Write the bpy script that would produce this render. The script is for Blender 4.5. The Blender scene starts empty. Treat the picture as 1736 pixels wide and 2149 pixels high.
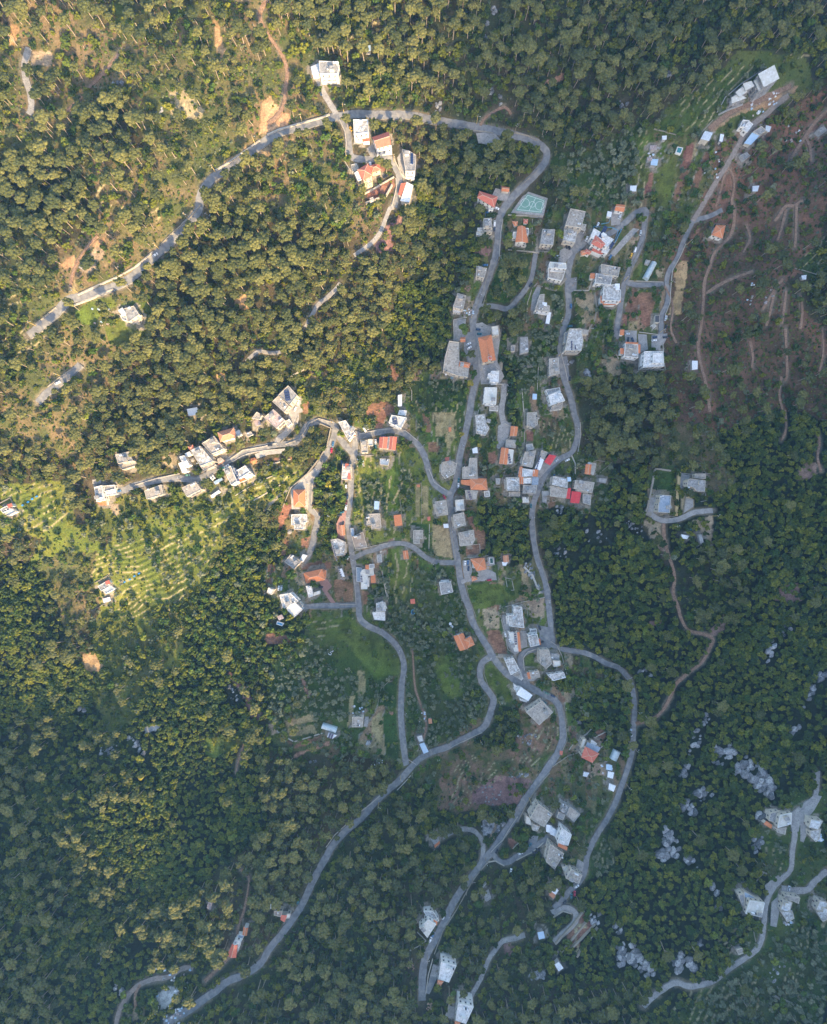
import bpy,bmesh,math,random
import numpy as np
from mathutils import Vector,Matrix
random.seed(7);RNG=np.random.default_rng(7)
SC=bpy.context.scene
COL=SC.collection
R=math.radians

# ------------------------------------------------------------------ camera, sky, sun, exposure
CAM_H=480.0 # metres above the village floor
MPP=0.43 # metres per picture unit (picture is 1736 x 2149 units) at the village floor
cam=bpy.data.cameras.new('camera');camo=bpy.data.objects.new('camera',cam);COL.objects.link(camo)
camo.location=(0,0,CAM_H);cam.sensor_fit='VERTICAL'
cam.angle=2*math.atan(1074.5*MPP/CAM_H);cam.clip_end=5000;cam.clip_start=1
SC.camera=camo
SUN_EL,SUN_AZ=23.0,20.0 # elevation, degrees east of south (south = bottom of the picture)
w=bpy.data.worlds.new('World');SC.world=w;w.use_nodes=True
nt=w.node_tree;nt.nodes.clear()
sky=nt.nodes.new('ShaderNodeTexSky');sky.sky_type='NISHITA';sky.sun_disc=False
sky.sun_elevation=R(SUN_EL);sky.sun_rotation=R(180-SUN_AZ);sky.altitude=700
sky.air_density=1.0;sky.dust_density=3.5;sky.ozone_density=1.0
bg=nt.nodes.new('ShaderNodeBackground');bg.inputs['Strength'].default_value=0.15
wo=nt.nodes.new('ShaderNodeOutputWorld')
nt.links.new(sky.outputs[0],bg.inputs['Color']);nt.links.new(bg.outputs[0],wo.inputs['Surface'])
sl=bpy.data.lights.new('sun','SUN');sl.energy=3.1;sl.angle=R(2.5);sl.color=(1.0,0.76,0.44)
so=bpy.data.objects.new('sun',sl);COL.objects.link(so)
sd=Vector((math.sin(R(SUN_AZ))*math.cos(R(SUN_EL)),-math.cos(R(SUN_AZ))*math.cos(R(SUN_EL)),math.sin(R(SUN_EL))))
so.rotation_euler=sd.to_track_quat('Z','Y').to_euler();so.location=(0,-300,460)
SC.view_settings.view_transform='Standard';SC.view_settings.look='None'
SC.view_settings.gamma=1;SC.view_settings.exposure=1.97;SC.view_settings.use_white_balance=True;SC.view_settings.white_balance_temperature=7100;SC.view_settings.white_balance_tint=10
SC.view_settings.use_curve_mapping=False

SC.cycles.max_bounces=6;SC.cycles.diffuse_bounces=3;SC.cycles.volume_bounces=1
SC.cycles.transparent_max_bounces=6;SC.cycles.use_denoising=True
HAZE=0.00008

# ------------------------------------------------------------------ picture units, terrain
TO=[0,430.2,860.4,1290.1];TR=[0,430.2,860.4,1290.6,1713.5]
def T(t,x,y):
    if t=='A':return(341.0+x/8.272,860.4+y/8.272)
    if t=='D':return(x,y)
    return(TO[int(t[0])]+x/3.893,TR[int(t[1])]+y/3.893)
def TP(t,pts):return[T(t,x,y) for x,y in pts]
def sp(v,k):return k*np.logaddexp(0,np.asarray(v,float)/k)
def sstep(v):v=np.clip(v,0,1);return v*v*(3-2*v)
def H0(x,y):
    x=np.asarray(x,float);y=np.asarray(y,float)
    t_=-0.55*x+0.83*y
    z=0.33*sp(t_-60,45)-0.24*sp(t_-300,50)+0.24*sp(-y-0.15*x-150,45)+0.20*sp(x-170,50)
    d=(x*0.86+y*0.51+95+25*np.sin(y/90.)) # the ravine below the western fields
    z=z-26*np.exp(-(d/42.)**2)*sstep((40-y)/120.)*sstep((y+420)/160.)
    d2=x-15+0.10*(y-200)+14*np.sin(y/60.) # the dark gully north of the village
    z=z-14*np.exp(-(d2/30.)**2)*sstep((y-90)/90.)*sstep((420-y)/120.)
    z=z+2.2*np.sin(x/37.+1.3)*np.cos(y/51.)+1.1*np.sin(x/17.+y/23.)
    far=np.clip((np.hypot((x-40)/190.,(y+20)/330.)-1)*1.6,0,1)*sstep((600-np.hypot(x,y))/80.)
    z=z+far*(6.5*np.sin((x*.8-y*.35)/24.+1.1*np.sin(y/70.))+3.0*np.sin((x*.5+y*.9)/15.))
    # unseen ridges added beyond the south and east edges, shaped to shade the valley
    prof=176-104*sstep((x+160)/60.)+48*sstep((x+25)/60.)+75*sstep((x-60)/190.)+70*sstep((x-200)/170.)+175*sstep((x-330)/210.)
    prof=prof*(1+0.05*np.sin(x/63.)+0.03*np.sin(x/27.+2))
    z=z+prof*sstep((-y-500)/230.)*(1-0.85*sstep((-y-830)/500.))
    z=z+(150+25*np.sin(y/70.))*sstep((x-430)/300.)*sstep((y+600)/200.)*(1-sstep((y-200)/500.))
    return z
S0=MPP/CAM_H
def at(D,z):return((D[0]-868.)*S0*(CAM_H-z),-(D[1]-1074.5)*S0*(CAM_H-z))
def gnd(D,dz=0.0):
    z=0.0
    for _ in range(25):
        x,y=at(D,z+dz);z=0.4*z+0.6*float(H0(x,y))
    x,y=at(D,z+dz)
    return x,y,float(H0(x,y))
def toD(x,y,z):k=S0*(CAM_H-z);return x/k+868.,1074.5-y/k
# smooth value noise on arrays
def vn(X,Y,scale,seed):
    r=np.random.default_rng(seed).random((256,256))
    u=X/scale+1000;v=Y/scale+1000
    i=np.floor(u).astype(int);j=np.floor(v).astype(int);fu=u-i;fv=v-j
    fu=fu*fu*(3-2*fu);fv=fv*fv*(3-2*fv)
    i0=i%256;i1=(i+1)%256;j0=j%256;j1=(j+1)%256
    return(r[i0,j0]*(1-fu)+r[i1,j0]*fu)*(1-fv)+(r[i0,j1]*(1-fu)+r[i1,j1]*fu)*fv
def inpoly(X,Y,P):
    res=np.zeros(X.shape,bool);n=len(P)
    for k in range(n):
        x1,y1=P[k];x2,y2=P[(k+1)%n]
        if y1==y2:continue
        c=(Y>y1)!=(Y>y2)
        res^=c&(X<(x2-x1)*(Y-y1)/(y2-y1)+x1)
    return res

# ------------------------------------------------------------------ materials
MATS={}
def mat(name,col,col2=None,rough=0.85,scale=0.6,col3=None,scale3=4.0,metal=0.0,bump=0.0,spec=0.3,trans=0.0,wave=None):
    if name in MATS:return MATS[name]
    m=bpy.data.materials.new(name);m.use_nodes=True;nt=m.node_tree;N=nt.nodes;L=nt.links
    b=N['Principled BSDF'];b.inputs['Roughness'].default_value=rough;b.inputs['Metallic'].default_value=metal
    b.inputs['Specular IOR Level'].default_value=spec
    tc=N.new('ShaderNodeNewGeometry')
    rgb=lambda c:(c[0],c[1],c[2],1)
    src=None
    if col2 is not None:
        n1=N.new('ShaderNodeTexNoise');n1.inputs['Scale'].default_value=scale;n1.inputs['Detail'].default_value=6
        n1.inputs['Roughness'].default_value=0.65
        L.new(tc.outputs['Position'],n1.inputs['Vector'])
        rp=N.new('ShaderNodeValToRGB');rp.color_ramp.elements[0].position=0.40;rp.color_ramp.elements[1].position=0.60
        rp.color_ramp.elements[0].color=rgb(col);rp.color_ramp.elements[1].color=rgb(col2)
        L.new(n1.outputs['Fac'],rp.inputs['Fac']);src=rp.outputs['Color']
        if col3 is not None:
            n2=N.new('ShaderNodeTexNoise');n2.inputs['Scale'].default_value=scale3;n2.inputs['Detail'].default_value=4
            L.new(tc.outputs['Position'],n2.inputs['Vector'])
            r2=N.new('ShaderNodeMapRange');r2.inputs['From Min'].default_value=0.52;r2.inputs['From Max'].default_value=0.66
            L.new(n2.outputs['Fac'],r2.inputs['Value'])
            mx=N.new('ShaderNodeMix');mx.data_type='RGBA';mx.inputs['B'].default_value=rgb(col3)
            L.new(r2.outputs['Result'],mx.inputs['Factor']);L.new(src,mx.inputs['A']);src=mx.outputs['Result']
    if src is None:b.inputs['Base Color'].default_value=rgb(col)
    else:L.new(src,b.inputs['Base Color'])
    if bump:
        nb=N.new('ShaderNodeTexNoise');nb.inputs['Scale'].default_value=3.0;nb.inputs['Detail'].default_value=5
        L.new(tc.outputs['Position'],nb.inputs['Vector'])
        bp=N.new('ShaderNodeBump');bp.inputs['Strength'].default_value=bump;bp.inputs['Distance'].default_value=0.2
        L.new(nb.outputs['Fac'],bp.inputs['Height']);L.new(bp.outputs['Normal'],b.inputs['Normal'])
    if trans:b.inputs['Transmission Weight'].default_value=trans
    MATS[name]=m;return m
def leafmat(name,c1,c2,c3,vary=0.5):
    m=bpy.data.materials.new(name);m.use_nodes=True;nt=m.node_tree;N=nt.nodes;L=nt.links
    b=N['Principled BSDF'];b.inputs['Roughness'].default_value=0.75;b.inputs['Specular IOR Level'].default_value=0.15
    oi=N.new('ShaderNodeObjectInfo')
    rp=N.new('ShaderNodeValToRGB');rp.color_ramp.elements[0].color=(*c1,1);rp.color_ramp.elements[1].color=(*c3,1)
    e=rp.color_ramp.elements.new(0.5);e.color=(*c2,1)
    L.new(oi.outputs['Random'],rp.inputs['Fac'])
    g=N.new('ShaderNodeNewGeometry')
    n=N.new('ShaderNodeTexNoise');n.inputs['Scale'].default_value=0.9;n.inputs['Detail'].default_value=3
    L.new(g.outputs['Position'],n.inputs['Vector'])
    mr=N.new('ShaderNodeMapRange');mr.inputs['From Min'].default_value=0.3;mr.inputs['From Max'].default_value=0.7
    mr.inputs['To Min'].default_value=1-vary;mr.inputs['To Max'].default_value=1+vary
    L.new(n.outputs['Fac'],mr.inputs['Value'])
    vm=N.new('ShaderNodeVectorMath');vm.operation='SCALE'
    L.new(rp.outputs['Color'],vm.inputs[0]);L.new(mr.outputs['Result'],vm.inputs['Scale'])
    L.new(vm.outputs['Vector'],b.inputs['Base Color'])
    MATS[name]=m;return m
M_ASPH=mat('asphalt',(.165,.165,.17),(.235,.232,.23),scale=.35,col3=(.29,.275,.25),scale3=.22)
M_CONC=mat('concrete_paving',(.28,.265,.25),(.38,.36,.335),scale=.3,col3=(.20,.19,.18),scale3=1.2)
M_GRAVEL=mat('gravel_track',(.25,.20,.165),(.33,.28,.24),scale=.5,col3=(.19,.15,.12),scale3=1.0)
M_DIRT=mat('dirt_track',(.24,.14,.09),(.33,.215,.145),scale=.5,col3=(.15,.10,.065),scale3=1.1)
M_REDPAVE=mat('red_paving',(.32,.17,.14),(.38,.21,.17),scale=.6)
M_STONE=mat('wall_stone',(.26,.23,.18),(.36,.32,.26),scale=1.2,col3=(.28,.24,.18),scale3=3)
M_WWALL=mat('white_wall_render',(.40,.36,.30),(.52,.47,.40),scale=.4)
M_ROCK=mat('limestone',(.17,.175,.18),(.34,.34,.34),scale=.8,col3=(.08,.08,.08),scale3=1.6,bump=.5)
ROOF={
 'beige':mat('roof_beige',(.33,.29,.24),(.47,.42,.36),scale=.35,col3=(.22,.20,.18),scale3=.8),
 'grey':mat('roof_grey',(.26,.25,.24),(.40,.39,.37),scale=.4,col3=(.17,.17,.17),scale3=1.0),
 'white':mat('roof_white',(.58,.57,.55),(.78,.77,.75),scale=.4,col3=(.40,.39,.37),scale3=.9),
 'patch':mat('roof_patchy',(.30,.28,.25),(.66,.65,.63),scale=.4,col3=(.22,.21,.20),scale3=1.1),
 'cream':mat('roof_cream',(.58,.55,.48),(.66,.63,.56),scale=.3,col3=(.74,.72,.68),scale3=.5),
 'dark':mat('roof_dark',(.23,.19,.165),(.30,.255,.22),scale=.25,col3=(.36,.32,.28),scale3=.3),
 'blue':mat('roof_bluegrey',(.27,.33,.40),(.34,.40,.47),scale=.3,col3=(.22,.27,.32),scale3=.9),
 'orange':mat('clay_tiles',(.62,.20,.085),(.72,.27,.12),scale=.8,col3=(.50,.18,.09),scale3=3),
 'tile':mat('clay_tiles_weathered',(.52,.21,.11),(.64,.30,.17),scale=.9,col3=(.42,.20,.12),scale3=3),
 'red':mat('clay_tiles_red',(.58,.155,.10),(.66,.20,.13),scale=.8,col3=(.48,.13,.09),scale3=3),
 'crimson':mat('red_sheet',(.62,.05,.06),(.70,.08,.08),scale=.5,rough=.5),
 'tin':mat('tin_sheet',(.58,.62,.66),(.70,.73,.76),scale=.4,rough=.45,col3=(.45,.45,.44),scale3=1.5),
 'wtin':mat('white_sheet',(.78,.79,.80),(.88,.88,.88),scale=.4,rough=.5,col3=(.62,.62,.62),scale3=1.5),
 'rust':mat('rusty_sheet',(.34,.21,.18),(.46,.36,.33),scale=.9,rough=.7,col3=(.60,.58,.56),scale3=2),
 'btin':mat('pale_blue_sheet',(.40,.55,.68),(.50,.63,.75),scale=.4,rough=.45),
 'black':mat('black_sheet',(.05,.05,.055),(.08,.08,.085),scale=.5,rough=.5),
}
WALLM={
 'w':mat('render_white',(.72,.70,.66),(.80,.78,.74),scale=.5),
 'b':mat('render_beige',(.52,.46,.38),(.62,.56,.47),scale=.4,col3=(.43,.38,.31),scale3=1.5),
 'y':mat('render_ochre',(.62,.48,.30),(.70,.56,.37),scale=.5),
 'g':mat('bare_concrete',(.34,.33,.31),(.44,.42,.40),scale=.4,col3=(.27,.26,.25),scale3=1.5),
 's':mat('ashlar_stone',(.56,.47,.36),(.66,.57,.45),scale=1.5,col3=(.45,.38,.29),scale3=4),
}
M_GLASS=mat('window_glass',(.03,.04,.055),rough=.15,spec=.6)
M_FRAME=mat('window_frame',(.42,.40,.38),rough=.5)
M_SOLAR=mat('solar_cells',(.010,.022,.075),(.016,.035,.11),scale=1.2,rough=.25,spec=.6)
M_METAL=mat('galvanised_metal',(.55,.56,.57),(.62,.62,.63),scale=1,rough=.4,metal=.6)
M_TANK=mat('tank_plastic',(.72,.74,.76),rough=.5)
M_TANKB=mat('tank_black',(.05,.06,.07),rough=.5)
M_YPOLE=mat('pole_ochre',(.60,.42,.14),(.50,.36,.14),scale=2)
M_WOOD=mat('pole_wood',(.28,.21,.15),(.36,.28,.2),scale=2)
M_RUBBER=mat('rubber',(.02,.02,.02),rough=.9)
M_POOL=mat('pool_water',(.03,.20,.22),(.04,.24,.26),rough=.08,scale=.5,spec=.6)
M_POOLG=mat('pool_water_green',(.012,.07,.06),(.015,.09,.075),rough=.08,scale=.5,spec=.6)
M_POOLB=mat('pool_water_blue',(.08,.30,.50),rough=.08)
M_BARK=mat('bark',(.27,.21,.16),(.38,.31,.24),scale=2)
M_BARKD=mat('bark_dark',(.12,.10,.08),(.18,.15,.12),scale=2)
M_FILM=mat('tunnel_film',(.42,.50,.52),(.55,.63,.64),rough=.35,scale=.8,col3=(.34,.42,.44),scale3=2)
M_COURT=mat('court_green',(.16,.30,.24),(.19,.34,.27),rough=.8,scale=.5)
M_LINE=mat('line_paint',(.75,.75,.73),rough=.7)
M_BLUEP=mat('blue_paint',(.10,.35,.55),rough=.5)
L_PINE=leafmat('pine_needles',(.050,.062,.022),(.088,.094,.028),(.14,.136,.042))
L_OLIVE=leafmat('olive_leaves',(.085,.11,.06),(.12,.14,.08),(.18,.19,.11),.4)
L_OAK=leafmat('maquis_leaves',(.024,.046,.012),(.068,.094,.015),(.155,.158,.018),.55)
M_ROCKV=leafmat('limestone_blocks',(.10,.105,.11),(.21,.21,.215),(.36,.36,.36),.45)
L_BROAD=leafmat('garden_leaves',(.032,.066,.014),(.07,.12,.02),(.16,.19,.028),.45)
L_YEL=leafmat('yellow_leaves',(.26,.22,.03),(.30,.25,.035),(.33,.27,.04),.3)
L_DRY=leafmat('dry_twigs',(.30,.18,.13),(.34,.21,.15),(.36,.24,.17),.3)

# ------------------------------------------------------------------ object helpers
def mobj(name,me,parent=None,kind=None,loc=None):
    o=bpy.data.objects.new(name,me);COL.objects.link(o)
    if parent is not None:o.parent=parent
    if kind:o['kind']=kind
    if loc is not None:o.location=loc
    return o
def mesh(name,V,F,mats,mi=None,smooth=False):
    me=bpy.data.meshes.new(name);me.from_pydata([tuple(v) for v in V],[],[tuple(f) for f in F])
    for m in(mats if isinstance(mats,(list,tuple)) else[mats]):me.materials.append(m)
    if mi is not None:me.polygons.foreach_set('material_index',mi)
    if smooth:me.polygons.foreach_set('use_smooth',[True]*len(me.polygons))
    me.update();return me
def thing(name,label,cat,loc=(0,0,0),rz=0,group=None):
    o=bpy.data.objects.new(name,None);COL.objects.link(o);o.location=loc;o.rotation_euler=(0,0,rz)
    o.empty_display_size=0.5
    o['label']=label;o['category']=cat
    if group:o['group']=group
    return o
def tag(o,label,cat=None,group=None):
    o['label']=label
    if cat:o['category']=cat
    if group:o['group']=group
    return o
class MB:
    def __init__(s):s.V=[];s.F=[];s.M=[]
    def add(s,V,F,m=0):
        b=len(s.V);s.V+=[tuple(v) for v in V];s.F+=[tuple(i+b for i in f) for f in F];s.M+=[m]*len(F);return s
    def box(s,c,d,rz=0,m=0):
        x,y,z=d[0]/2,d[1]/2,d[2]/2;ca,sa=math.cos(rz),math.sin(rz);V=[]
        for k in(-z,z):
            for i,j in((-x,-y),(x,-y),(x,y),(-x,y)):V.append((c[0]+i*ca-j*sa,c[1]+i*sa+j*ca,c[2]+k))
        return s.add(V,[(3,2,1,0),(4,5,6,7),(0,1,5,4),(1,2,6,5),(2,3,7,6),(3,0,4,7)],m)
    def prism(s,P,z0,z1,m=0,top=True,bot=True):
        n=len(P);zb=z0 if hasattr(z0,'__len__') else[z0]*n
        V=[(p[0],p[1],zb[i]) for i,p in enumerate(P)]+[(p[0],p[1],z1) for p in P]
        F=[(i,(i+1)%n,n+(i+1)%n,n+i) for i in range(n)]
        if top:F.append(tuple(range(n,2*n)))
        if bot:F.append(tuple(range(n-1,-1,-1)))
        return s.add(V,F,m)
    def tube(s,pts,rad,n=6,m=0):
        base=len(s.V);k=len(pts)
        for q,p in enumerate(pts):
            a=Vector(pts[max(0,q-1)]);b=Vector(pts[min(k-1,q+1)]);d=(b-a).normalized()
            u=d.cross(Vector((0.31,0.95,0.05)));u.normalize();v=d.cross(u)
            r=rad[q] if hasattr(rad,'__len__') else rad
            for i in range(n):
                t=2*math.pi*i/n;w_=Vector(p)+u*math.cos(t)*r+v*math.sin(t)*r;s.V.append(tuple(w_))
        for q in range(k-1):
            for i in range(n):
                s.F.append((base+q*n+i,base+q*n+(i+1)%n,base+(q+1)*n+(i+1)%n,base+(q+1)*n+i));s.M.append(m)
        s.F.append(tuple(base+(k-1)*n+i for i in range(n)));s.M.append(m)
        s.F.append(tuple(base+n-1-i for i in range(n)));s.M.append(m);return s
    def mesh(s,name,mats,smooth=False):return mesh(name,s.V,s.F,mats,s.M,smooth)
    def obj(s,name,mats,parent=None,kind=None,smooth=False):return mobj(name,s.mesh(name,mats,smooth),parent,kind)
def copy_thing(o,loc,rz,scale=None,label=None,group=None,mats=None):
    c=o.copy();COL.objects.link(c);c.location=loc;c.rotation_euler=(0,0,rz)
    if scale is not None:c.scale=scale
    if label:c['label']=label
    if group:c['group']=group
    def rec(src,dst,d):
        for ch in CH.get(src.name,[]):
            k=ch.copy();COL.objects.link(k);k.parent=dst
            if d<2:rec(ch,k,d+1)
    rec(o,c,0);return c
CH={}
def reg(root):
    CH[root.name]=[o for o in COL.objects if o.parent is root]
    for c in CH[root.name]:
        g=[o for o in COL.objects if o.parent is c]
        if g:CH[c.name]=g
def ccw(P):
    a=sum(P[i][0]*P[(i+1)%len(P)][1]-P[(i+1)%len(P)][0]*P[i][1] for i in range(len(P)))
    return P if a>0 else P[::-1]
def inset(P,d):
    n=len(P);out=[]
    for i in range(n):
        a,b,c=Vector(P[i-1][:2]),Vector(P[i][:2]),Vector(P[(i+1)%n][:2])
        e1=(b-a).normalized();e2=(c-b).normalized()
        n1=Vector((-e1.y,e1.x));n2=Vector((-e2.y,e2.x));t=(n1+n2)
        l=max(0.35,1+n1.dot(n2));out.append(tuple(b+t*(d/l)))
    return out
# ------------------------------------------------------------------ roads (picture units)
def P2(s):
    v=[float(q) for q in s.replace(',',' ').split()];return[(v[i],v[i+1]) for i in range(0,len(v),2)]
# name, material, width in metres, line
ROADS=[
 ('road','a',5.7,'60,704 73,695 98,674 123,651 144,630 180,620 231,605 277,582 321,541 360,507 393,469 416,443 421,411 434,388 452,370 494,344 541,308 584,280 630,266 677,253 713,243 751,239 803,241 860,242 912,252 968,262 1014,270 1061,279 1102,290 1133,303 1148,321 1143,342 1127,362 1104,385 1079,411 1059,435 1049,456 1046,482 1045,507 1040,538 1027,579 1014,610 1000,643 993,669 994,700 996,738 999,764 1002,790 996,810 989,841 986,866 979,899 971,932 963,968 959,1002 953,1025 945,1040 946,1066 949,1104 955,1143 961,1181 966,1215 973,1246 984,1276 990,1300 1002,1324 1020,1352 1035,1378 1056,1406 1081,1427 1107,1440 1138,1455 1163,1468 1176,1488 1181,1522 1181,1552 1169,1583 1148,1614 1125,1648 1104,1676 1079,1718 1056,1752 1035,1783 1014,1808 991,1839 968,1868 950,1898 935,1929 919,1960 904,1988 891,2017 887,2047 886,2083 886,2100'),
 ('road','a',5.0,'1220,487 1212,510 1202,533 1194,564 1192,605 1194,636 1192,666 1182,690 1178,718 1175,746 1178,772 1185,797 1194,823 1202,851 1205,868 1212,891 1211,922 1199,950 1176,963 1153,984 1138,1007 1127,1035 1119,1061 1117,1092 1120,1130 1127,1169 1140,1205 1148,1240 1152,1276 1155,1300 1157,1332 1160,1346 1146,1357 1125,1362 1104,1368 1093,1380 1093,1401 1102,1424 1109,1440'),
 ('road','a',4.6,'1203,530 1218,518 1233,505 1262,498 1290,484 1316,464 1336,446 1354,441 1357,449 1354,459 1350,494 1339,528 1326,556 1316,582 1309,600 1305,625 1300,656 1295,687 1293,712'),
 ('road','a',4.0,'1314,592 1330,597 1360,598 1393,596'),
 ('track','g',4.0,'1655,200 1632,218 1606,241 1580,262 1562,283 1542,318 1521,354 1501,385 1475,430 1454,464'),
 ('road','a',4.0,'1454,464 1442,489 1431,515 1421,543 1406,566 1399,590 1403,615 1398,641 1389,661 1388,687 1386,712'),
 ('road','a',3.6,'1452,466 1462,461 1475,458 1496,451 1516,440'),
 ('road','a',5.2,'196,1019 215,1018 254,1030 272,1023 290,1017 334,1007 372,1004 411,1007 430,999 446,989 466,976 492,960 528,945 558,937 590,932 615,930 633,914 643,896 661,885 682,886 702,894 712,917 731,942 741,953'),
 ('road','a',5.4,'702,900 702,912 690,945 674,971 662,994 652,1014 650,1045 650,1066 664,1079 667,1092 661,1117 656,1143 648,1164 636,1180'),
 ('road','c',4.6,'582,928 584,922 605,904 620,884 621,866 612,852'),
 ('road','a',5.2,'750,905 747,919 745,945 740,968 737,1001 736,1035 732,1066 729,1092 733,1117 737,1148 741,1176 746,1207 750,1240 753,1271 756,1298 774,1314 800,1326 826,1347 841,1370 848,1398 844,1432 842,1470 842,1509 845,1547 849,1581 853,1606'),
 ('road','a',5.2,'748,917 790,908 823,903 851,912 876,932 891,958 899,984 907,1009 925,1027 946,1038'),
 ('road','a',4.4,'741,1172 764,1160 790,1152 815,1143 841,1140 867,1148 896,1171 922,1180 958,1180'),
 ('road','a',4.6,'636,1274 677,1271 713,1271 752,1269'),
 ('road','a',5.4,'1033,1379 1018,1385 1010,1396 1007,1412 1010,1429 1025,1450 1036,1468 1032,1486 1025,1509 1014,1527 989,1542 963,1555 937,1568 907,1578 883,1591 864,1609 841,1635 815,1658 790,1681 757,1718 728,1742 700,1772 682,1803 661,1842 646,1873 633,1901 615,1927 594,1957 566,1991 551,2017 530,2035 502,2050 476,2060 455,2078 436,2091 401,2117 367,2135 350,2149'),
 ('track','g',3.4,'244,2150 252,2119 272,2086 295,2065 324,2054 354,2050 380,2034 394,2030 406,2033'),
 ('track','d',2.3,'295,2065 285,2085 284,2105 290,2130'),
 ('road','a',4.3,'1156,1352 1180,1362 1217,1368 1246,1377 1271,1391 1292,1398 1306,1407 1321,1427 1329,1455 1332,1488 1330,1517 1329,1547 1326,1581 1316,1617 1305,1648 1292,1684 1271,1724 1248,1760 1233,1796 1228,1826 1215,1852 1197,1868 1181,1888 1163,1906'),
 ('road','c',4.4,'1160,1908 1166,1916 1184,1906 1204,1911 1210,1927 1199,1945 1181,1960 1163,1978'),
 ('track','d',2.6,'1393,1098 1393,1110 1395,1133 1403,1163 1413,1194 1416,1215 1413,1246 1424,1276 1429,1296 1445,1322 1480,1332 1496,1342 1485,1370 1470,1393 1442,1414 1418,1437 1408,1460 1393,1488 1370,1509 1334,1519'),
 ('road','c',4.4,'1360,1072 1370,1082 1383,1090 1400,1093 1426,1089 1454,1076 1475,1073 1496,1071'),
 ('road','c',4.4,'705,240 702,232 690,213 677,190 669,169 662,156'),
 ('road','a',5.0,'712,245 728,272 732,303 736,326 750,333 778,334 810,326 826,344 836,365 838,385 833,411 826,434'),
 ('track','c',3.0,'826,434 818,438 810,458 797,489 777,512 743,536'),
 ('track','c',3.0,'715,594 702,610 682,628 669,638 656,659 641,687'),
 ('track','c',2.8,'589,738 569,741 541,738 517,759'),
 ('road','a',4.8,'80,845 95,828 121,808 154,779 170,765'),
 ('road','a',4.0,'1003,642 1040,643 1066,648 1086,628 1107,602 1117,579 1122,546 1125,530'),
 ('road','c',5.0,'1058,805 1057,831 1053,864 1058,894 1057,917 1050,938'),
 ('road','a',4.2,'1035,1790 1042,1803 1056,1810 1070,1808 1084,1798 1112,1783 1138,1767 1152,1756'),
 ('road','c',3.6,'1006,1815 1012,1800 1014,1770 999,1747 981,1740 955,1744 930,1757'),
 ('road','c',3.4,'988,2092 994,2081 1007,2058 1017,2035 1027,2011 1040,1993 1056,1975 1080,1969 1102,1962'),
 ('road','c',3.8,'1350,2112 1375,2088 1416,2063 1450,2070 1498,2058 1521,2040 1547,2022 1578,2001 1593,1986 1601,1960 1605,1924 1609,1893 1624,1862 1647,1839 1660,1824 1663,1785 1668,1752 1665,1714 1690,1690 1711,1671 1716,1617'),
 ('road','c',5.0,'1640,1866 1691,1868 1708,1852 1736,1826'),
 ('road','c',3.8,'1018,1215 985,1216 968,1222'),
 ('road','c',5.0,'1060,1290 1064,1320 1070,1350 1085,1372'),
 ('road','a',4.6,'1184,748 1188,775 1190,800'),
 ('track','d',2.3,'1539,430 1541,461 1534,492 1514,515 1498,533 1488,564 1479,590 1477,623 1474,661 1470,695 1465,726 1470,762 1478,790 1483,816 1490,864'),
 ('track','d',2.3,'1482,616 1511,597 1539,584 1580,569'),
 ('track','d',3.6,'1488,272 1508,254 1537,234 1567,221 1598,208 1632,193 1660,180'),
 ('track','d',1.9,'1531,352 1519,372 1511,406 1503,434'),
 ('track','d',1.9,'1533,354 1541,385 1536,421 1538,440'),
 ('track','d',2.4,'1736,232 1712,255 1695,280 1678,305 1660,334'),
 ('track','d',1.9,'1690,285 1700,310 1702,340'),
 ('track','d',2.2,'1626,465 1650,432 1665,432 1685,420'),
 ('track','d',1.9,'1650,440 1640,480 1631,505'),
 ('track','d',1.9,'1672,430 1670,490 1668,520'),
 ('track','d',2.2,'1600,650 1625,610 1643,585'),
 ('track','d',1.9,'1625,615 1615,660 1608,684'),
 ('track','d',1.9,'1650,610 1645,650 1640,680'),
 ('track','d',2.4,'560,0 545,30 556,62 575,90 594,120 603,150 600,180 596,215 588,235 575,250 563,260'),
 ('track','d',2.4,'133,245 160,215 195,175 230,140 255,105'),
 ('track','c',4.0,'60,100 52,130 53,160 63,195 66,225 60,240'),
 ('track','d',1.9,'1073,240 1060,225 1035,235 1015,250 1008,264'),
 ('track','d',1.7,'503,1960 498,1985 500,1945 511,1915 520,1870 522,1840 505,1825'),
 ('track','d',2.2,'490,2000 470,2020 450,2040 430,2060'),
 ('track','d',1.6,'1715,903 1720,930 1716,960 1724,990'),
 ('track','d',1.6,'147,605 153,575 165,545 190,510 205,495'),
 ('track','d',1.9,'1574,715 1580,745 1578,772'),('track','d',1.9,'1648,690 1650,730 1652,780 1648,800'),('track','d',1.7,'1726,690 1728,740 1720,780'),('track','d',1.9,'1680,620 1684,650 1680,690'),
 ('track','d',1.7,'1648,860 1650,900 1640,925'),('track','d',1.9,'1640,790 1636,830 1642,860'),('track','d',1.6,'1566,470 1574,500 1560,530'),('track','d',1.6,'1395,600 1412,640 1408,690 1420,720'),
 ('track','d',1.3,'495,1625 500,1600 512,1560'),
 ('track','d',1.6,'866,1365 871,1440 880,1470 895,1520 885,1560'),
]
for t_,pts in(('22',[(905,270),(940,290),(1330,350),(1360,420),(1380,520)]),):pass
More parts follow.
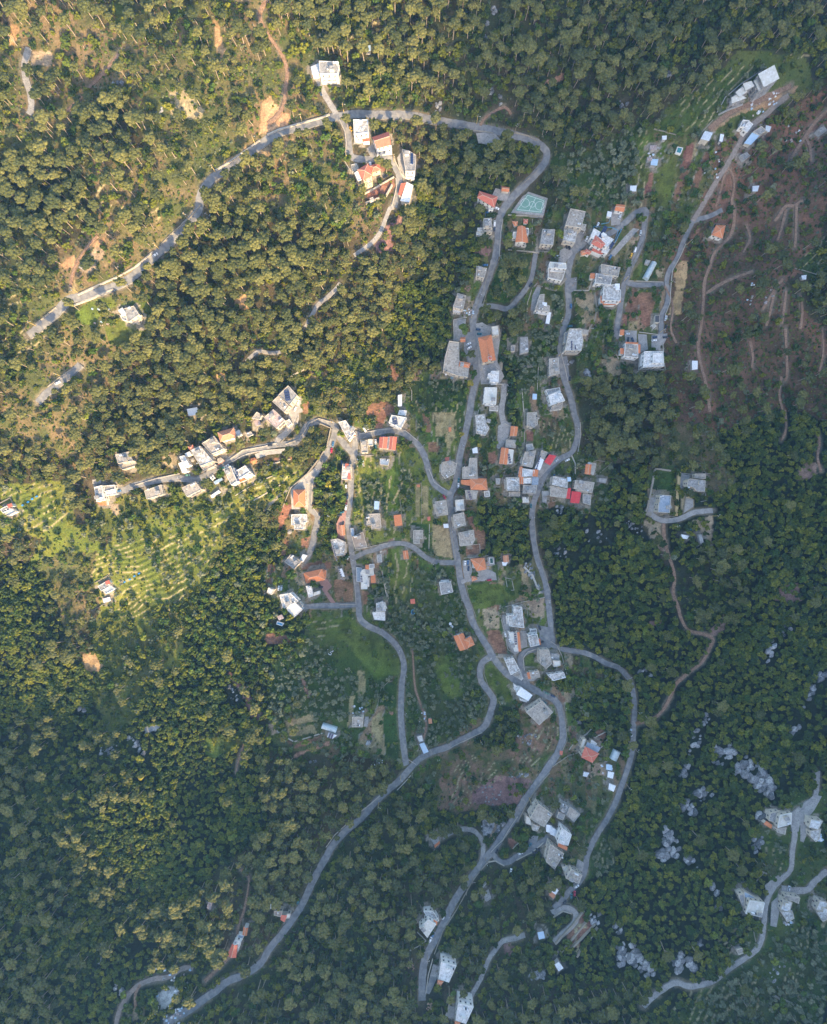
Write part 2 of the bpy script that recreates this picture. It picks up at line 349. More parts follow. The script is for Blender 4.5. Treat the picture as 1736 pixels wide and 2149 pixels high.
# paved yards: material, picture polygon
YARDS=[
 ('c','21',[(540,970),(590,960),(640,990),(725,985),(735,1100),(715,1280),(770,1400),(735,1458),(580,1460),(560,1300),(545,1100)],'pale paved square in front of the long tiled church'),
 ('a','21',[(440,1050),(530,1030),(560,1300),(480,1310),(440,1180)],'asphalt parking beside the big flat-roofed hall'),
 ('c','21',[(360,940),(460,930),(440,1080),(400,1110),(355,1110)],'concrete forecourt north of the flat-roofed hall'),
 ('c','12',[(770,585),(900,470),(940,500),(860,600),(845,810),(710,810),(700,660)],'pale sloping driveway and terrace round the square hip-roofed villa'),
 ('c','12',[(410,360),(500,325),(670,315),(680,350),(520,365),(420,400)],'long pale parking terrace below the western street'),
 ('c','12',[(690,0),(750,0),(745,60),(700,150),(650,170),(680,90)],'pale yard below the terrace house at the western head'),
 ('r','12',[(1120,830),(1160,825),(1150,880),(1135,1050),(1085,1060),(1075,930)],'narrow red-paved driveway beside the middle street'),
 ('r','12',[(930,1390),(1000,1380),(1040,1440),(1000,1480),(1080,1590),(1040,1590),(960,1470)],'red-paved driveway below the large hip-roofed villa'),
 ('c','22',[(720,130),(790,90),(830,130),(790,250),(730,320),(710,310)],'pale widened lane end beside the small orange garage'),
 ('c','22',[(1045,340),(1190,370),(1240,400),(1130,480),(1060,560),(1030,620),(1000,700),(960,690),(1000,560),(1020,460)],'concrete yard behind the bright red awning'),
 ('c','22',[(430,1230),(495,1225),(510,1320),(480,1390),(450,1390),(435,1320)],'car parking beside the villa with the green pool'),
 ('c','22',[(630,1200),(690,1195),(695,1265),(640,1275)],'paved surround of the dark green pool'),
 ('c','22',[(550,1310),(640,1300),(700,1330),(710,1390),(600,1390),(550,1350)],'rubble-strewn paved yard south of the pool villa'),
 ('c','23',[(900,130),(950,130),(960,260),(905,275)],'parking bays ruled with blue lines between two houses'),
 ('a','23',[(1030,80),(1130,100),(1180,220),(1140,250),(1050,250),(1060,150)],'asphalt yard at the end of the eastern street'),
 ('c','23',[(930,480),(1000,470),(1060,500),(1010,540),(960,540)],'small concrete court by the low orange-edged house'),
 ('c','32',[(525,515),(610,535),(600,630),(580,640),(525,640)],'pale slab yard between the tan walls of the eastern farm'),
 ('c','32',[(270,715),(340,712),(335,835),(255,815)],'pale apron beside the blue-grey roofed house'),
 ('c','32',[(575,720),(640,730),(640,790),(560,845)],'pale ramp leading to the eastern farm'),
 ('c','31',[(80,1025),(180,1030),(180,1120),(85,1120)],'car park of the eastern twin apartment houses'),
 ('c','31',[(190,1055),(260,1060),(270,1180),(200,1210)],'white stony terrace between the eastern apartment houses'),
 ('c','31',[(300,1065),(430,1050),(420,1100),(370,1190),(300,1180)],'forecourt of the white eastern apartment house'),
 ('c','31',[(-30,45),(70,50),(40,160),(-30,170)],'concrete parking below the small orange roof'),
 ('c','31',[(150,190),(200,200),(60,350),(0,420),(-60,420),(80,260)],'long pale ramp beside the hairpin lane'),
 ('c','21',[(1225,370),(1310,330),(1330,400),(1270,470),(1210,470)],'forecourt with two dark cars below the patchy white roof'),
 ('c','21',[(1040,660),(1070,680),(1020,870),(985,860),(1000,740)],'narrow concrete terrace beside the L-shaped house'),
 ('a','21',[(1310,600),(1365,590),(1360,690),(1310,720)],'small asphalt lay-by on the eastern street'),
 ('c','24',[(1370,345),(1425,380),(1405,450),(1355,420)],'white ramp beside the beige house on the lower lane'),
 ('c','24',[(190,1205),(240,1220),(225,1310),(165,1300)],'pale terrace west of the tall white southern house'),
 ('c','24',[(320,1545),(375,1560),(360,1650),(295,1640)],'pale terrace west of the southernmost white house'),
 ('a','24',[(980,150),(1050,160),(1030,230),(960,250)],'asphalt apron below the big beige block'),
 ('a','24',[(165,1300),(225,1312),(160,1450),(130,1440)],'dark ramp below the tall white southern house'),
 ('c','01',[(700,450),(735,480),(680,535),(645,510)],'bare concrete slab cleared in the western woods'),
 ('c','02',[(755,570),(830,560),(830,600),(760,605)],'short concrete landing at the western end of the street'),
 ('c','10',[(1570,1290),(1610,1240),(1640,1400),(1700,1440),(1700,1470),(1640,1465),(1600,1440)],'pale court beside the house with blue panels'),
 ('c','10',[(1220,1130),(1285,1120),(1290,1175),(1218,1178)],'white terrace below the first house under the upper road'),
 ('a','10',[(1320,1215),(1375,1180),(1400,1265),(1360,1300)],'asphalt apron beside the red gabled villa'),
 ('c','20',[(700,1540),(820,1570),(790,1640),(700,1640),(670,1600)],'bluish paved yard between two orange roofs'),
 ('c','20',[(540,1090),(700,1095),(740,1150),(660,1190),(560,1170)],'pale gravel lay-by under the upper road'),
 ('c','13',[(1310,830),(1340,830),(1330,910),(1295,910)],'rubble strip beside the lone beige farmhouse'),
 ('c','34',[(1280,700),(1345,640),(1345,760),(1320,900),(1270,890)],'pale yard west of the cluttered white house'),
 ('c','34',[(1510,20),(1590,0),(1580,100),(1540,210),(1515,200)],'pale yard at the south-eastern hamlet'),
 ('c','33',[(1455,1640),(1560,1560),(1640,1470),(1690,1480),(1630,1590),(1540,1690),(1440,1700)],'wide pale ramp above the south-eastern hamlet'),
 ('c','34',[(1445,-40),(1520,-30),(1500,120),(1450,130)],'pale court between the two upper hamlet houses'),
 ('c','34',[(1225,560),(1330,480),(1400,470),(1320,570),(1250,680)],'widened pale lane above the cliff-edge house'),
 ('c','11',[(690,1650),(780,1560),(800,1690),(700,1720)],'driveway beside the terrace house with solar panels'),
]
# ground patches painted as their own soil or crop: colour key, tile, polygon, [row angle, spacing]
GP=[
 ('dry','32',[(275,640),(500,650),(490,862),(262,832)]),('dry','32',[(530,640),(640,640),(640,830),(540,850)]),('grass','02',[(960,1640),(1200,1490),(1560,1360),(1560,1450),(1200,1690),(980,1690)]),
 ('soil','13',[(590,985),(610,985),(715,1050),(700,1068)]),('soil','13',[(732,1060),(930,985),(960,975),(955,1010),(740,1092)]),
 ('pink','13',[(720,1140),(1010,1030),(1025,1055),(722,1168)]),('tan','13',[(670,930),(890,895),(915,955),(690,1000)]),
 ('tan','13',[(650,860),(880,820),(900,870),(680,910)]),('dgrass','13',[(1420,600),(1470,550),(1575,545),(1570,760),(1410,740)]),
 ('dgrass','13',[(1450,810),(1575,800),(1600,1250),(1480,1130)]),('tan','13',[(1365,850),(1440,790),(1450,1080),(1370,960)]),
 ('tan','13',[(1250,460),(1300,460),(1320,620),(1250,690)]),('tan','13',[(1180,660),(1230,650),(1200,900),(1160,920)]),
 ('grass','13',[(880,0),(1240,30),(1340,120),(1620,400),(1600,480),(1400,540),(1150,220),(850,160)]),
 ('pinksoil','13',[(740,470),(800,520),(870,640),(860,685),(825,650),(790,560)]),('pinksoil','13',[(170,450),(240,480),(480,800),(440,860),(380,850),(300,650)]),
 ('soil','13',[(500,150),(720,170),(700,230),(500,240)]),('dry','13',[(500,900),(560,890),(600,960),(560,980)]),
 ('soil','12',[(1050,1380),(1120,1370),(1200,1430),(1215,1575),(1090,1580),(1050,1480)]),('soil','12',[(1265,1480),(1350,1490),(1340,1590),(1268,1600)]),
 ('soil','12',[(730,1260),(1000,1230),(1040,1290),(830,1310)]),('dry','12',[(740,1310),(810,1330),(830,1430),(770,1440),(730,1380)]),
 ('soil','12',[(790,1050),(860,1030),(850,1130),(780,1140)]),('soil','12',[(650,1050),(690,1050),(660,1180),(620,1200)]),
 ('soil','12',[(640,780),(720,760),(700,830),(600,1000),(590,1080),(570,1100),(590,950)]),('soil','12',[(1300,0),(1370,-60),(1550,-40),(1560,0),(1480,60),(1450,160),(1400,150),(1420,40),(1320,40)]),
 ('grass','12',[(1080,590),(1160,590),(1150,690),(1100,760),(1060,700)]),('dry','12',[(640,280),(740,200),(770,110),(790,150),(780,200),(720,250)]),
 ('grass','12',[(1480,400),(1600,380),(1590,840),(1480,830)]),('grass','12',[(1490,1130),(1640,1110),(1700,1180),(1640,1560),(1500,1540),(1480,1250)]),
 ('tan','22',[(200,0),(300,0),(290,200),(210,220)]),('tan','22',[(300,0),(370,0),(390,150),(310,380),(290,220)]),('soil','22',[(140,270),(250,260),(250,340),(150,340)]),
 ('tan','22',[(40,610),(85,600),(80,870),(40,880)]),('tan','22',[(100,620),(150,610),(160,870),(100,920)]),('tan','22',[(180,930),(320,920),(350,1210),(200,1200)]),
 ('dgrass','22',[(0,920),(150,930),(150,1160),(100,1150),(0,1100)]),('grass','22',[(470,1430),(640,1420),(890,1430),(900,1530),(700,1600),(520,1640),(470,1500)]),
 ('grass','22',[(820,1330),(900,1340),(930,1500),(870,1520)]),('soil','22',[(450,1110),(560,1100),(570,1190),(460,1200)]),('soil','22',[(460,870),(520,860),(530,960),(590,1100),(560,1130),(500,960)]),
 ('soil','22',[(610,950),(625,1130),(560,1150),(545,960)]),('soil','22',[(640,370),(700,330),(720,440),(650,450)]),('soil','22',[(450,360),(480,360),(470,460),(445,450)]),
 ('soil','22',[(950,170),(1020,170),(1010,250),(950,260)]),('soil','22',[(1130,750),(1190,750),(1180,800),(1130,800)]),('tan','22',[(890,1270),(930,1270),(1000,1500),(960,1540)]),
 ('dry','22',[(960,1550),(1100,1530),(1110,1690),(980,1700)]),('dry','22',[(590,1620),(720,1610),(720,1700),(600,1700)]),
 ('dry','23',[(600,0),(730,0),(740,110),(620,120)]),('soil','23',[(620,130),(740,120),(800,320),(690,320),(650,220)]),('grass','23',[(610,390),(680,380),(880,650),(870,710),(740,720),(620,560)]),
 ('grass','23',[(190,380),(260,320),(350,390),(430,600),(440,660),(330,690),(230,560)]),('dry','23',[(1240,620),(1420,590),(1430,640),(1330,720),(1260,710)]),('dry','23',[(1250,300),(1310,300),(1340,440),(1290,450)]),
 ('grass','23',[(930,340),(1000,300),(1050,310),(1060,430),(960,450)]),('pinksoil','23',[(500,1450),(700,1310),(960,1330),(1010,1380),(900,1540),(640,1560),(500,1540)]),
 ('soil','23',[(1500,960),(1570,930),(1600,980),(1560,1060),(1510,1040)]),('dry','23',[(1310,1050),(1400,1000),(1400,1120),(1330,1110)]),('dry','23',[(1450,1230),(1600,1200),(1610,1300),(1440,1340)]),
 ('soil','24',[(800,180),(900,130),(880,200),(830,260)]),('soil','24',[(1300,930),(1420,780),(1500,860),(1360,1080),(1270,1060)]),('pinksoil','24',[(760,1020),(840,1060),(820,1150),(770,1130)]),
 ('rock','24',[(590,20),(780,10),(720,130),(600,150)]),('dry','24',[(700,0),(760,-20),(690,190),(650,200)]),('rock','24',[(950,1290),(1100,1260),(1110,1320),(1020,1335)]),
 ('soil','31',[(180,720),(300,720),(330,800),(290,980),(230,1020)]),('soil','31',[(140,670),(170,670),(150,850),(120,940)]),('soil','31',[(50,900),(100,890),(95,980),(50,980)]),
 ('dry','31',[(110,290),(190,220),(210,260),(160,320)]),('dry','31',[(340,530),(400,520),(390,590),(340,600)]),('soil','31',[(620,250),(700,180),(700,260),(640,300)]),('orange','31',[(490,560),(520,480),(600,440),(540,900),(440,900),(500,700)]),
 ('grass','31',[(150,540),(230,450),(200,600),(130,610)]),('dgrass','31',[(1460,480),(1736,260),(1736,600),(1640,620),(1540,560)]),
 ('soil','30',[(220,1560),(250,1400),(320,1400),(300,1580)]),('soil','30',[(520,1370),(590,1170),(660,1170),(620,1340),(560,1400)]),('grass','30',[(330,1450),(480,1260),(500,1400),(430,1690),(320,1690)]),
 ('grass','30',[(190,1120),(320,1090),(360,1300),(300,1400),(180,1690),(150,1500)]),('orange','30',[(780,1060),(960,900),(1110,860),(1090,780),(1150,800),(1360,720),(1500,700),(1480,760),(1250,900),(1100,900),(960,960),(800,1090)]),
 ('grass','30',[(860,1040),(1000,940),(1060,1030),(960,1120),(850,1090)]),('pink','20',[(1030,700),(1260,590),(1260,640),(1120,720)]),
 ('orange','10',[(480,820),(540,780),(570,860),(700,940),(690,1010),(600,1040),(510,1090),(440,1100),(450,990)]),('orange','10',[(60,170),(100,150),(190,480),(150,530),(100,400)]),('orange','10',[(110,1350),(330,1210),(340,1240),(130,1390)]),
 ('tan','10',[(430,1230),(560,1190),(720,1130),(700,1200),(560,1260),(480,1290)]),('soil','10',[(1340,1560),(1540,1440),(1560,1520),(1480,1590),(1320,1640)]),('soil','10',[(1440,1350),(1520,1330),(1510,1400),(1440,1410)]),
 ('tan','10',[(0,1440),(90,1500),(250,1620),(220,1640),(60,1530)]),('orange','11',[(240,770),(340,730),(390,830),(310,860),(250,830)]),('orange','11',[(100,1380),(180,1360),(160,1440),(110,1440)]),
 ('pinksoil','11',[(1470,180),(1600,90),(1630,150),(1530,260),(1470,280)]),('pinksoil','11',[(1380,300),(1520,270),(1540,380),(1420,400)]),('soil','11',[(1480,1310),(1530,1290),(1620,1440),(1580,1480),(1520,1400)]),('soil','11',[(1380,1660),(1440,1600),(1550,1640),(1570,1700),(1380,1700)]),
 ('soil','11',[(800,1640),(860,1590),(850,1700),(800,1700)]),('orange','01',[(490,500),(600,400),(620,500),(560,540)]),('orange','01',[(740,330),(850,250),(860,300),(780,360)]),('dry','01',[(640,500),(760,370),(860,310),(870,380),(740,560),(680,560)]),
 ('tan','01',[(580,640),(640,560),(640,700),(560,780),(540,770)]),('grass','01',[(620,860),(780,760),(940,740),(960,820),(850,880),(760,980),(640,960)]),('grass','01',[(850,1000),(1100,980),(1160,1060),(1040,1180),(880,1120)]),
 ('orange','00',[(60,200),(160,220),(130,390),(90,380)]),('dry','00',[(230,430),(420,420),(430,530),(260,540)]),('dry','00',[(1380,760),(1480,700),(1660,900),(1640,980),(1400,940)]),('grass','00',[(940,0),(1090,0),(1060,330),(950,360)]),
 ('orange','03',[(680,310),(760,300),(860,430),(800,470),(690,460)]),('rock','03',[(1180,890),(1300,890),(1290,940),(1190,970)]),('grass','03',[(1000,20),(1240,0),(1220,140),(1120,130),(1100,60)]),('grass','13',[(0,1000),(320,1000),(300,1060),(60,1180),(0,1140)]),
 ('pinksoil','32',[(1470,540),(1570,420),(1660,440),(1640,540),(1500,580)]),('pinksoil','32',[(1300,1500),(1420,1380),(1500,1420),(1530,1560),(1320,1560)]),('dry','32',[(240,900),(400,930),(420,1160),(360,1150),(280,1000)]),('dgrass','32',[(330,510),(500,510),(490,660),(320,640)]),
 ('dry','32',[(640,900),(800,860),(790,1130),(700,1000)]),('pinksoil','33',[(280,60),(390,20),(400,100),(300,90)]),('pinksoil','33',[(770,130),(900,0),(900,120),(800,190)]),
 ('rock','04',[(1260,1500),(1340,1390),(1480,1370),(1440,1480),(1330,1590)]),('dry','04',[(1030,1600),(1180,1540),(1190,1620),(1050,1690)]),('rock','04',[(1340,1640),(1440,1620),(1440,1695),(1340,1695)]),
 ('soil','12',[(560,390),(740,375),(740,405),(570,420)]),('dry','02',[(880,760),(960,770),(1000,840),(930,860)]),('dry','02',[(1330,370),(1440,360),(1450,480),(1340,450)]),
 ('dgrass','21',[(170,740),(250,740),(270,1000),(130,990),(100,940)]),('pinksoil','21',[(510,330),(660,340),(650,420),(520,410)]),('dgrass','21',[(1180,700),(1260,700),(1250,950),(1150,940)]),('dry','21',[(1340,730),(1500,700),(1520,940),(1400,980)]),
 ('dgrass','21',[(750,390),(1000,400),(960,620),(780,800),(620,800)]),('dry','21',[(460,760),(530,780),(500,900),(450,890)]),('dgrass','21',[(0,1440),(440,1420),(480,1690),(0,1690)]),('dry','21',[(1560,1260),(1690,1220),(1736,1380),(1640,1400)]),
]
GCOL={'soil':(.26,.135,.085),'pink':(.42,.22,.15),'pinksoil':(.25,.15,.125),'tan':(.35,.27,.14),'dry':(.36,.28,.18),'orange':(.46,.29,.15),
        'grass':(.105,.135,.028),'dgrass':(.048,.078,.02),'rock':(.42,.42,.42)}
# terrace zones: tile, polygon, line angle (deg, picture-up positive), spacing m, height m
TZ=[
 ('00',[(780,1500),(1000,1480),(1180,1540),(1180,1690),(800,1690)],38,5.0,1.2),('01',[(900,0),(1330,0),(1330,120),(1100,200),(940,90)],28,5.0,1.2),
 ('01',[(0,560),(240,440),(330,700),(90,830),(0,760)],33,5.2,1.2),('01',[(0,1010),(280,990),(300,1070),(240,1280),(0,1290)],35,4.6,1.2),('01',[(270,1090),(520,1010),(560,1080),(330,1260)],33,4.6,1.0),
 ('01',[(160,1290),(280,1280),(260,1390),(160,1390)],20,5.0,1.0),('02',[(0,640),(420,580),(600,600),(600,900),(330,990),(180,1000),(60,960),(0,840)],30,5.0,1.0),
 ('02',[(760,1180),(1000,1060),(1736,940),(1736,1180),(1560,1350),(1500,1690),(960,1690),(900,1380),(760,1330)],27,5.0,1.1),('12',[(0,620),(160,600),(420,560),(760,420),(760,520),(560,700),(300,880),(0,780)],30,6.5,1.3),
 ('12',[(400,420),(760,380),(740,460),(500,560)],27,5.0,1.2),('12',[(0,900),(150,840),(300,850),(180,1080),(0,1200)],25,3.6,.8),('13',[(880,0),(1200,20),(1200,170),(860,150)],-2,6.0,1.0),
 ('13',[(270,380),(420,440),(620,760),(590,810),(450,860),(380,600)],-58,3.4,.8),('23',[(330,1380),(470,1040),(520,1030),(560,1180),(800,1180),(880,1180),(760,1330),(480,1560),(330,1560)],52,3.6,1.3),
 ('23',[(880,980),(1220,880),(1210,1100),(1030,1240),(900,1220)],66,4.6,1.3),('30',[(360,1000),(800,620),(1180,500),(1230,560),(900,760),(840,940),(680,1100),(400,1080)],52,5.0,1.0),
 ('30',[(1260,480),(1500,380),(1600,450),(1400,560)],30,6.0,1.0),('30',[(0,1100),(280,1080),(250,1690),(0,1690)],76,5.0,.9),('31',[(1500,430),(1736,250),(1736,600),(1560,540)],50,6.0,.8),
 ('34',[(1180,240),(1400,220),(1360,440),(1250,450),(1180,360)],80,4.5,1.0),('34',[(850,960),(1080,900),(1130,1060),(950,1180),(840,1120)],45,4.5,1.1),('34',[(1380,1240),(1520,1240),(1500,1490),(1380,1490)],78,4.5,1.0),
 ('34',[(420,1500),(700,1380),(1180,1330),(1200,1640),(500,1695)],50,6.0,1.2),('34',[(1500,860),(1736,860),(1736,1100),(1480,1060)],62,6.0,1.0),('22',[(1060,60),(1290,70),(1300,320),(1080,260)],88,4.0,.8),
 ('22',[(190,0),(400,0),(390,380),(200,380)],84,5.0,1.0),('21',[(60,1440),(470,1420),(470,1690),(60,1690)],80,5.0,.9),('12',[(1240,400),(1700,300),(1710,1060),(1250,900)],80,6.5,.8),
 ('12',[(1490,1130),(1736,1150),(1736,1690),(1500,1690)],86,6.5,.8),('20',[(1500,1400),(1736,1280),(1736,1690),(1450,1690)],70,4.5,.9),('10',[(920,240),(1660,80),(1660,330),(940,390)],12,7.5,1.4),
 ('24',[(1250,960),(1430,770),(1530,880),(1350,1140)],57,6.0,1.6),('14',[(330,310),(400,300),(500,430),(400,460),(320,390)],-50,4.0,.8),('24',[(1500,420),(1560,200),(1680,250),(1640,480)],70,4.2,.9),
]
def tilepoly(t,P):return TP(t,P)
def road_line(s,step=3.0):
    P=P2(s);out=[]
    if len(P)>2:
        Q=[P[0]]+P+[P[-1]]
        for i in range(1,len(Q)-2):
            p0,p1,p2,p3=[np.array(q,float) for q in Q[i-1:i+3]]
            n=max(2,int(np.hypot(*(p2-p1))*MPP/step))
            for k in range(n):
                t=k/n;out.append(tuple(.5*((2*p1)+(-p0+p2)*t+(2*p0-5*p1+4*p2-p3)*t*t+(-p0+3*p1-3*p2+p3)*t**3)))
        out.append(P[-1])
    else:out=P
    W=[]
    for D in out:
        x,y,z=gnd(D)
        W.append((x,y))
    return W
# masks on a 1 m grid
GX0,GX1,GY0,GY1=-470,470,-570,570
gx=np.arange(GX0,GX1+1.);gy=np.arange(GY0,GY1+1.)
MX,MY=np.meshgrid(gx,gy)
DIST=np.full(MX.shape,99.0) # metres beyond the road edge
for r in ROADS:
    r_w=r[2];L_=road_line(r[3]);
    for(x1,y1),(x2,y2) in zip(L_[:-1],L_[1:]):
        m_=12
        i0=max(0,int(min(x1,x2)-m_-GX0));i1=min(len(gx),int(max(x1,x2)+m_-GX0));j0=max(0,int(min(y1,y2)-m_-GY0));j1=min(len(gy),int(max(y1,y2)+m_-GY0))
        if i1<=i0 or j1<=j0:continue
        X=MX[j0:j1,i0:i1];Y=MY[j0:j1,i0:i1];dx,dy=x2-x1,y2-y1;l2=dx*dx+dy*dy+1e-9
        t=np.clip(((X-x1)*dx+(Y-y1)*dy)/l2,0,1);d=np.hypot(X-x1-t*dx,Y-y1-t*dy)-r_w/2
        DIST[j0:j1,i0:i1]=np.minimum(DIST[j0:j1,i0:i1],d)
def wpoly(t,P):return[gnd(T(t,x,y))[:2] for x,y in P]
BUILT=np.zeros(MX.shape,bool) # where yards and houses stand
def mark(P,grow=0.0):
    P=ccw(P);P=inset(P,-grow) if grow else P
    a=np.array(P);i0=max(0,int(a[:,0].min()-2-GX0));i1=min(len(gx),int(a[:,0].max()+3-GX0));j0=max(0,int(a[:,1].min()-2-GY0));j1=min(len(gy),int(a[:,1].max()+3-GY0))
    if i1<=i0 or j1<=j0:return
    BUILT[j0:j1,i0:i1]|=inpoly(MX[j0:j1,i0:i1],MY[j0:j1,i0:i1],P)
def samp(A,x,y):
    i=np.clip(np.round(np.asarray(x)-GX0).astype(int),0,A.shape[1]-1);j=np.clip(np.round(np.asarray(y)-GY0).astype(int),0,A.shape[0]-1)
    return A[j,i]
# ------------------------------------------------------------------ land cover (picture units); later entries win
COV=[
 ('pinesp','0,0 540,0 620,250 540,310 430,400 360,500 300,560 150,640 0,700'),('pine','180,230 300,230 310,300 260,340 170,330'),
 ('pinesp','540,0 620,0 700,140 700,240 560,280 500,250'),('pinet','620,0 900,0 1000,250 720,240 700,120'),('pinet','900,0 1300,0 1400,100 1380,160 1200,330 1050,280 900,245'),
 ('pine','0,340 120,330 200,380 190,470 110,520 0,470'),('pinesp','430,420 540,310 700,260 730,330 740,440 640,470 500,450'),('shrubs','620,290 740,280 750,420 800,440 760,500 640,460 610,380'),
 ('pine','330,560 430,440 620,460 760,500 860,440 930,420 960,620 930,760 830,800 700,840 560,820 420,860 300,900 200,940 190,760'),('pinesp','0,700 150,650 330,560 300,700 230,800 200,950 150,1000 0,1010'),
 ('maqp','850,400 1000,280 1130,330 1050,430 1030,560 990,640 930,700 890,560'),('maq','870,560 930,600 930,760 850,770 800,700'),('shrubs','620,790 720,770 780,720 810,780 740,850 640,870'),
 ('pine','0,930 150,960 150,1020 0,1020'),('pine','180,940 400,880 560,820 640,800 600,830 540,900 420,930 360,980 200,1000'),
 ('lowscrub','200,1040 330,1020 470,1020 640,960 560,1080 420,1110 300,1120 200,1120'),('olfield','0,1010 150,1000 160,1090 80,1130 0,1120'),('olfield','100,1100 195,1090 200,1150 120,1200 60,1190'),
 ('olfield','195,1150 260,1105 400,1080 520,1050 620,980 640,1000 570,1080 480,1140 440,1190 420,1260 400,1390 330,1480 270,1470 220,1340 200,1290'),
 ('pinesp','80,1180 195,1160 200,1300 140,1330 60,1280'),('maq','0,1180 80,1180 140,1330 60,1420 0,1420'),
 ('dark','490,1140 590,1090 600,1250 640,1300 600,1400 480,1440 380,1450 350,1380 400,1290 440,1200'),('dark','640,1290 700,1310 690,1400 600,1440 560,1380'),('olfield','260,1320 400,1270 380,1400 290,1420'),
 ('pinesp','190,1370 250,1380 240,1430 190,1420'),('lowscrub','480,1090 560,1040 620,1000 600,1060 520,1110 470,1150'),('lowscrub','200,1300 420,1230 400,1330 330,1400 300,1500 220,1560 190,1450'),('maq','0,1330 190,1400 200,1700 420,1640 560,1620 660,1700 560,1900 300,1980 0,1700'),
 ('maq','330,1400 560,1420 520,1560 560,1620 420,1680 280,1640 300,1500'),('maqp','0,1500 130,1480 150,1700 330,1900 420,1850 420,2000 250,2149 0,2149'),('maq','190,1980 330,1960 330,2080 240,2149 150,2149'),
 ('pine','560,1580 720,1530 830,1600 850,1620 700,1760 640,1800 560,1720 540,1640'),('pine','420,1850 600,1700 680,1790 620,1920 560,2000 440,1990'),('pinet','480,2149 480,2060 640,1930 720,1760 870,1620 1000,1720 1030,1790 920,1940 880,2149'),
 ('maqp','880,1640 1040,1620 1050,1700 1000,1800 940,1850 850,1790'),('pinet','920,2149 940,1960 1040,1820 1150,1860 1180,1980 1130,2060 1180,2149'),('maq','1130,1990 1180,1940 1300,1760 1330,1540 1600,1600 1620,1820 1560,1960 1400,2060 1180,2100'),
 ('pinet','1130,2060 1330,2060 1330,2149 1130,2149'),('maq','1130,1080 1200,1020 1300,960 1370,900 1350,1090 1400,1200 1420,1330 1500,1360 1400,1520 1330,1460 1170,1350'),('maq','1340,1530 1500,1350 1560,1200 1736,1100 1736,1620 1600,1680 1520,1700 1330,1700'),
 ('maq','1500,900 1640,850 1736,880 1736,1100 1560,1200 1480,1040'),('maqp','1420,1190 1520,1130 1560,1200 1530,1300 1430,1330'),('pine','1210,800 1400,790 1430,900 1330,980 1220,960'),('pinesp','1400,870 1500,900 1540,1020 1480,1040 1380,960'),
 ('red','1400,440 1500,300 1736,180 1736,560 1640,600 1736,700 1736,880 1640,860 1500,900 1400,870 1400,600'),('maqp','1300,0 1640,0 1736,40 1736,160 1640,140 1500,110 1360,160'),('grassy','1330,290 1420,220 1560,110 1680,110 1700,180 1560,260 1480,300'),
 ('garden','1230,300 1330,270 1480,300 1500,380 1420,500 1400,600 1400,720 1300,780 1200,800 1210,620 1180,450 1200,400'),('olives','1160,330 1330,290 1330,430 1240,400 1180,430'),
 ('garden','730,900 840,830 930,760 960,620 1010,540 1060,440 1180,440 1210,620 1180,760 1210,950 1290,960 1280,1060 1110,1080 1010,1060 1010,1170 1130,1170 1160,1340 1230,1390 1310,1430 1320,1640 1220,1860 1150,1800 1100,1680 1050,1620 900,1660 850,1600 560,1560 560,1480 650,1290 600,1280 600,1130 640,1010 700,960'),
 ('plots','870,780 985,780 965,940 900,960 860,900'),('plots','1075,860 1200,850 1205,930 1130,965 1080,930'),('plots','1000,1090 1000,1000 1010,1100'),('plots','970,1190 1040,1180 1150,1250 1155,1340 1060,1350 1000,1300'),('plots','1030,780 1170,790 1190,860 1070,870'),('plots','760,1140 940,1180 960,1230 780,1290'),('plots','860,930 900,1020 940,1050 945,1170 800,1130 790,960'),('plots','1320,600 1395,605 1385,700 1300,710'),('plots','1330,300 1500,300 1480,420 1340,400'),('plots','560,1180 640,1170 620,1280 570,1270'),('plots','700,1240 780,1240 770,1290 700,1290'),('plots','1210,620 1290,600 1290,720 1215,730'),('plots','700,1400 840,1440 830,1590 740,1540'),('plots','1110,1430 1300,1440 1300,1560 1180,1560'),('pine','1020,520 1120,530 1110,620 1050,640 1010,630'),('pine','990,630 1100,640 1090,700 1010,700'),('olives','1060,700 1170,690 1170,800 1080,820'),('dark','1040,760 1080,770 1090,900 1060,900'),
 ('olfield','740,960 960,930 940,1130 760,1130'),('olives','755,1000 850,990 860,1090 760,1080'),('maq','1005,1050 1110,1075 1130,1170 1070,1190 1010,1170'),('olives','780,1200 940,1190 1000,1320 1020,1500 880,1570 855,1480 860,1390 800,1300 770,1290'),
 ('olives','560,1400 740,1340 820,1420 760,1500 640,1520 560,1480'),('olives','780,1310 850,1370 840,1410 770,1330'),('grassy','650,1290 760,1290 840,1400 780,1440 700,1380'),('maqp','1030,1480 1090,1480 1080,1590 1000,1560'),('dark','1150,1400 1330,1440 1320,1600 1240,1560 1170,1440'),
 ('dark','640,1010 730,960 735,1100 670,1180 660,1080'),('shrubs','590,1100 660,1090 640,1180 600,1180'),('grassy','1390,2149 1500,2060 1610,1920 1600,1780 1570,1750 1640,1700 1736,1640 1736,2149'),('olives','1560,1980 1736,1930 1736,2149 1440,2149'),
 ('grassy','1360,980 1420,980 1410,1060 1350,1060'),('shrubs','1150,1690 1240,1700 1210,1860 1150,1800'),('olives','1240,1740 1300,1760 1270,1850 1235,1850'),('brownt','930,1560 1000,1545 1100,1590 1070,1650 960,1710 915,1700'),('brownt','1085,1510 1175,1500 1170,1570 1110,1610 1080,1560'),('grassy','250,640 320,620 310,700 240,690'),
]
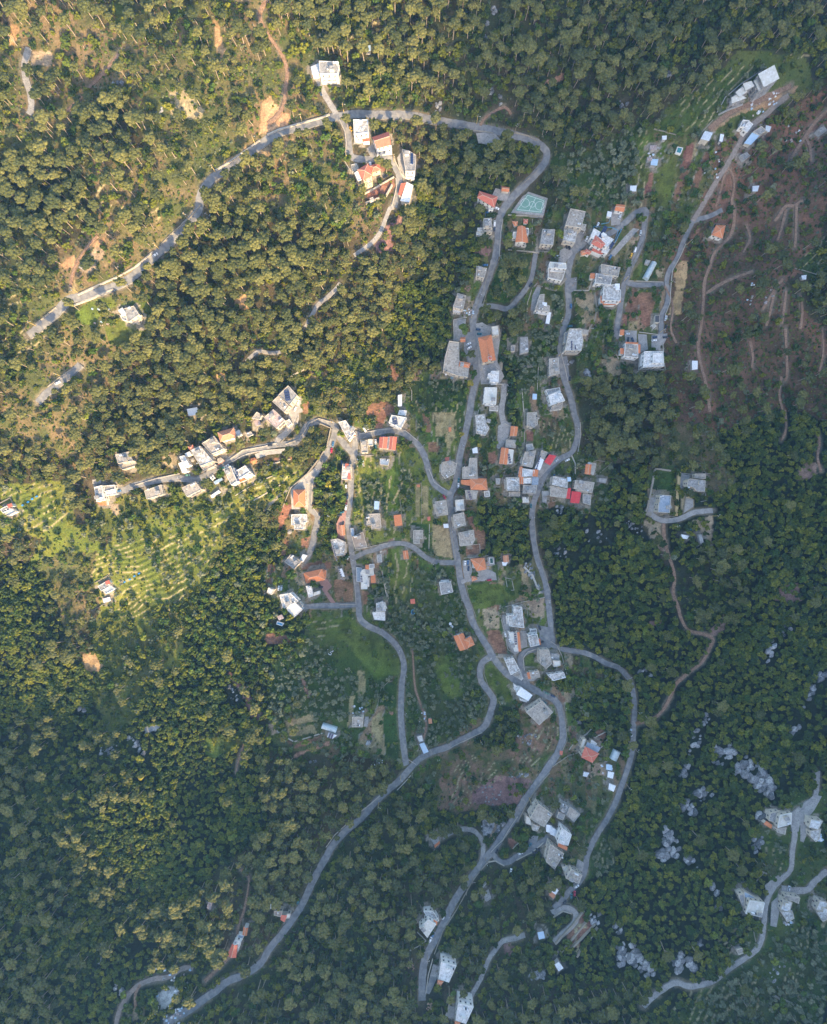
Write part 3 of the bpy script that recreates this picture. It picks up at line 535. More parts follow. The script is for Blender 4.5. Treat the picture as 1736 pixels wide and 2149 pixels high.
# cover: pine, tall pine, olive, maquis, garden tree, bush densities, ground mix
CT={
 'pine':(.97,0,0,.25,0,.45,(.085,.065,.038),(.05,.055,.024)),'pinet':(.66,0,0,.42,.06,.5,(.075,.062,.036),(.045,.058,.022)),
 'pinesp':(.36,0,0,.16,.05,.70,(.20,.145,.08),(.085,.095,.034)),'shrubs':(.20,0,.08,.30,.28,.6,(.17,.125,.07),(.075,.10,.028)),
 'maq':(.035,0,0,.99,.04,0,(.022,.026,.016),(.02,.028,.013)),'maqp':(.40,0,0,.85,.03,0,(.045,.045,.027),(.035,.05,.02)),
 'dark':(.03,0,.10,.8,.42,.2,(.03,.032,.018),(.025,.042,.014)),'olives':(.01,.72,.85,.03,.10,.35,(.07,.085,.028),(.05,.085,.019)),  # dark cover: the stream band's shadow is put into a darkened ground colour
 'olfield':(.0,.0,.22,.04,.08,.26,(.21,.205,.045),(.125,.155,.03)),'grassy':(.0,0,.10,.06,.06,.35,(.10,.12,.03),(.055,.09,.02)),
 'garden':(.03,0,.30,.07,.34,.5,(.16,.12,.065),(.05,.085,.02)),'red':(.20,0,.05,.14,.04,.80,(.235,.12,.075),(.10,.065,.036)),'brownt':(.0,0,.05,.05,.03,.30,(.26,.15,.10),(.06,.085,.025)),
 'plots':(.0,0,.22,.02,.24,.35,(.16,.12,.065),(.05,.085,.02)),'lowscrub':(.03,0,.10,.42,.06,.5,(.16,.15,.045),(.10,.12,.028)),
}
KEYS=list(CT);ci={k:i for i,k in enumerate(KEYS)}
MZ=H0(MX,MY);DX,DY=toD(MX,MY,MZ)
jx=(vn(MX,MY,14,21)-.5)*26;jy=(vn(MX,MY,14,22)-.5)*26
DXj,DYj=DX+jx,DY+jy
CLS=np.full(MX.shape,ci['pine'])
CLS[(DY>1400)]=ci['maqp'];CLS[(DX>1400)&(DY>700)]=ci['maq']
for k,s in COV:CLS[inpoly(DXj,DYj,P2(s))]=ci[k]
GPI=np.zeros(MX.shape,int)-1
gkeys=list(GCOL)
jx2=(vn(MX,MY,4,31)-.5)*3.5;jy2=(vn(MX,MY,4,32)-.5)*3.5
for g in GP:GPI[inpoly(DX+jx2,DY+jy2,TP(g[1],g[2]))]=gkeys.index(g[0])
TZI=np.zeros(MX.shape,int)-1
for q,z_ in enumerate(TZ):TZI[inpoly(DXj*.5+DX*.5,DYj*.5+DY*.5,TP(z_[0],z_[1]))]=q
# ------------------------------------------------------------------ houses
def win_mesh():
    b=MB();b.box((0,.03,0),(1.35,.14,1.5),m=0);b.box((0,-.05,0),(1.12,.06,1.26),m=1);b.box((0,-.085,0),(.06,.05,1.26),m=0);b.box((0,-.06,-.80),(1.55,.26,.10),m=0)
    return b.mesh('window',[M_FRAME,M_GLASS])
def door_mesh():
    b=MB();b.box((0,.03,1.05),(1.2,.14,2.1),m=0);b.box((0,-.05,1.02),(1.0,.06,1.95),m=1);b.box((.38,-.1,1.0),(.06,.05,.2),m=2)
    return b.mesh('door',[M_FRAME,mat('door_brown',(.12,.07,.045),rough=.5),M_METAL])
def panel_mesh():
    b=MB();c,s=math.cos(R(25)),math.sin(R(25));V=[]
    for z0 in(0,-.06):
        for x,y in((-.5,-.95),(.5,-.95),(.5,.95),(-.5,.95)):V.append((x,y*c,.55+y*s+z0))
    b.add(V,[(0,1,2,3),(7,6,5,4),(0,4,5,1),(1,5,6,2),(2,6,7,3),(3,7,4,0)],0)
    for x in(-.4,.4):b.box((x,.75,.42),(.06,.06,.84),m=1);b.box((x,-.75,.12),(.06,.06,.24),m=1)
    return b.mesh('solar_panel',[M_SOLAR,M_METAL])
def tank_mesh(m):
    b=MB();n=10;P=[(.62*math.cos(2*math.pi*i/n),.62*math.sin(2*math.pi*i/n)) for i in range(n)]
    b.prism(P,.25,1.35);Q=[(p[0]*.35,p[1]*.35) for p in P];V=[(p[0],p[1],1.35) for p in P]+[(q[0],q[1],1.6) for q in Q]
    b.add(V,[(i,(i+1)%n,n+(i+1)%n,n+i) for i in range(n)]+[tuple(range(n,2*n))]);b.box((0,0,.12),(1.1,1.1,.26),m=1)
    return b.mesh('water_tank',[m,M_METAL])
def dish_mesh():
    b=MB();n=10;V=[(0,0,.9)]+[(.55*math.cos(2*math.pi*i/n),.2+.5*math.sin(2*math.pi*i/n)*.8,1.1+.4*math.sin(2*math.pi*i/n)) for i in range(n)]
    b.add(V,[(0,1+i,1+(i+1)%n) for i in range(n)]+[(0,1+(i+1)%n,1+i) for i in range(n)]);b.tube([(0,0,0),(0,0,.95)],.05,5)
    return b.mesh('satellite_dish',[M_TANK])
ME_WIN=win_mesh();ME_DOOR=door_mesh();ME_PAN=panel_mesh();ME_TANK=tank_mesh(M_TANK);ME_TANKB=tank_mesh(M_TANKB);ME_DISH=dish_mesh()
FOOT=[];M_CAP=mat('ridge_mortar',(.62,.42,.30),(.70,.50,.38),scale=1)
def hiproof(mb,P,z,pitch,over,kind):
    # P quad ccw; ridge along the longer side pair
    P=inset(P,-over);a=[Vector(p) for p in P]
    if(a[1]-a[0]).length+(a[3]-a[2]).length<(a[2]-a[1]).length+(a[0]-a[3]).length:a=a[1:]+a[:1]
    m1=(a[1]+a[2])/2;m2=(a[3]+a[0])/2;L_=(m1-m2).length;wd=((a[2]-a[1]).length+(a[0]-a[3]).length)/2
    h=wd/2*pitch;cut=min(wd/2,L_*.48) if kind=='hip' else 0.0
    d=(m1-m2).normalized();r1=m1-d*cut;r2=m2+d*cut
    th=.18
    V=[(p.x,p.y,z-.02) for p in a]+[(r1.x,r1.y,z+h),(r2.x,r2.y,z+h)];V+=[(v[0],v[1],v[2]-th) for v in V]
    F=[(0,1,4,5),(1,2,4),(2,3,5,4),(3,0,5)]
    if kind=='gable':F=[(0,1,4,5),(2,3,5,4)]
    G=[tuple(i+6 for i in f[::-1]) for f in F];S=[(i,i+6,(i+1)%4+6,(i+1)%4) for i in range(4)] if kind=='hip' else[(0,6,7,1),(2,8,9,3),(1,7,10,4),(4,10,8,2),(3,9,11,5),(5,11,6,0)]
    mb.add(V,F+G+S);return a,r1,r2,h
def house(label,blocks,wall='b',cat='house',name='house',solar=None,tanks=None,seed=None,group=None,minor=False):
    """blocks: (tile, polygon at roof level, height, roof kind, roof colour[, wall])"""
    rr=random.Random(sum(map(ord,label)));root=None;base=[]
    for bi,blk in enumerate(blocks):
        t,P,h,kind,rc=blk[:5];wk=blk[5] if len(blk)>5 else wall
        D=TP(t,P);cx=sum(p[0] for p in D)/len(D);cy=sum(p[1] for p in D)/len(D)
        x,y,zg=gnd((cx,cy),h);zr=zg+h;W=ccw([at(d,zr) for d in D])
        gz=[float(H0(*p)) for p in W];zb=min(gz)-1.2
        if root is None:root=thing(name,label,cat,(x,y,zg),0,group);ox,oy,oz=x,y,zg
        Wl=[(p[0]-ox,p[1]-oy) for p in W];zr_=zr-oz;zb_=zb-oz
        mark(W,1.2);FOOT.append(W)
        n=len(Wl)
        if kind in('flat','slab'):
            b=MB();b.prism(Wl,zb_,zr_-.01,bot=False);wo_=b.obj('wall',WALLM[wk],root)
            I=inset(Wl,.28);b=MB();b.add([(p[0],p[1],zr_+.02) for p in I],[tuple(range(n))]);b.obj('roof',ROOF[rc],root)
            if kind=='flat':
                O=inset(Wl,-.06);ph=rr.choice([.35,.55,.7]);V=[(p[0],p[1],zr_-.25) for p in O]+[(p[0],p[1],zr_+ph) for p in O]+[(p[0],p[1],zr_+ph) for p in I]+[(p[0],p[1],zr_-.0) for p in I];F=[]
                for i in range(n):
                    j=(i+1)%n;F+=[(i,j,n+j,n+i),(n+i,n+j,2*n+j,2*n+i),(2*n+i,2*n+j,3*n+j,3*n+i)]
                b=MB();b.add(V,F);b.obj('parapet',WALLM[rr.choice([wk,wk,'w' if rc in('white','patch','cream') else 'b'])],root)
        elif kind in('hip','gable'):
            b=MB();b.prism(Wl,zb_,zr_-.22,bot=False);wo_=b.obj('wall',WALLM[wk],root)
            b=MB();a,r1,r2,hh=hiproof(b,Wl,zr_,.42,.55,kind);ro=b.obj('roof',ROOF[rc],root)
            if kind=='gable':
                for q in((a[1],a[2],r1),(a[3],a[0],r2)):
                    u=[q[0].lerp(q[2],.0),q[1]];c_=(q[0]+q[1])/2;inn=(Vector((sum(p[0] for p in Wl)/n,sum(p[1] for p in Wl)/n))-c_).normalized()*.6
                    b=MB();b.add([(q[0].x*.93+c_.x*.07+inn.x,q[0].y*.93+c_.y*.07+inn.y,zr_-.25),(q[1].x*.93+c_.x*.07+inn.x,q[1].y*.93+c_.y*.07+inn.y,zr_-.25),(q[2].x+inn.x,q[2].y+inn.y,zr_+hh*.94-.1)],[(0,1,2)]);b.obj('gable_end',WALLM[wk],root)
            b=MB();c0=(Vector(r1)+Vector(r2))/2;dd=(Vector(r2)-Vector(r1));dd=dd.normalized() if dd.length>.1 else Vector((1,0))
            wdz=math.atan2(dd.y,dd.x);L_=(Vector(r2)-Vector(r1)).length
            b.box((c0.x,c0.y,zr_+hh+.02),(max(.5,L_),.32,.16),wdz);ro2=b.obj('ridge_cap',M_CAP,root)
            if kind=='hip':
                for q_,e_ in((a[1],r1),(a[2],r1),(a[3],r2),(a[0],r2)):b=MB();b.tube([(q_.x,q_.y,zr_+.06),(e_[0],e_[1],zr_+hh+.06)],.15,5);b.obj('hip_cap',M_CAP,root)
        elif kind in('tin','shed'):
            b=MB();b.prism(inset(Wl,.15),zb_,zr_-.12,bot=False);wo_=b.obj('wall',WALLM[wk],root)
            O=inset(Wl,-.3);b=MB();V=[(p[0],p[1],zr_-.08+(.35 if i<len(O)//2 else 0)) for i,p in enumerate(O)];V+=[(v[0],v[1],v[2]-.07) for v in V]
            m_=len(O);b.add(V,[tuple(range(m_)),tuple(range(2*m_-1,m_-1,-1))]+[(i,m_+i,m_+(i+1)%m_,(i+1)%m_) for i in range(m_)]);ro=b.obj('roof',ROOF[rc],root)
            # corrugation ribs laid across the sheet
            if m_==4:
                p=[Vector(v[:3]) for v in V[:4]];b=MB();k_=max(2,int((p[1]-p[0]).length/1.1))
                for i in range(1,k_):q0=p[0].lerp(p[1],i/k_);q1=p[3].lerp(p[2],i/k_);b.tube([(q0.x,q0.y,q0.z+.03),(q1.x,q1.y,q1.z+.03)],.05,4)
                b.obj('rib',ROOF[rc],ro)
        elif kind=='frame': # unfinished frame: slabs on columns
            nfl=max(1,int(round(h/3.1)));wo_=None
            for f_ in range(nfl+1):
                z_=zr_-f_*3.1;
                b=MB();b.prism(inset(Wl,.0 if f_ else-.15),z_-.28,z_);b.obj('floor_slab',WALLM['g'] if f_ else ROOF[rc],root)
            I=inset(Wl,.5);pts=[]
            for i in range(n):
                a_,b_=Vector(I[i]),Vector(I[(i+1)%n]);k_=max(1,int((b_-a_).length/4.5))
                pts+=[a_.lerp(b_,q/k_) for q in range(k_)]
            for p in pts:b=MB();b.box((p.x,p.y,(zr_+zb_)/2-.16),(.42,.42,zr_-zb_-.36));b.obj('column',WALLM['g'],root)
            ctr=Vector((sum(p[0] for p in Wl)/n,sum(p[1] for p in Wl)/n))
            b=MB();b.box((ctr.x,ctr.y,(zr_+zb_)/2),(2.6,3.2,zr_-zb_-.5));b.obj('stair_core',WALLM['g'],root)
        elif kind=='pergola':
            b=MB();a=[Vector(p) for p in Wl];wo_=None
            for p in a:b.box((p.x,p.y,(zb_+zr_)/2),(.25,.25,zr_-zb_))
            b.obj('post',WALLM['w'],root)
            for i in range(7):
                q0=a[0].lerp(a[1],i/6);q1=a[3].lerp(a[2],i/6);b=MB();b.tube([(q0.x,q0.y,zr_),(q1.x,q1.y,zr_)],.12,4);b.obj('beam',WALLM['w'],root)
            b=MB();b.tube([(a[0].x,a[0].y,zr_-.2),(a[1].x,a[1].y,zr_-.2)],.14,4);b.tube([(a[3].x,a[3].y,zr_-.2),(a[2].x,a[2].y,zr_-.2)],.14,4);b.obj('rail',WALLM['w'],root)
        # openings and balconies on the sides that face the middle of the place
        if kind in('flat','hip','gable') and not minor and h>2.8 and wo_ is not None:
            nfl=max(1,int(h/3.0));best=None
            for i in range(n):
                p,q=Vector(Wl[i]),Vector(Wl[(i+1)%n]);e=q-p;L_=e.length
                if L_<3:continue
                nn=Vector((e.y,-e.x)).normalized();mid=(p+q)/2;vw=Vector((-(mid.x+ox),-(mid.y+oy))).normalized()
                if nn.dot(vw)<-.15:continue
                k_=max(1,int(L_/3.4));rz=math.atan2(e.y,e.x)
                if best is None or L_*(nn.dot(vw)+.3)>best[0]:best=(L_*(nn.dot(vw)+.3),p,q,nn,rz,L_)
                for f_ in range(nfl):
                    for j in range(k_):
                        c=p.lerp(q,(j+.5)/k_)+nn*.02;z_=zr_-1.65-f_*3.0-(.35 if kind!='flat' else 0)
                        gzz=float(H0(c.x+ox,c.y+oy))-oz
                        if z_-.8<gzz+.2:continue
                        w_=mobj('window',ME_WIN,root);w_.location=(c.x,c.y,z_);w_.rotation_euler=(0,0,rz)
            if best and bi==0:
                _,p,q,nn,rz,L_=best;c=p.lerp(q,.5)+nn*.03;gzz=float(H0(c.x+ox,c.y+oy))-oz
                d_=mobj('door',ME_DOOR,root);d_.location=(p.lerp(q,.5 if int(L_/3.4)%2==0 else min(.9,1/max(1,int(L_/3.4))))[:]+(gzz+.1,));d_.location.x+=nn.x*.03;d_.location.y+=nn.y*.03;d_.rotation_euler=(0,0,rz)
                if h>6 and kind=='flat' and rr.random()<.65 and L_>6:
                    for f_ in range(nfl-1):
                        z_=zr_-3.0*(f_+1)+.05
                        if z_<gzz+2:continue
                        b=MB();cc=p.lerp(q,.5)+nn*.8;b.box((cc.x,cc.y,z_),(L_*.72,1.6,.18),rz)
                        o2=p.lerp(q,.5)+nn*1.55;b.box((o2.x,o2.y,z_+.55),(L_*.72,.12,.9),rz);b.obj('balcony',WALLM[wk],root)
        base.append((Wl,zr_,kind,h))
    # roof furniture
    def onroof(W_,z_,u,v):
        n=len(W_);a=[Vector(p) for p in W_];m=sum((p for p in a),Vector((0,0)))/n
        e=(a[1]-a[0]).normalized();f=Vector((-e.y,e.x));ex=max(abs((p-m).dot(e)) for p in a);ey=max(abs((p-m).dot(f)) for p in a)
        return m+e*ex*u+f*ey*v,math.atan2(e.y,e.x)
    Wl,zr_,kind,h=base[0]
    if kind in('flat','slab') and not minor:
        k_=tanks if tanks is not None else rr.choice([1,2,2,3])
        u0,v0=rr.uniform(-.6,.6),rr.choice([-.6,.6])
        for i in range(k_):
            p,rz=onroof(Wl,zr_,max(-.75,min(.75,u0+i*.2)),v0);o=mobj('water_tank',ME_TANKB if rr.random()<.2 else ME_TANK,root);o.location=(p.x,p.y,zr_+.02)
        if h>5 and rr.random()<.75:
            p,rz=onroof(Wl,zr_,rr.uniform(-.5,.5),rr.choice([-.45,.45]));b=MB();b.box((p.x,p.y,zr_+1.2),(3.2,2.6,2.36),rz);hb=b.obj('stair_hut',WALLM[wall],root)
            b=MB();b.box((p.x,p.y,zr_+2.48),(3.7,3.1,.2),rz);b.obj('hut_roof',ROOF['grey' if blocks[0][4]!='white' else 'white'],hb)
        if rr.random()<.6:
            p,rz=onroof(Wl,zr_,rr.uniform(-.7,.7),rr.uniform(-.6,.6));o=mobj('satellite_dish',ME_DISH,root);o.location=(p.x,p.y,zr_+.02)
        for _ in range(rr.choice([0,1,2])):
            p,rz=onroof(Wl,zr_,rr.uniform(-.7,.7),rr.uniform(-.6,.6));b=MB();b.box((p.x,p.y,zr_+.27),(rr.uniform(.6,1.4),rr.uniform(.5,.9),.5),rz);b.obj('roof_vent',M_METAL,root)
    if solar:
        for(t,x,y,nx,ny,ang,bi) in solar:
            Wl,zr_,kind,h=base[bi];c=at(T(t,x,y),zr_+oz);c=Vector((c[0]-ox,c[1]-oy));a=R(ang)
            for i in range(nx):
                for j in range(ny):
                    dx,dy=(i-(nx-1)/2)*1.08,(j-(ny-1)/2)*2.15;o=mobj('solar_panel',ME_PAN,root)
                    o.location=(c.x+dx*math.cos(a)-dy*math.sin(a),c.y+dx*math.sin(a)+dy*math.cos(a),zr_+.03);o.rotation_euler=(0,0,a)
    return root
Hh=house
# upper hamlet
Hh('white flat-roofed house at the end of the drive above the upper road',[('10',[(932,500),(1048,505),(1098,535),(1085,605),(940,605)],9,'flat','grey'),('10',[(945,612),(1083,610),(1070,645),(950,648)],5,'flat','white'),('10',[(868,545),(928,520),(932,600),(880,610)],4,'tin','tin')],'w')
Hh('white house with a faded roof beside the yellow car',[('10',[(1213,980),(1333,980),(1335,1085),(1218,1100)],8,'flat','patch'),('10',[(1285,1120),(1335,1105),(1345,1150),(1290,1158)],3.5,'tin','red'),('10',[(1225,1108),(1280,1106),(1282,1128),(1228,1130)],5,'flat','beige')],'w')
Hh('white villa with a large plain red gabled roof above the lane',[('10',[(1372,1125),(1498,1082),(1512,1178),(1408,1208)],9,'gable','red'),('10',[(1402,1218),(1524,1190),(1527,1212),(1405,1245)],5.5,'flat','white')],'w')
Hh('cream villa with a pyramid red roof and arched porch above the soil garden',[('10',[(1252,1390),(1330,1343),(1362,1430),(1296,1470)],9,'hip','red'),('10',[(1345,1358),(1415,1338),(1432,1385),(1368,1405)],5,'hip','red'),('10',[(1222,1415),(1250,1400),(1280,1470),(1250,1480)],7,'flat','white'),('10',[(1310,1478),(1352,1462),(1368,1492),(1325,1510)],4.5,'flat','white')],'y')
Hh('tall pale house with eight blue panels east of the upper lane',[('10',[(1612,1220),(1668,1235),(1725,1270),(1715,1400),(1640,1400)],9,'flat','grey'),('10',[(1655,1410),(1712,1405),(1705,1432),(1660,1436)],6,'flat','white')],'w',solar=[('10',1692,1300,2,4,0,0)])
Hh('house with a white sheet roof and red side strip at the lane corner',[('10',[(1650,1490),(1700,1515),(1668,1650),(1600,1640)],6,'tin','wtin'),('10',[(1605,1500),(1638,1495),(1600,1600),(1582,1590)],4.5,'tin','red')],'b')
Hh('tiny pale blue hut alone among the northern pines',[('10',[(1313,375),(1350,372),(1352,412),(1316,414)],3,'tin','btin')],'b','hut','hut',minor=True)
Hh('white lattice pergola west of the pyramid-roofed villa',[('10',[(1196,1345),(1240,1335),(1252,1380),(1208,1400)],3,'pergola','white')],'w','pergola','pergola')
Hh('white lattice pergola at the soil garden corner',[('10',[(1348,1618),(1372,1610),(1382,1640),(1358,1648)],2.6,'pergola','white')],'w','pergola','pergola')
# western wood
Hh('isolated grey house with a cluttered roof below the western upper road',[('01',[(1005,850),(1095,825),(1140,895),(1055,955)],5,'flat','grey'),('01',[(968,860),(1000,840),(1030,888),(1000,900)],4,'tin','tin'),('01',[(1105,905),(1160,900),(1130,968),(1075,960)],3,'flat','beige'),('01',[(985,905),(1030,900),(1045,950),(1005,940)],3.5,'flat','patch')],'b')
Hh('white sheet-roofed house half hidden by pines on the western wood edge',[('02',[(1530,-5),(1608,-20),(1625,38),(1545,45)],4.5,'tin','wtin')],'b')
Hh('grey terraced house alone among the western trees',[('02',[(945,365),(1055,340),(1090,415),(968,438)],6,'flat','grey'),('02',[(972,448),(1112,422),(1130,452),(1003,490)],3.2,'flat','beige')],'b')
Hh('rambling white house with an orange porch at the western end of the street',[('02',[(770,632),(835,615),(855,735),(792,752)],6,'flat','patch'),('02',[(800,758),(868,742),(870,775),(822,776)],3.5,'tin','orange'),('02',[(848,680),(948,652),(954,690),(862,702)],3.2,'flat','white'),('02',[(850,620),(940,612),(944,645),(856,668)],4,'flat','grey')],'w')
Hh('plain beige block below the western street with a sheet on its roof',[('02',[(1182,660),(1250,635),(1318,610),(1335,690),(1200,728)],6,'flat','beige')],'b')
# western row
Hh('beige flat-roofed block on the downhill side of the western street',[('A',[(338,1352),(570,1242),(680,1378),(430,1508)],7,'flat','beige')],'b')
Hh('narrow bright white house at the west end of the sunlit row',[('A',[(300,815),(385,790),(470,955),(400,1000)],6,'flat','white'),('A',[(278,930),(350,900),(435,1060),(350,1095)],5,'flat','white')],'w')
Hh('large pale apartment house with an orange strip above the western street',[('A',[(490,700),(660,625),(885,890),(665,975)],9,'flat','patch'),('A',[(665,985),(885,905),(935,960),(735,1055)],5,'flat','beige'),('A',[(765,915),(860,875),(870,905),(785,940)],9.8,'tin','orange'),('A',[(455,640),(520,615),(540,665),(490,690)],6,'hip','red')],'b')
Hh('long beige house with two dishes on its roof in the western row',[('A',[(690,580),(900,452),(1070,675),(865,765)],8,'flat','beige'),('A',[(850,775),(1075,685),(1082,705),(880,800)],5.5,'flat','white')],'b')
Hh('villa with a big weathered hip roof at the foot of the pine slope',[('A',[(968,395),(1232,318),(1278,462),(1012,545)],7,'hip','tile'),('A',[(1275,380),(1330,345),(1365,425),(1300,455)],4,'flat','white')],'w')
Hh('small grey cube house east of the big hip roof',[('A',[(1445,412),(1535,372),(1572,430),(1490,470)],4,'flat','grey')],'w')
Hh('big cream house with a glazed roof terrace below the western street',[('A',[(1065,1030),(1185,970),(1300,1238),(1200,1305)],9,'flat','beige'),('A',[(1260,1070),(1440,965),(1525,1075),(1335,1195)],8,'flat','patch'),('A',[(1325,1210),(1390,1190),(1445,1215),(1345,1255)],5,'tin','orange'),('A',[(1420,1165),(1560,1095),(1578,1130),(1450,1200)],6.5,'flat','white')],'w',solar=[('A',1300,1130,2,5,12,1)])
Hh('little flat shelter with an orange edge beside the western street',[('A',[(950,850),(1010,825),(1075,880),(965,940)],3,'slab','beige'),('A',[(965,945),(1078,875),(1080,890),(975,955)],2.8,'tin','orange')],'b','shelter','shelter',minor=True)
Hh('pale blue sheet shed behind the two parked white cars',[('A',[(892,1250),(1020,1178),(1045,1208),(925,1290)],3,'tin','btin')],'w','shed','shed',minor=True)
Hh('white sheet shed on the slope below the western row',[('A',[(838,1490),(975,1395),(1000,1420),(865,1525)],3,'tin','wtin')],'w','shed','shed',minor=True)
Hh('white canopy between the narrow white house and the apartments',[('A',[(392,760),(470,722),(505,775),(430,808)],3.5,'tin','wtin')],'w','shed','shed',minor=True)
# head of the village
Hh('tall terrace house with a dark solar array at the head of the village',[('11',[(552,1605),(600,1560),(690,1640),(650,1695)],8,'flat','beige'),('11',[(600,1555),(680,1475),(755,1555),(695,1632)],9,'flat','grey')],'b',solar=[('11',675,1560,4,4,10,1)])
Hh('old house with rusty patched roofs below the terrace house',[('12',[(482,62),(560,-5),(655,85),(585,150)],8,'flat','rust'),('12',[(655,95),(690,75),(712,110),(680,140)],4,'flat','patch')],'b')
Hh('narrow beige house with a tiny red annex above the rusty-roofed house',[('12',[(382,70),(425,15),(470,45),(450,75)],4.5,'flat','beige')],'b')
Hh('rusty sheet hut in the garden above the weathered hip roof',[('12',[(400,90),(440,78),(456,118),(418,130)],3,'tin','rust')],'g','hut','hut',minor=True)
Hh('old white terrace house standing alone in the street fork',[('12',[(1092,100),(1150,86),(1225,188),(1175,252)],7,'flat','patch'),('12',[(1205,195),(1222,190),(1228,212),(1210,218)],4,'tin','red')],'w')
Hh('square villa with a bright orange hip roof and white eaves by the stream',[('12',[(728,655),(815,655),(815,788),(728,788)],8,'hip','orange')],'w')
Hh('angular white house with white parapets below the square orange villa',[('12',[(708,855),(780,850),(830,852),(835,915),(810,920),(808,975),(732,975),(730,942),(706,938)],7,'flat','patch')],'w')
Hh('narrow street house with two red roof patches beside the middle street',[('12',[(1125,440),(1195,445),(1190,570),(1115,565)],7,'flat','patch'),('12',[(1150,440),(1172,442),(1170,474),(1147,472)],8.5,'tin','red'),('12',[(1172,520),(1190,522),(1188,566),(1168,563)],8,'tin','red')],'b')
Hh('beige house with a shed annex south of the central cross street',[('12',[(1270,246),(1328,246),(1330,348),(1282,350)],6,'flat','beige'),('12',[(1332,240),(1372,240),(1374,290),(1334,292)],4.5,'flat','cream')],'b')
Hh('double house with two red gabled roofs and a flat middle',[('12',[(1432,226),(1488,226),(1480,312),(1425,305)],8,'gable','red'),('12',[(1512,220),(1565,226),(1552,324),(1502,318)],8,'gable','red'),('12',[(1489,222),(1511,222),(1502,318),(1481,314)],7.5,'flat','grey')],'b')
Hh('low grey block south of the twin red gables',[('12',[(1430,398),(1510,400),(1500,452),(1430,446)],4,'flat','blue')],'b')
Hh('white house with a dark solar array above the central cross street',[('12',[(1525,42),(1648,62),(1600,150),(1502,102)],8,'flat','cream'),('11',[(1580,1555),(1608,1550),(1606,1640),(1580,1642)],4,'tin','wtin'),('12',[(1590,0),(1650,5),(1640,45),(1575,38)],5,'flat','white')],'w',solar=[('12',1553,92,4,3,8,0)])
Hh('beige L-shaped house in the orchard east of the middle street',[('12',[(1330,850),(1430,845),(1440,965),(1362,975),(1358,942),(1322,940),(1322,905),(1338,902)],6,'flat','beige')],'b')
Hh('pale blue sheet shed in the orchard north of the L-shaped house',[('12',[(1388,746),(1424,750),(1418,812),(1384,808)],3,'tin','btin')],'b','shed','shed',minor=True)
Hh('red tin-roofed barn alone beside a field wall',[('12',[(1545,862),(1600,856),(1612,940),(1555,948)],4,'tin','orange')],'b','barn','barn',minor=True)
Hh('dark-roofed square house at the little crossroads',[('12',[(1200,1040),(1290,995),(1325,1120),(1230,1138)],7,'flat','dark'),('12',[(1187,965),(1215,965),(1222,1030),(1196,1034)],3.5,'slab','blue')],'b')
Hh('patchy white house with a long solar strip west of the middle street',[('12',[(1028,1060),(1085,1050),(1150,1080),(1140,1185),(1060,1195)],8,'flat','patch')],'b',solar=[('12',1060,1160,1,8,15,0)])
Hh('long low garage with a pinkish tiled roof beside the red driveway',[('12',[(1103,945),(1135,945),(1142,1018),(1112,1022)],3.8,'gable','tile')],'b','garage','garage')
Hh('grey house on the stream side with a white canopy beside it',[('12',[(650,1240),(700,1182),(790,1238),(730,1300)],6,'flat','grey'),('12',[(800,1180),(833,1190),(800,1242),(776,1230)],4.5,'tin','wtin')],'b')
Hh('large villa with a broad orange hip roof above the ploughed gardens',[('12',[(812,1335),(955,1303),(980,1385),(830,1412)],6,'hip','orange'),('12',[(940,1305),(988,1312),(985,1372),(948,1368)],5,'hip','orange')],'b')
Hh('low white pool house with a curved wing below the broad orange roof',[('12',[(825,1438),(872,1440),(885,1520),(850,1532)],3.2,'flat','white'),('12',[(888,1492),(935,1478),(942,1500),(890,1520)],3,'slab','cream')],'w')
Hh('pale house with orange roof corners east of the middle street',[('12',[(1270,1330),(1290,1302),(1375,1292),(1382,1350),(1330,1355),(1326,1462),(1278,1462)],7,'flat','cream'),('12',[(1357,1348),(1390,1346),(1393,1410),(1360,1412)],5,'tin','orange'),('12',[(1313,1268),(1338,1268),(1338,1300),(1314,1300)],6,'tin','orange'),('12',[(1238,1284),(1285,1290),(1268,1405),(1240,1400)],4,'flat','blue'),('12',[(1342,1262),(1382,1258),(1384,1290),(1344,1294)],5,'flat','grey')],'w',solar=[('12',1278,1380,2,3,5,0)])
Hh('teal-sided stand of panels in the garden by the middle street',[('12',[(1088,1300),(1120,1292),(1146,1365),(1112,1362)],2.8,'slab','wtin')],'g','shed','shed',minor=True,solar=[('12',1108,1335,1,6,20,0)])
Hh('small cube house beside the dark woods',[('12',[(520,1450),(570,1468),(545,1510),(506,1492)],4.5,'flat','cream')],'b')
Hh('L-shaped pair of pale flat roofs at the end of the southern lane',[('12',[(610,1512),(700,1496),(765,1562),(640,1622)],7,'flat','patch'),('12',[(662,1620),(735,1572),(798,1630),(730,1693)],6,'flat','cream'),('12',[(745,1575),(775,1568),(800,1600),(790,1618)],5,'flat','grey')],'w')
Hh('stepped white house just above the lower street junction',[('12',[(1400,1582),(1454,1566),(1478,1640),(1400,1650)],8,'flat','patch'),('12',[(1368,1655),(1470,1648),(1472,1720),(1385,1712)],6,'flat','white')],'w')
Hh('small grey shed beside the straight orchard path',[('12',[(1405,1184),(1444,1180),(1448,1244),(1410,1248)],3,'slab','grey')],'b','shed','shed',minor=True)
Hh('tiny orange-roofed hut by the bend of the little cross lane',[('12',[(1622,1155),(1652,1152),(1662,1210),(1630,1215)],3,'gable','orange')],'w','hut','hut',minor=True)
Hh('tiny red hut in the lower orchard next to the round pool',[('12',[(1680,1548),(1712,1545),(1716,1580),(1684,1582)],3,'tin','red')],'w','hut','hut',minor=True)
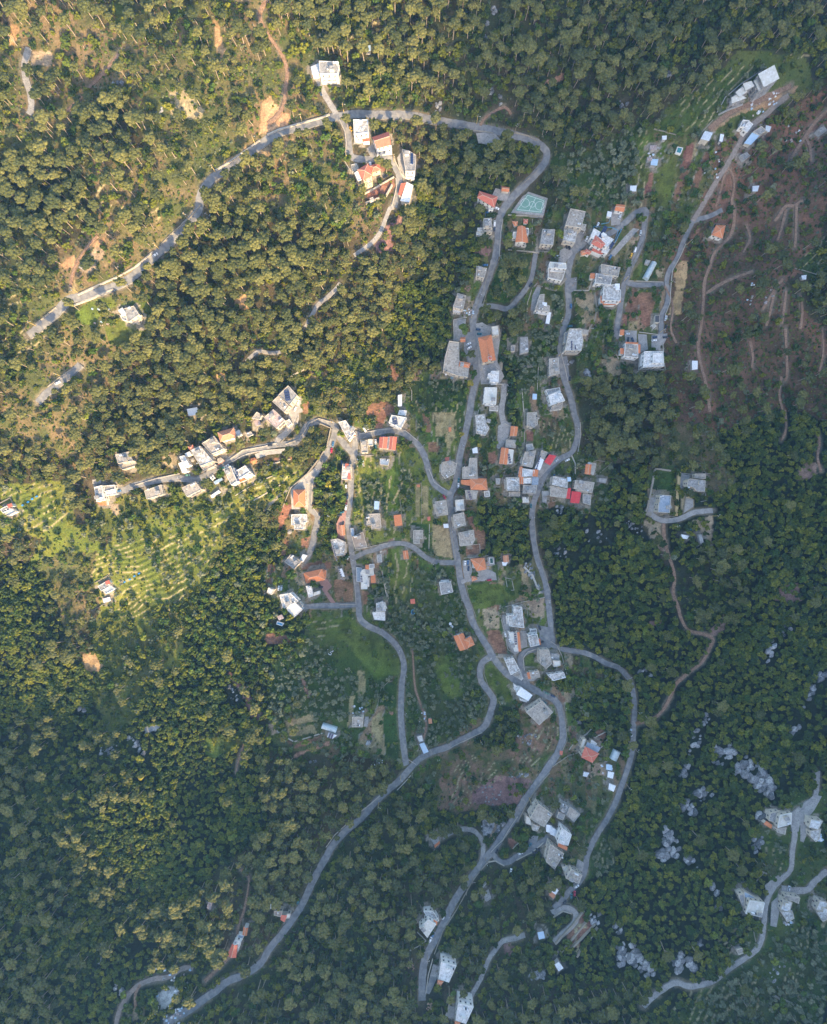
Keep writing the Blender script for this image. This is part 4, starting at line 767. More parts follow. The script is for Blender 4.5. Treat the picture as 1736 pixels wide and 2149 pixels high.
Hh('pink-roofed hut on the wood edge below the southern lane',[('13',[(592,15),(625,0),(642,25),(608,42)],3,'tin','rust')],'w','hut','hut',minor=True)
# centre
Hh('lone beige T-shaped house in the green field',[('22',[(28,982),(104,982),(104,1052),(82,1052),(82,1092),(30,1092)],4,'flat','beige')],'b',tanks=0)
Hh('beige house with a red porch in the wedge above the main junction',[('22',[(260,430),(330,412),(385,440),(365,520),(290,560),(255,520)],8,'flat','beige'),('22',[(290,390),(318,386),(318,415),(294,420)],5,'tin','red')],'b')
Hh('stepped beige house east of the street above the main junction',[('22',[(490,392),(548,395),(552,565),(430,560),(430,470),(480,462)],6,'flat','beige')],'b')
Hh('large house with a broad orange roof east of the main junction',[('22',[(495,562),(620,565),(630,650),(500,645)],7,'hip','orange'),('22',[(452,655),(555,660),(540,728),(462,728)],6,'flat','beige'),('22',[(420,575),(488,572),(490,618),(422,604)],5,'tin','orange')],'b',solar=[('22',490,700,2,4,18,1)])
Hh('beige flat house on the west side just below the main junction',[('22',[(203,750),(295,735),(312,855),(220,868)],8,'flat','beige')],'b')
Hh('white-roofed house in the corner below the main junction',[('22',[(370,735),(440,730),(445,820),(375,825)],6,'flat','cream')],'b')
Hh('tall beige house second below the main junction',[('22',[(352,857),(440,837),(456,938),(366,970)],7,'flat','beige')],'b')
Hh('wide grey-beige house third below the main junction',[('22',[(398,1005),(520,980),(530,1060),(510,1100),(410,1110)],6,'flat','beige')],'b')
Hh('villa with an orange hip roof beside the dark green pool',[('22',[(500,1220),(605,1212),(620,1298),(548,1312),(510,1290)][:4],6,'hip','orange'),('22',[(512,1240),(540,1240),(545,1290),(515,1292)],4.5,'flat','cream')],'w',solar=[('22',636,1268,2,3,5,0)])
Hh('brown-roofed hut east of the pool villa',[('22',[(765,1195),(800,1190),(805,1235),(770,1240)],3.5,'gable','tile'),('22',[(755,1245),(800,1240),(782,1270),(760,1268)],3,'tin','wtin')],'b','hut','hut',minor=True)
Hh('white house with thick white parapets in the orchard west of the main road',[('22',[(240,1408),(333,1402),(352,1488),(258,1508)],7,'flat','grey')],'w')
Hh('white house with a terrace above the solar-roofed house',[('23',[(800,0),(848,0),(848,-70),(915,-65),(932,105),(812,90)],8,'flat','patch'),('22',[(848,1606),(874,1604),(876,1634),(850,1636)],5,'tin','red')],'w')
Hh('house with half orange half flat roof and a solar array in the lane end',[('22',[(752,312),(802,318),(790,440),(735,435)],6.5,'gable','orange'),('22',[(803,320),(847,326),(835,440),(792,438)],6,'flat','cream'),('22',[(786,240),(867,246),(864,310),(782,306)],3,'slab','beige')],'b',solar=[('22',812,398,2,4,12,1)])
Hh('small garage with an orange gable at the lane end',[('22',[(830,137),(878,142),(868,208),(823,208)],4,'gable','orange')],'b','garage','garage',minor=True)
Hh('beige square house in the terraced gardens north of the roof cluster',[('22',[(960,22),(1038,20),(1044,118),(1000,150),(957,130)],6,'flat','beige')],'b')
Hh('pale long house east of the church street below the cream house',[('22',[(535,42),(610,36),(625,110),(650,150),(618,208),(545,190)],7,'flat','patch')],'b')
Hh('old grey flat roofs at the top of the roof cluster',[('22',[(942,342),(1030,332),(1000,470),(910,450)],7,'flat','beige'),('22',[(950,282),(1000,275),(1015,320),(955,335)],4,'flat','grey')],'b')
Hh('narrow house with a white sheet roof carrying a long row of panels',[('22',[(1068,392),(1092,408),(1062,490),(1022,475)],5.5,'tin','wtin'),('22',[(1078,330),(1125,346),(1098,400),(1060,385)],5,'flat','beige')],'b',solar=[('22',1046,440,1,7,-16,0)])
Hh('bright red sheet awning beside the eastern street',[('22',[(1140,366),(1194,376),(1145,450),(1100,424)],4,'tin','crimson')],'g','awning','awning',minor=True)
Hh('orange and white roofs in the middle of the roof cluster',[('22',[(920,478),(1018,492),(1010,540),(915,545)],7,'flat','white'),('22',[(902,467),(918,470),(908,545),(890,543)],6.5,'gable','orange'),('22',[(1012,488),(1048,492),(1040,542),(1004,538)],7.5,'tin','orange'),('22',[(897,550),(928,552),(926,602),(896,600)],6,'gable','orange')],'w')
Hh('low tin-grey block on the street side of the roof cluster',[('22',[(1000,546),(1050,552),(1044,608),(996,612)],5,'tin','blue'),('22',[(926,552),(992,552),(992,600),(926,604)],6,'flat','white')],'b')
Hh('white-edged beige double house at the west side of the roof cluster',[('22',[(787,552),(893,552),(898,665),(792,658)],8,'flat','patch'),('22',[(812,668),(898,674),(898,704),(812,704)],4,'flat','beige')],'b')
Hh('grey flat house at the south side of the roof cluster',[('22',[(926,612),(1038,616),(1028,680),(922,680)],6,'flat','grey')],'b')
Hh('small cream cube at the south tip of the roof cluster',[('22',[(917,710),(970,710),(974,758),(920,760)],4,'flat','cream')],'b')
Hh('small grey slab shed west of the roof cluster',[('22',[(702,557),(738,560),(738,608),(704,606)],3,'slab','grey')],'b','shed','shed',minor=True)
Hh('big beige house with a red side strip and blue tarpaulin on top',[('22',[(1172,540),(1290,560),(1288,640),(1160,612)],8,'flat','patch'),('22',[(1150,618),(1288,648),(1274,720),(1150,702)],6.5,'flat','beige'),('22',[(1290,642),(1314,642),(1304,724),(1278,722)],4,'tin','crimson'),('22',[(1288,552),(1312,550),(1314,580),(1290,582)],8.3,'tin','btin')],'b')
Hh('beige house with a stair tower at the east edge of the centre',[('22',[(1352,572),(1508,592),(1488,678),(1342,640)],7,'flat','beige')],'b')
Hh('bright crimson sheet roof below the eastern beige house',[('22',[(1325,666),(1398,674),(1380,760),(1312,755)],4,'tin','crimson')],'g','barn','barn',minor=True)
Hh('grey ruined slab beside the crimson sheet roof',[('22',[(1412,685),(1480,692),(1474,778),(1412,758)],3,'flat','grey')],'g',minor=True)
Hh('narrow orange-roofed strip house with a round tank behind it',[('22',[(1442,447),(1480,450),(1470,524),(1432,518)],4,'gable','orange'),('22',[(1488,430),(1522,440),(1500,530),(1478,522)],3,'pergola','white')],'b')
Hh('lonely grey hut at the east edge of the village',[('22',[(1546,557),(1608,562),(1598,598),(1542,588)],3,'flat','grey')],'g','hut','hut',minor=True)
Hh('white shed behind the stepped house above the main junction',[('22',[(512,318),(548,305),(552,350),(516,352)],3,'tin','wtin')],'g','shed','shed',minor=True)
Hh('patched shed east of the broad orange roof',[('22',[(605,665),(648,660),(655,705),(612,712)],3,'flat','patch')],'g','shed','shed',minor=True)
Hh('grey hut on the verge of the forest road',[('22',[(1078,665),(1130,660),(1140,690),(1085,715)],3,'flat','grey'),('22',[(1085,715),(1120,712),(1115,760),(1085,750)],2.5,'slab','grey')],'g','hut','hut',minor=True)
Hh('tiny orange roof in the straw field west of the church street',[('22',[(318,143),(336,143),(336,174),(320,176)],2.5,'tin','orange')],'g','hut','hut',minor=True)
Hh('tiny orange roof at the head of the straw strip',[('22',[(58,613),(80,612),(80,628),(60,628)],2.5,'tin','orange')],'g','hut','hut',minor=True)
Hh('tiny orange roof at the foot of the straw strip',[('22',[(145,877),(164,874),(166,900),(148,904)],2.5,'tin','red')],'g','hut','hut',minor=True)
Hh('small white lean-to on the west verge below the main junction',[('22',[(275,934),(312,932),(314,960),(280,962)],2.6,'tin','wtin')],'g','shed','shed',minor=True)
Hh('tiny orange gazebo roof in the rubble yard of the pool villa',[('22',[(508,1362),(535,1360),(546,1382),(512,1394)],3,'hip','orange')],'w','gazebo','gazebo',minor=True)
# church street
Hh('villa with a red hip roof beside the blue yard at the top of church road',[('20',[(572,1567),(712,1610),(688,1690),(556,1612)],7,'hip','red'),('21',[(640,10),(690,0),(680,40),(645,45)],4,'flat','cream')],'w')
Hh('small orange-roofed lodge behind the red hip roof',[('20',[(755,1527),(808,1535),(805,1562),(752,1556)],3.5,'gable','orange')],'b','hut','hut',minor=True)
Hh('beige house with stepped white terraces at the bend of church road',[('21',[(602,112),(665,108),(672,185),(602,190)],7,'flat','grey'),('21',[(552,190),(598,188),(600,215),(556,215)],4,'flat','white'),('21',[(575,196),(675,192),(672,222),(600,225)],4.5,'flat','beige'),('21',[(545,222),(610,230),(605,250),(545,244)],2.5,'flat','cream')],'b')
Hh('house with an orange roof burnt open at one corner',[('21',[(885,180),(935,186),(925,240),(970,246),(960,310),(865,298)][:1]+[(940,185),(962,308),(868,298)],7,'gable','orange'),('21',[(938,190),(970,192),(968,240),(940,238)],6,'flat','grey'),('21',[(845,222),(878,222),(868,272),(838,268)],4,'flat','cream')],'w')
Hh('small orange pavilion left of the two below the sports court',[('21',[(842,136),(876,138),(874,164),(858,170),(842,150)][:4],3,'hip','orange')],'w','gazebo','gazebo',minor=True)
Hh('small dark orange pavilion right of the two below the sports court',[('21',[(932,118),(960,120),(958,146),(932,144)],3,'hip','red')],'w','gazebo','gazebo',minor=True)
Hh('square grey-roofed house with a white rim next to the burnt roof',[('21',[(1085,197),(1184,202),(1170,328),(1066,318)],7,'flat','grey')],'b')
Hh('long beige block at the top of the eastern street',[('21',[(1312,30),(1434,55),(1400,188),(1270,168)],8,'flat','beige'),('21',[(1405,152),(1440,160),(1430,208),(1398,200)],5,'pergola','white')],'b')
Hh('house with a flaking white roof above two dark parked cars',[('21',[(1262,192),(1370,212),(1348,308),(1252,290)],7,'flat','patch')],'b')
Hh('white apartment house with solar panels and orange roofs inside blue railings',[('21',[(1502,192),(1665,282),(1610,345),(1475,262)],9,'flat','white'),('21',[(1520,252),(1592,318),(1560,352),(1488,312)],10,'hip','red'),('21',[(1500,352),(1588,388),(1562,404),(1486,372)],6,'tin','red'),('21',[(1442,362),(1478,380),(1466,403),(1434,388)],5,'hip','red'),('21',[(1595,325),(1640,350),(1610,400),(1565,380)],7,'flat','white')],'w',solar=[('21',1578,222,3,5,-28,0),('21',1645,335,2,3,-28,0)])
Hh('little orange hip roof at the fork of the eastern street',[('21',[(1400,378),(1430,372),(1438,398),(1402,405)],4,'hip','orange')],'b','hut','hut',minor=True)
Hh('orange-roofed house at the top of the hairpin lane',[('31',[(15,-2),(80,4),(70,50),(6,40)],5,'gable','orange')],'w')
Hh('tiny white hut above the blue railings',[('21',[(1618,52),(1648,60),(1640,96),(1612,90)],3,'tin','wtin')],'w','hut','hut',minor=True)
Hh('stepped cream house facing the white van',[('21',[(1142,467),(1274,477),(1278,522),(1132,516)],9,'flat','cream'),('21',[(1132,530),(1268,545),(1240,622),(1128,596)],6.5,'flat','beige')],'w')
Hh('old grey-beige block beside the eastern hedge',[('21',[(1562,484),(1718,512),(1700,588),(1562,556)],6,'flat','beige')],'b')
Hh('pale house with a small orange porch below the old grey block',[('21',[(1522,560),(1654,582),(1640,652),(1512,638)],7,'flat','grey'),('21',[(1477,560),(1510,560),(1506,600),(1474,598)],4.5,'tin','orange')],'w')
Hh('crowded pale house ringed by orange porches',[('21',[(1582,664),(1672,650),(1722,700),(1716,785),(1575,778)],8,'flat','patch'),('21',[(1558,745),(1590,742),(1590,792),(1560,796)],6,'tin','orange'),('21',[(1578,796),(1680,796),(1680,815),(1578,815)],5,'tin','orange'),('21',[(1684,775),(1720,770),(1718,794),(1684,796)],5.5,'tin','orange'),('21',[(1678,645),(1712,645),(1710,695),(1684,692)],8.5,'tin','wtin')],'w')
Hh('L-shaped house with a grey roof beside the stone path',[('21',[(1062,732),(1098,728),(1094,810),(1144,826),(1138,876),(1022,858)],7,'flat','beige'),('21',[(1086,795),(1118,800),(1114,825),(1086,820)],7.6,'tin','wtin')],'w')
Hh('long white sheet canopy below the L-shaped house',[('21',[(1128,875),(1152,880),(1136,970),(1110,966)],3.5,'tin','wtin')],'g','shed','shed',minor=True)
Hh('house almost hidden under pines west of church road',[('21',[(390,722),(458,742),(436,855),(352,838)],6,'flat','beige'),('21',[(356,852),(418,866),(412,888),(352,878)],3.5,'flat','white')],'b')
Hh('beige roadside house shaded by pines west of church road',[('21',[(545,502),(630,520),(606,598),(542,580)],6,'flat','beige')],'b')
Hh('big flat-roofed hall with white cracks and an orange-roofed wing',[('21',[(322,1112),(400,1122),(402,1272),(480,1322),(474,1408),(380,1392),(272,1352),(286,1245)],7,'flat','beige'),('21',[(410,1280),(488,1294),(482,1326),(404,1312)],7.6,'hip','orange')],'s')
Hh('tiny orange-roofed kiosk beside the hall forecourt',[('21',[(417,1086),(448,1086),(448,1114),(417,1114)],3,'gable','orange')],'b','kiosk','kiosk',minor=True)
Hh('cream flat-roofed chapel annex behind the church',[('21',[(665,996),(719,986),(728,1060),(676,1068)],5,'flat','cream')],'b',tanks=0)
Hh('white-rimmed house on the south corner of the church square',[('21',[(662,1358),(728,1356),(723,1448),(655,1448),(652,1412),(634,1410),(640,1376),(660,1376)],7,'flat','white')],'w')
Hh('cream house with a crazed white roof below the church square',[('21',[(612,1490),(711,1492),(704,1628),(600,1618)],7,'flat','cream'),('21',[(655,1640),(722,1640),(720,1682),(650,1680)],3,'slab','beige')],'w')
Hh('open grey concrete slab house east of the church garden',[('21',[(902,1082),(964,1076),(970,1198),(902,1214)],4,'slab','grey')],'g')
Hh('cluttered little stone hut between the church and the slab house',[('21',[(825,1150),(860,1150),(856,1195),(826,1198)],3,'flat','grey')],'b','hut','hut',minor=True)
Hh('tall beige apartment house with two solar rows on the eastern street',[('21',[(1302,1012),(1400,1012),(1415,1110),(1400,1192),(1265,1190),(1290,1070)],9,'flat','patch'),('21',[(1266,1042),(1298,1034),(1288,1130),(1256,1128)],5,'flat','grey'),('21',[(1408,1015),(1462,1022),(1452,1060),(1412,1056)],4,'slab','beige')],'b',solar=[('21',1321,1150,1,4,0,0),('21',1351,1160,1,2,0,0)])
Hh('square beige house with a dark hatch on the eastern street',[('21',[(1137,1256),(1215,1248),(1222,1378),(1140,1396)],6,'flat','beige')],'b',tanks=1)
Hh('bright white roofed house with beige side terraces on the eastern street',[('21',[(1130,1556),(1228,1516),(1266,1600),(1152,1636)],8,'flat','white'),('21',[(1160,1644),(1248,1616),(1240,1668),(1150,1680)],4.5,'flat','beige'),('21',[(1108,1512),(1222,1492),(1228,1512),(1126,1550)],5,'flat','grey')],'w')
Hh('pale blue tin shed in the garden west of the bright white roof',[('21',[(1006,1544),(1036,1546),(1034,1586),(1004,1586)],3,'tin','btin')],'b','shed','shed',minor=True)
# east
Hh('apartment house with orange side strips above the eastern cliff',[('31',[(86,1132),(188,1140),(190,1250),(78,1236)],8,'flat','beige'),('31',[(191,1142),(209,1142),(206,1208),(191,1208)],7,'tin','orange'),('31',[(48,1172),(84,1172),(84,1215),(48,1215)],6.5,'tin','orange'),('31',[(92,1120),(190,1126),(190,1136),(92,1130)],8.3,'tin','orange')],'w')
Hh('white apartment house with a large penthouse above the eastern cliff',[('31',[(242,1196),(395,1196),(402,1318),(232,1328)],9,'flat','white'),('31',[(312,1212),(386,1210),(396,1292),(312,1292)],11.6,'flat','white')],'w')
Hh('orange lodge at the back of the eastern car park',[('31',[(48,1020),(76,1020),(72,1062),(44,1060)],4,'tin','orange')],'w','garage','garage',minor=True)
Hh('solitary white house with an orange gable on the red slope',[('31',[(832,168),(902,172),(878,268),(798,240)],5.5,'hip','orange')],'w')
Hh('dark-roofed garage beside the long soil bed',[('31',[(330,902),(368,902),(366,960),(328,958)],3,'slab','black')],'b','garage','garage',minor=True)
Hh('white frame pergola beside the long soil bed',[('31',[(300,985),(325,968),(342,988),(318,1008)],2.4,'pergola','white')],'w','pergola','pergola')
Hh('white tin hut half under pines at the foot of the red slope',[('31',[(636,1275),(676,1275),(674,1340),(634,1344)],3,'tin','wtin')],'g','hut','hut',minor=True)
Hh('small cube hut at the top end of the plastic tunnel',[('31',[(256,448),(292,455),(280,486),(248,478)],2.6,'flat','grey')],'g','hut','hut',minor=True)
Hh('tiny pale hut at the edge of the far eastern meadow',[('31',[(1530,578),(1566,574),(1560,608),(1532,606)],2.6,'tin','tin')],'g','hut','hut',minor=True)
# north-east building site
Hh('five-storey unfinished concrete frame on the north-eastern site',[('30',[(1175,602),(1305,532),(1345,640),(1220,708)],15,'frame','cream'),('30',[(1140,660),(1175,640),(1215,720),(1180,742)],11,'frame','cream')],'g','building','unfinished_building')
Hh('lower unfinished concrete frame beside the five-storey one',[('30',[(1050,682),(1118,662),(1140,700),(1072,740)],9,'frame','cream'),('30',[(990,752),(1046,708),(1082,750),(1018,790)],7,'frame','cream'),('30',[(956,798),(1010,766),(1076,800),(958,842)],6,'frame','cream')],'g','building','unfinished_building')
Hh('white house with a grey annex below the building site',[('30',[(1046,982),(1098,988),(1062,1042),(1018,1040)],5,'flat','patch'),('30',[(1100,992),(1130,1018),(1082,1082),(1045,1058)],5,'flat','white')],'w')
Hh('long low house with a pale blue sheet roof below the building site',[('30',[(1062,1168),(1125,1085),(1178,1110),(1110,1182)],4,'tin','btin'),('30',[(1128,1080),(1196,1035),(1235,1070),(1180,1108)],5,'flat','grey'),('30',[(1240,1025),(1278,1035),(1260,1078),(1232,1066)],4,'tin','tin')],'b')
Hh('pale blue square barn at the corner of the green slope',[('30',[(740,1072),(800,1085),(768,1150),(706,1135)],4.5,'tin','tin')],'b','barn','barn',minor=True)
Hh('small white caravan-like shed in the pines east of the blue barn',[('30',[(868,1095),(892,1102),(876,1158),(858,1152)],2.8,'tin','wtin')],'g','shed','shed',minor=True)
Hh('farm hut with a pale blue patched roof in the vegetable terraces',[('30',[(302,1300),(355,1302),(344,1352),(296,1348)],3,'tin','btin'),('30',[(268,1288),(305,1285),(300,1312),(270,1312)],3,'tin','rust')],'g','hut','hut',minor=True)
Hh('rusty roofed hut north of the patched blue hut',[('30',[(292,1190),(340,1188),(336,1222),(294,1226)],2.8,'tin','rust')],'g','hut','hut',minor=True)
Hh('tiny white hut at the top of the vegetable terraces',[('30',[(390,1112),(424,1110),(420,1140),(392,1140)],2.8,'tin','wtin')],'g','hut','hut',minor=True)
Hh('white roofed hut at the bottom of the olive rows',[('30',[(130,1520),(178,1518),(172,1562),(128,1562)],3,'tin','wtin')],'g','hut','hut',minor=True)
Hh('low grey hut beside the dirt track below the sheet roofs',[('30',[(1024,1272),(1076,1246),(1104,1276),(1058,1308)],3,'flat','grey')],'g','hut','hut',minor=True)
Hh('white hut among pines at the head of the red slope',[('30',[(1130,1522),(1178,1518),(1165,1562),(1128,1562)],2.8,'tin','wtin')],'g','hut','hut',minor=True)
Hh('low grey hut at the right edge beside the upper dirt track',[('30',[(1656,1062),(1706,1034),(1732,1066),(1690,1096)],3,'flat','grey')],'g','hut','hut',minor=True)
# eastern farm
Hh('house with a smooth blue-grey roof in the eastern farm',[('32',[(365,692),(460,700),(448,842),(352,834),(358,750),(365,748)],7,'flat','blue')],'s',tanks=2)
Hh('irregular grey-roofed farmhouse in the eastern farm',[('32',[(615,562),(740,575),(735,665),(668,662),(640,630),(592,625),(596,575)],7,'flat','grey'),('32',[(657,520),(745,522),(742,562),(656,556)],4,'flat','beige')],'s')
Hh('white tin scrap shelter below the eastern farm',[('32',[(548,1018),(606,1030),(590,1052),(552,1046)],2.5,'tin','wtin')],'g','shed','shed',minor=True)
Hh('roofless narrow ruin in the trees below the eastern farm',[('32',[(684,1018),(712,1018),(728,1080),(704,1092)],2.8,'slab','grey')],'g','hut','hut',minor=True)
# western fields
Hh('terrace hut with a small orange roof in the lit green field',[('02',[(800,1440),(870,1400),(900,1440),(830,1478)],4,'flat','grey'),('02',[(862,1402),(890,1392),(902,1416),(872,1426)],4.4,'tin','red'),('02',[(845,1482),(915,1438),(940,1462),(870,1502)],2.8,'flat','blue')],'w',tanks=0)
Hh('terrace hut with a small orange roof at the left edge',[('02',[(4,812),(60,782),(92,812),(28,842)],4,'flat','grey'),('02',[(62,774),(94,764),(104,788),(72,798)],4.4,'tin','red'),('02',[(45,850),(110,808),(136,832),(70,868)],2.8,'flat','blue')],'w',tanks=0)
Hh('white tin shed below the hut in the lit green field',[('02',[(842,1545),(895,1530),(904,1556),(852,1574)],2.5,'tin','wtin')],'g','shed','shed',minor=True)
Hh('lone beige farmhouse above the dark lawn',[('13',[(1205,832),(1294,836),(1288,914),(1202,914)],5,'flat','beige')],'b')
Hh('tiny pink-brown roof hidden in the south-western forest',[('14',[(28,700),(62,692),(48,760),(20,745)],3.5,'tin','rust')],'b','hut','hut',minor=True)
Hh('shed roofed with dark panels below the plastic tunnel',[('13',[(1010,958),(1082,984),(1042,1014),(996,998)],3,'slab','tin')],'g','shed','shed',minor=True,solar=[('13',1030,986,4,2,70,0)])
# south
Hh('villa with an orange roof in the olive grove west of the main road',[('23',[(362,176),(432,150),(482,262),(412,288)],6.5,'gable','orange'),('23',[(448,205),(496,178),(525,240),(478,262)],6.5,'hip','orange')],'w')
Hh('narrow house with an orange edge and a long solar roof',[('23',[(808,142),(876,148),(888,296),(856,298),(820,200)],7,'flat','cream'),('23',[(878,142),(893,144),(907,292),(890,296)],7.2,'tin','orange')],'w',solar=[('23',862,195,2,5,4,0)])
Hh('white house with a small orange strip by the asphalt yard',[('23',[(966,166),(1040,156),(1058,244),(986,258)],7,'flat','patch'),('23',[(982,118),(1034,114),(1038,146),(986,152)],4,'flat','grey'),('23',[(1050,198),(1062,198),(1068,240),(1058,242)],5,'tin','orange')],'w')
Hh('large stepped house with open roofless rooms on its east side',[('23',[(1060,284),(1134,282),(1160,395),(1112,438),(1062,395)],8,'flat','beige'),('23',[(1166,372),(1228,372),(1230,412),(1176,424)],6,'flat','cream'),('23',[(1150,316),(1215,322),(1222,366),(1158,366)],5,'frame','grey')],'b')
Hh('small beige house with an orange edge at the court south of the mound',[('23',[(978,466),(1052,456),(1064,508),(990,522)],4.5,'flat','beige'),('23',[(958,474),(974,470),(986,518),(968,520)],4,'tin','orange')],'b')
Hh('low pale house below the roofless rooms',[('23',[(1122,488),(1256,468),(1272,510),(1172,536)],5,'flat','patch')],'w')
Hh('flaking white roofed house in the wedge of the main road',[('23',[(776,368),(848,352),(898,452),(824,488)],7,'flat','patch')],'w')
Hh('white beam pergola at the tip of the road wedge',[('23',[(842,490),(902,464),(926,520),(912,534)],3,'pergola','white')],'w','pergola','pergola')
Hh('house with a dazzling white sheet roof below the main road',[('23',[(908,594),(998,656),(966,700),(872,648)],6,'tin','wtin'),('23',[(850,568),(900,590),(872,618),(852,610)],4,'flat','white'),('23',[(900,682),(960,700),(950,712),(898,694)],4.5,'flat','white')],'w')
Hh('wide flat-roofed house with a pale stained roof inside the road bend',[('23',[(1080,702),(1168,795),(1056,898),(948,792)],8,'flat','beige'),('23',[(952,770),(1020,720),(1035,738),(965,785)],5,'flat','grey')],'b')
Hh('stone villa with a red pyramid roof and a grey sheet wing',[('23',[(1435,1080),(1540,1135),(1490,1203),(1405,1160)],9,'hip','red'),('23',[(1452,1042),(1556,1086),(1532,1124),(1436,1076)],6.5,'tin','blue'),('23',[(1412,1012),(1440,1014),(1416,1078),(1390,1085)],7,'flat','cream'),('23',[(1484,1020),(1528,1050),(1510,1062),(1476,1046)],5,'flat','white')],'s')
Hh('pale blue tin shed on the road above the southern fork',[('23',[(80,1056),(115,1046),(150,1115),(114,1130)],3.5,'tin','btin')],'g','shed','shed',minor=True)
Hh('cluttered white workshop behind the pale blue tin shed',[('23',[(54,990),(98,980),(112,1030),(76,1042)],3.2,'flat','white')],'g','shed','shed',minor=True)
Hh('tiny orange-beige hut among the olives',[('23',[(152,850),(176,850),(180,884),(156,886)],2.6,'tin','tile')],'g','hut','hut',minor=True)
Hh('upper of the three tin huts on the eastern forest lane',[('23',[(1608,1222),(1650,1230),(1650,1268),(1606,1260)],2.8,'tin','btin')],'g','hut','hut',minor=True)
Hh('middle of the three tin huts on the eastern forest lane',[('23',[(1622,1280),(1666,1290),(1655,1334),(1615,1322)],2.8,'tin','wtin')],'g','hut','hut',minor=True)
Hh('lower of the three tin huts on the eastern forest lane',[('23',[(1632,1380),(1680,1398),(1662,1440),(1624,1420)],2.8,'tin','wtin')],'g','hut','hut',minor=True)
Hh('small tin shelter left of the three forest-lane huts',[('23',[(1424,1284),(1462,1292),(1444,1320),(1416,1312)],2.5,'tin','tin')],'g','shed','shed',minor=True)
Hh('rusty red roadside shed by the stone villa path',[('23',[(1228,1112),(1248,1116),(1242,1142),(1226,1136)],2.5,'tin','red')],'g','shed','shed',minor=True)
Hh('big beige block above the southern apron',[('23',[(1050,1540),(1165,1625),(1095,1730),(980,1660)],8,'flat','beige'),('24',[(948,-8),(978,8),(1000,75),(945,55)],4,'flat','cream'),('24',[(1005,60),(1060,80),(1040,120),(1000,110)],4.5,'flat','patch')],'b')
Hh('jumble of grey-white roofs east of the big beige block',[('23',[(1240,1530),(1300,1560),(1270,1620),(1225,1590)],6,'flat','patch'),('23',[(1305,1560),(1390,1625),(1340,1690),(1275,1630)],6,'flat','beige'),('24',[(1215,-40),(1270,-15),(1250,30),(1200,10)],4,'flat','grey')],'g')
Hh('white house with an orange porch in the southern cluster',[('24',[(1242,92),(1320,148),(1292,235),(1205,210)],8,'flat','white'),('24',[(1216,222),(1286,252),(1280,274),(1210,240)],4.5,'tin','orange')],'w')
Hh('grey sheet roofs between the beige block and the white house',[('24',[(1118,70),(1158,78),(1145,130),(1115,120)],5,'tin','wtin'),('24',[(1160,88),(1210,122),(1200,168),(1145,140)],4.5,'tin','tin')],'g')
Hh('beige house with parapet spikes at the foot of the southern cluster',[('24',[(1145,225),(1258,302),(1182,428),(1112,368)],7,'flat','beige')],'b')
Hh('beige house with arched terraces on the lower lane',[('24',[(1320,430),(1408,480),(1380,548),(1275,505)],8,'flat','beige'),('24',[(1245,420),(1290,400),(1300,440),(1268,470)],5,'flat','cream')],'b')
Hh('little house half white sheet half timber roof',[('24',[(1168,562),(1212,605),(1190,635),(1135,592)],4.5,'tin','wtin'),('24',[(1136,600),(1190,640),(1172,668),(1140,640)],4,'tin','tile')],'b')
Hh('white house with stepped terraces on the descending road',[('24',[(150,842),(214,880),(142,988),(76,905)],7,'flat','cream'),('24',[(112,772),(190,772),(238,848),(205,868),(150,830)],5,'flat','patch'),('24',[(196,846),(222,862),(216,886),(196,872)],7.5,'tin','orange')],'w')
Hh('tall white house with a dazzling roof and tall side wall in the south',[('24',[(256,1185),(380,1215),(318,1352),(236,1322)],8.5,'flat','white'),('24',[(232,1342),(268,1352),(250,1378),(228,1366)],5,'hip','orange')],'w')
Hh('southernmost tall white house with a dazzling roof',[('24',[(394,1522),(520,1552),(458,1690),(374,1660)],8.5,'flat','white'),('24',[(372,1680),(406,1688),(392,1712),(370,1704)],5,'hip','orange')],'w')
Hh('bright white tin barn in the southern clearing',[('24',[(1186,1212),(1216,1192),(1250,1236),(1216,1260)],3.5,'tin','wtin')],'g','barn','barn',minor=True)
Hh('pale blue tin shed beside the southern terraces',[('24',[(1045,950),(1090,942),(1100,990),(1056,1000)],3,'tin','btin')],'g','shed','shed',minor=True)
Hh('small grey hut with an orange edge in the southern wood',[('24',[(168,180),(230,172),(236,205),(200,235)],3,'slab','grey'),('24',[(200,238),(240,206),(242,218),(206,252)],2.8,'tin','orange')],'g','hut','hut',minor=True)
Hh('bare concrete platform behind the roofless wall in the southern wood',[('24',[(605,640),(650,625),(665,670),(618,705)],2,'slab','grey')],'g','platform','platform',minor=True)
Hh('forest villa with an orange gable and white terrace in the south-west',[('14',[(226,1046),(262,1052),(250,1148),(190,1132)],6,'gable','red'),('14',[(246,1008),(298,1018),(272,1105),(264,1050),(236,1040)],5,'flat','white'),('14',[(272,965),(315,972),(308,1008),(268,1000)],3,'slab','blue')],'w')
Hh('small orange-roofed outbuilding above the forest villa',[('14',[(320,908),(348,914),(338,968),(312,962)],4,'gable','orange')],'w','hut','hut',minor=True)
Hh('half-ruined house with rust-brown roofs beside the forest road',[('14',[(566,772),(636,776),(618,818),(565,806)],5,'flat','dark'),('14',[(622,808),(668,812),(650,858),(622,842)],4.5,'tin','red'),('14',[(672,792),(702,796),(690,830),(664,832)],4,'flat','cream')],'b')
Hh('grey tin outhouse above the half-ruined house',[('14',[(536,714),(592,716),(588,752),(530,748)],3,'tin','tin')],'g','shed','shed',minor=True)
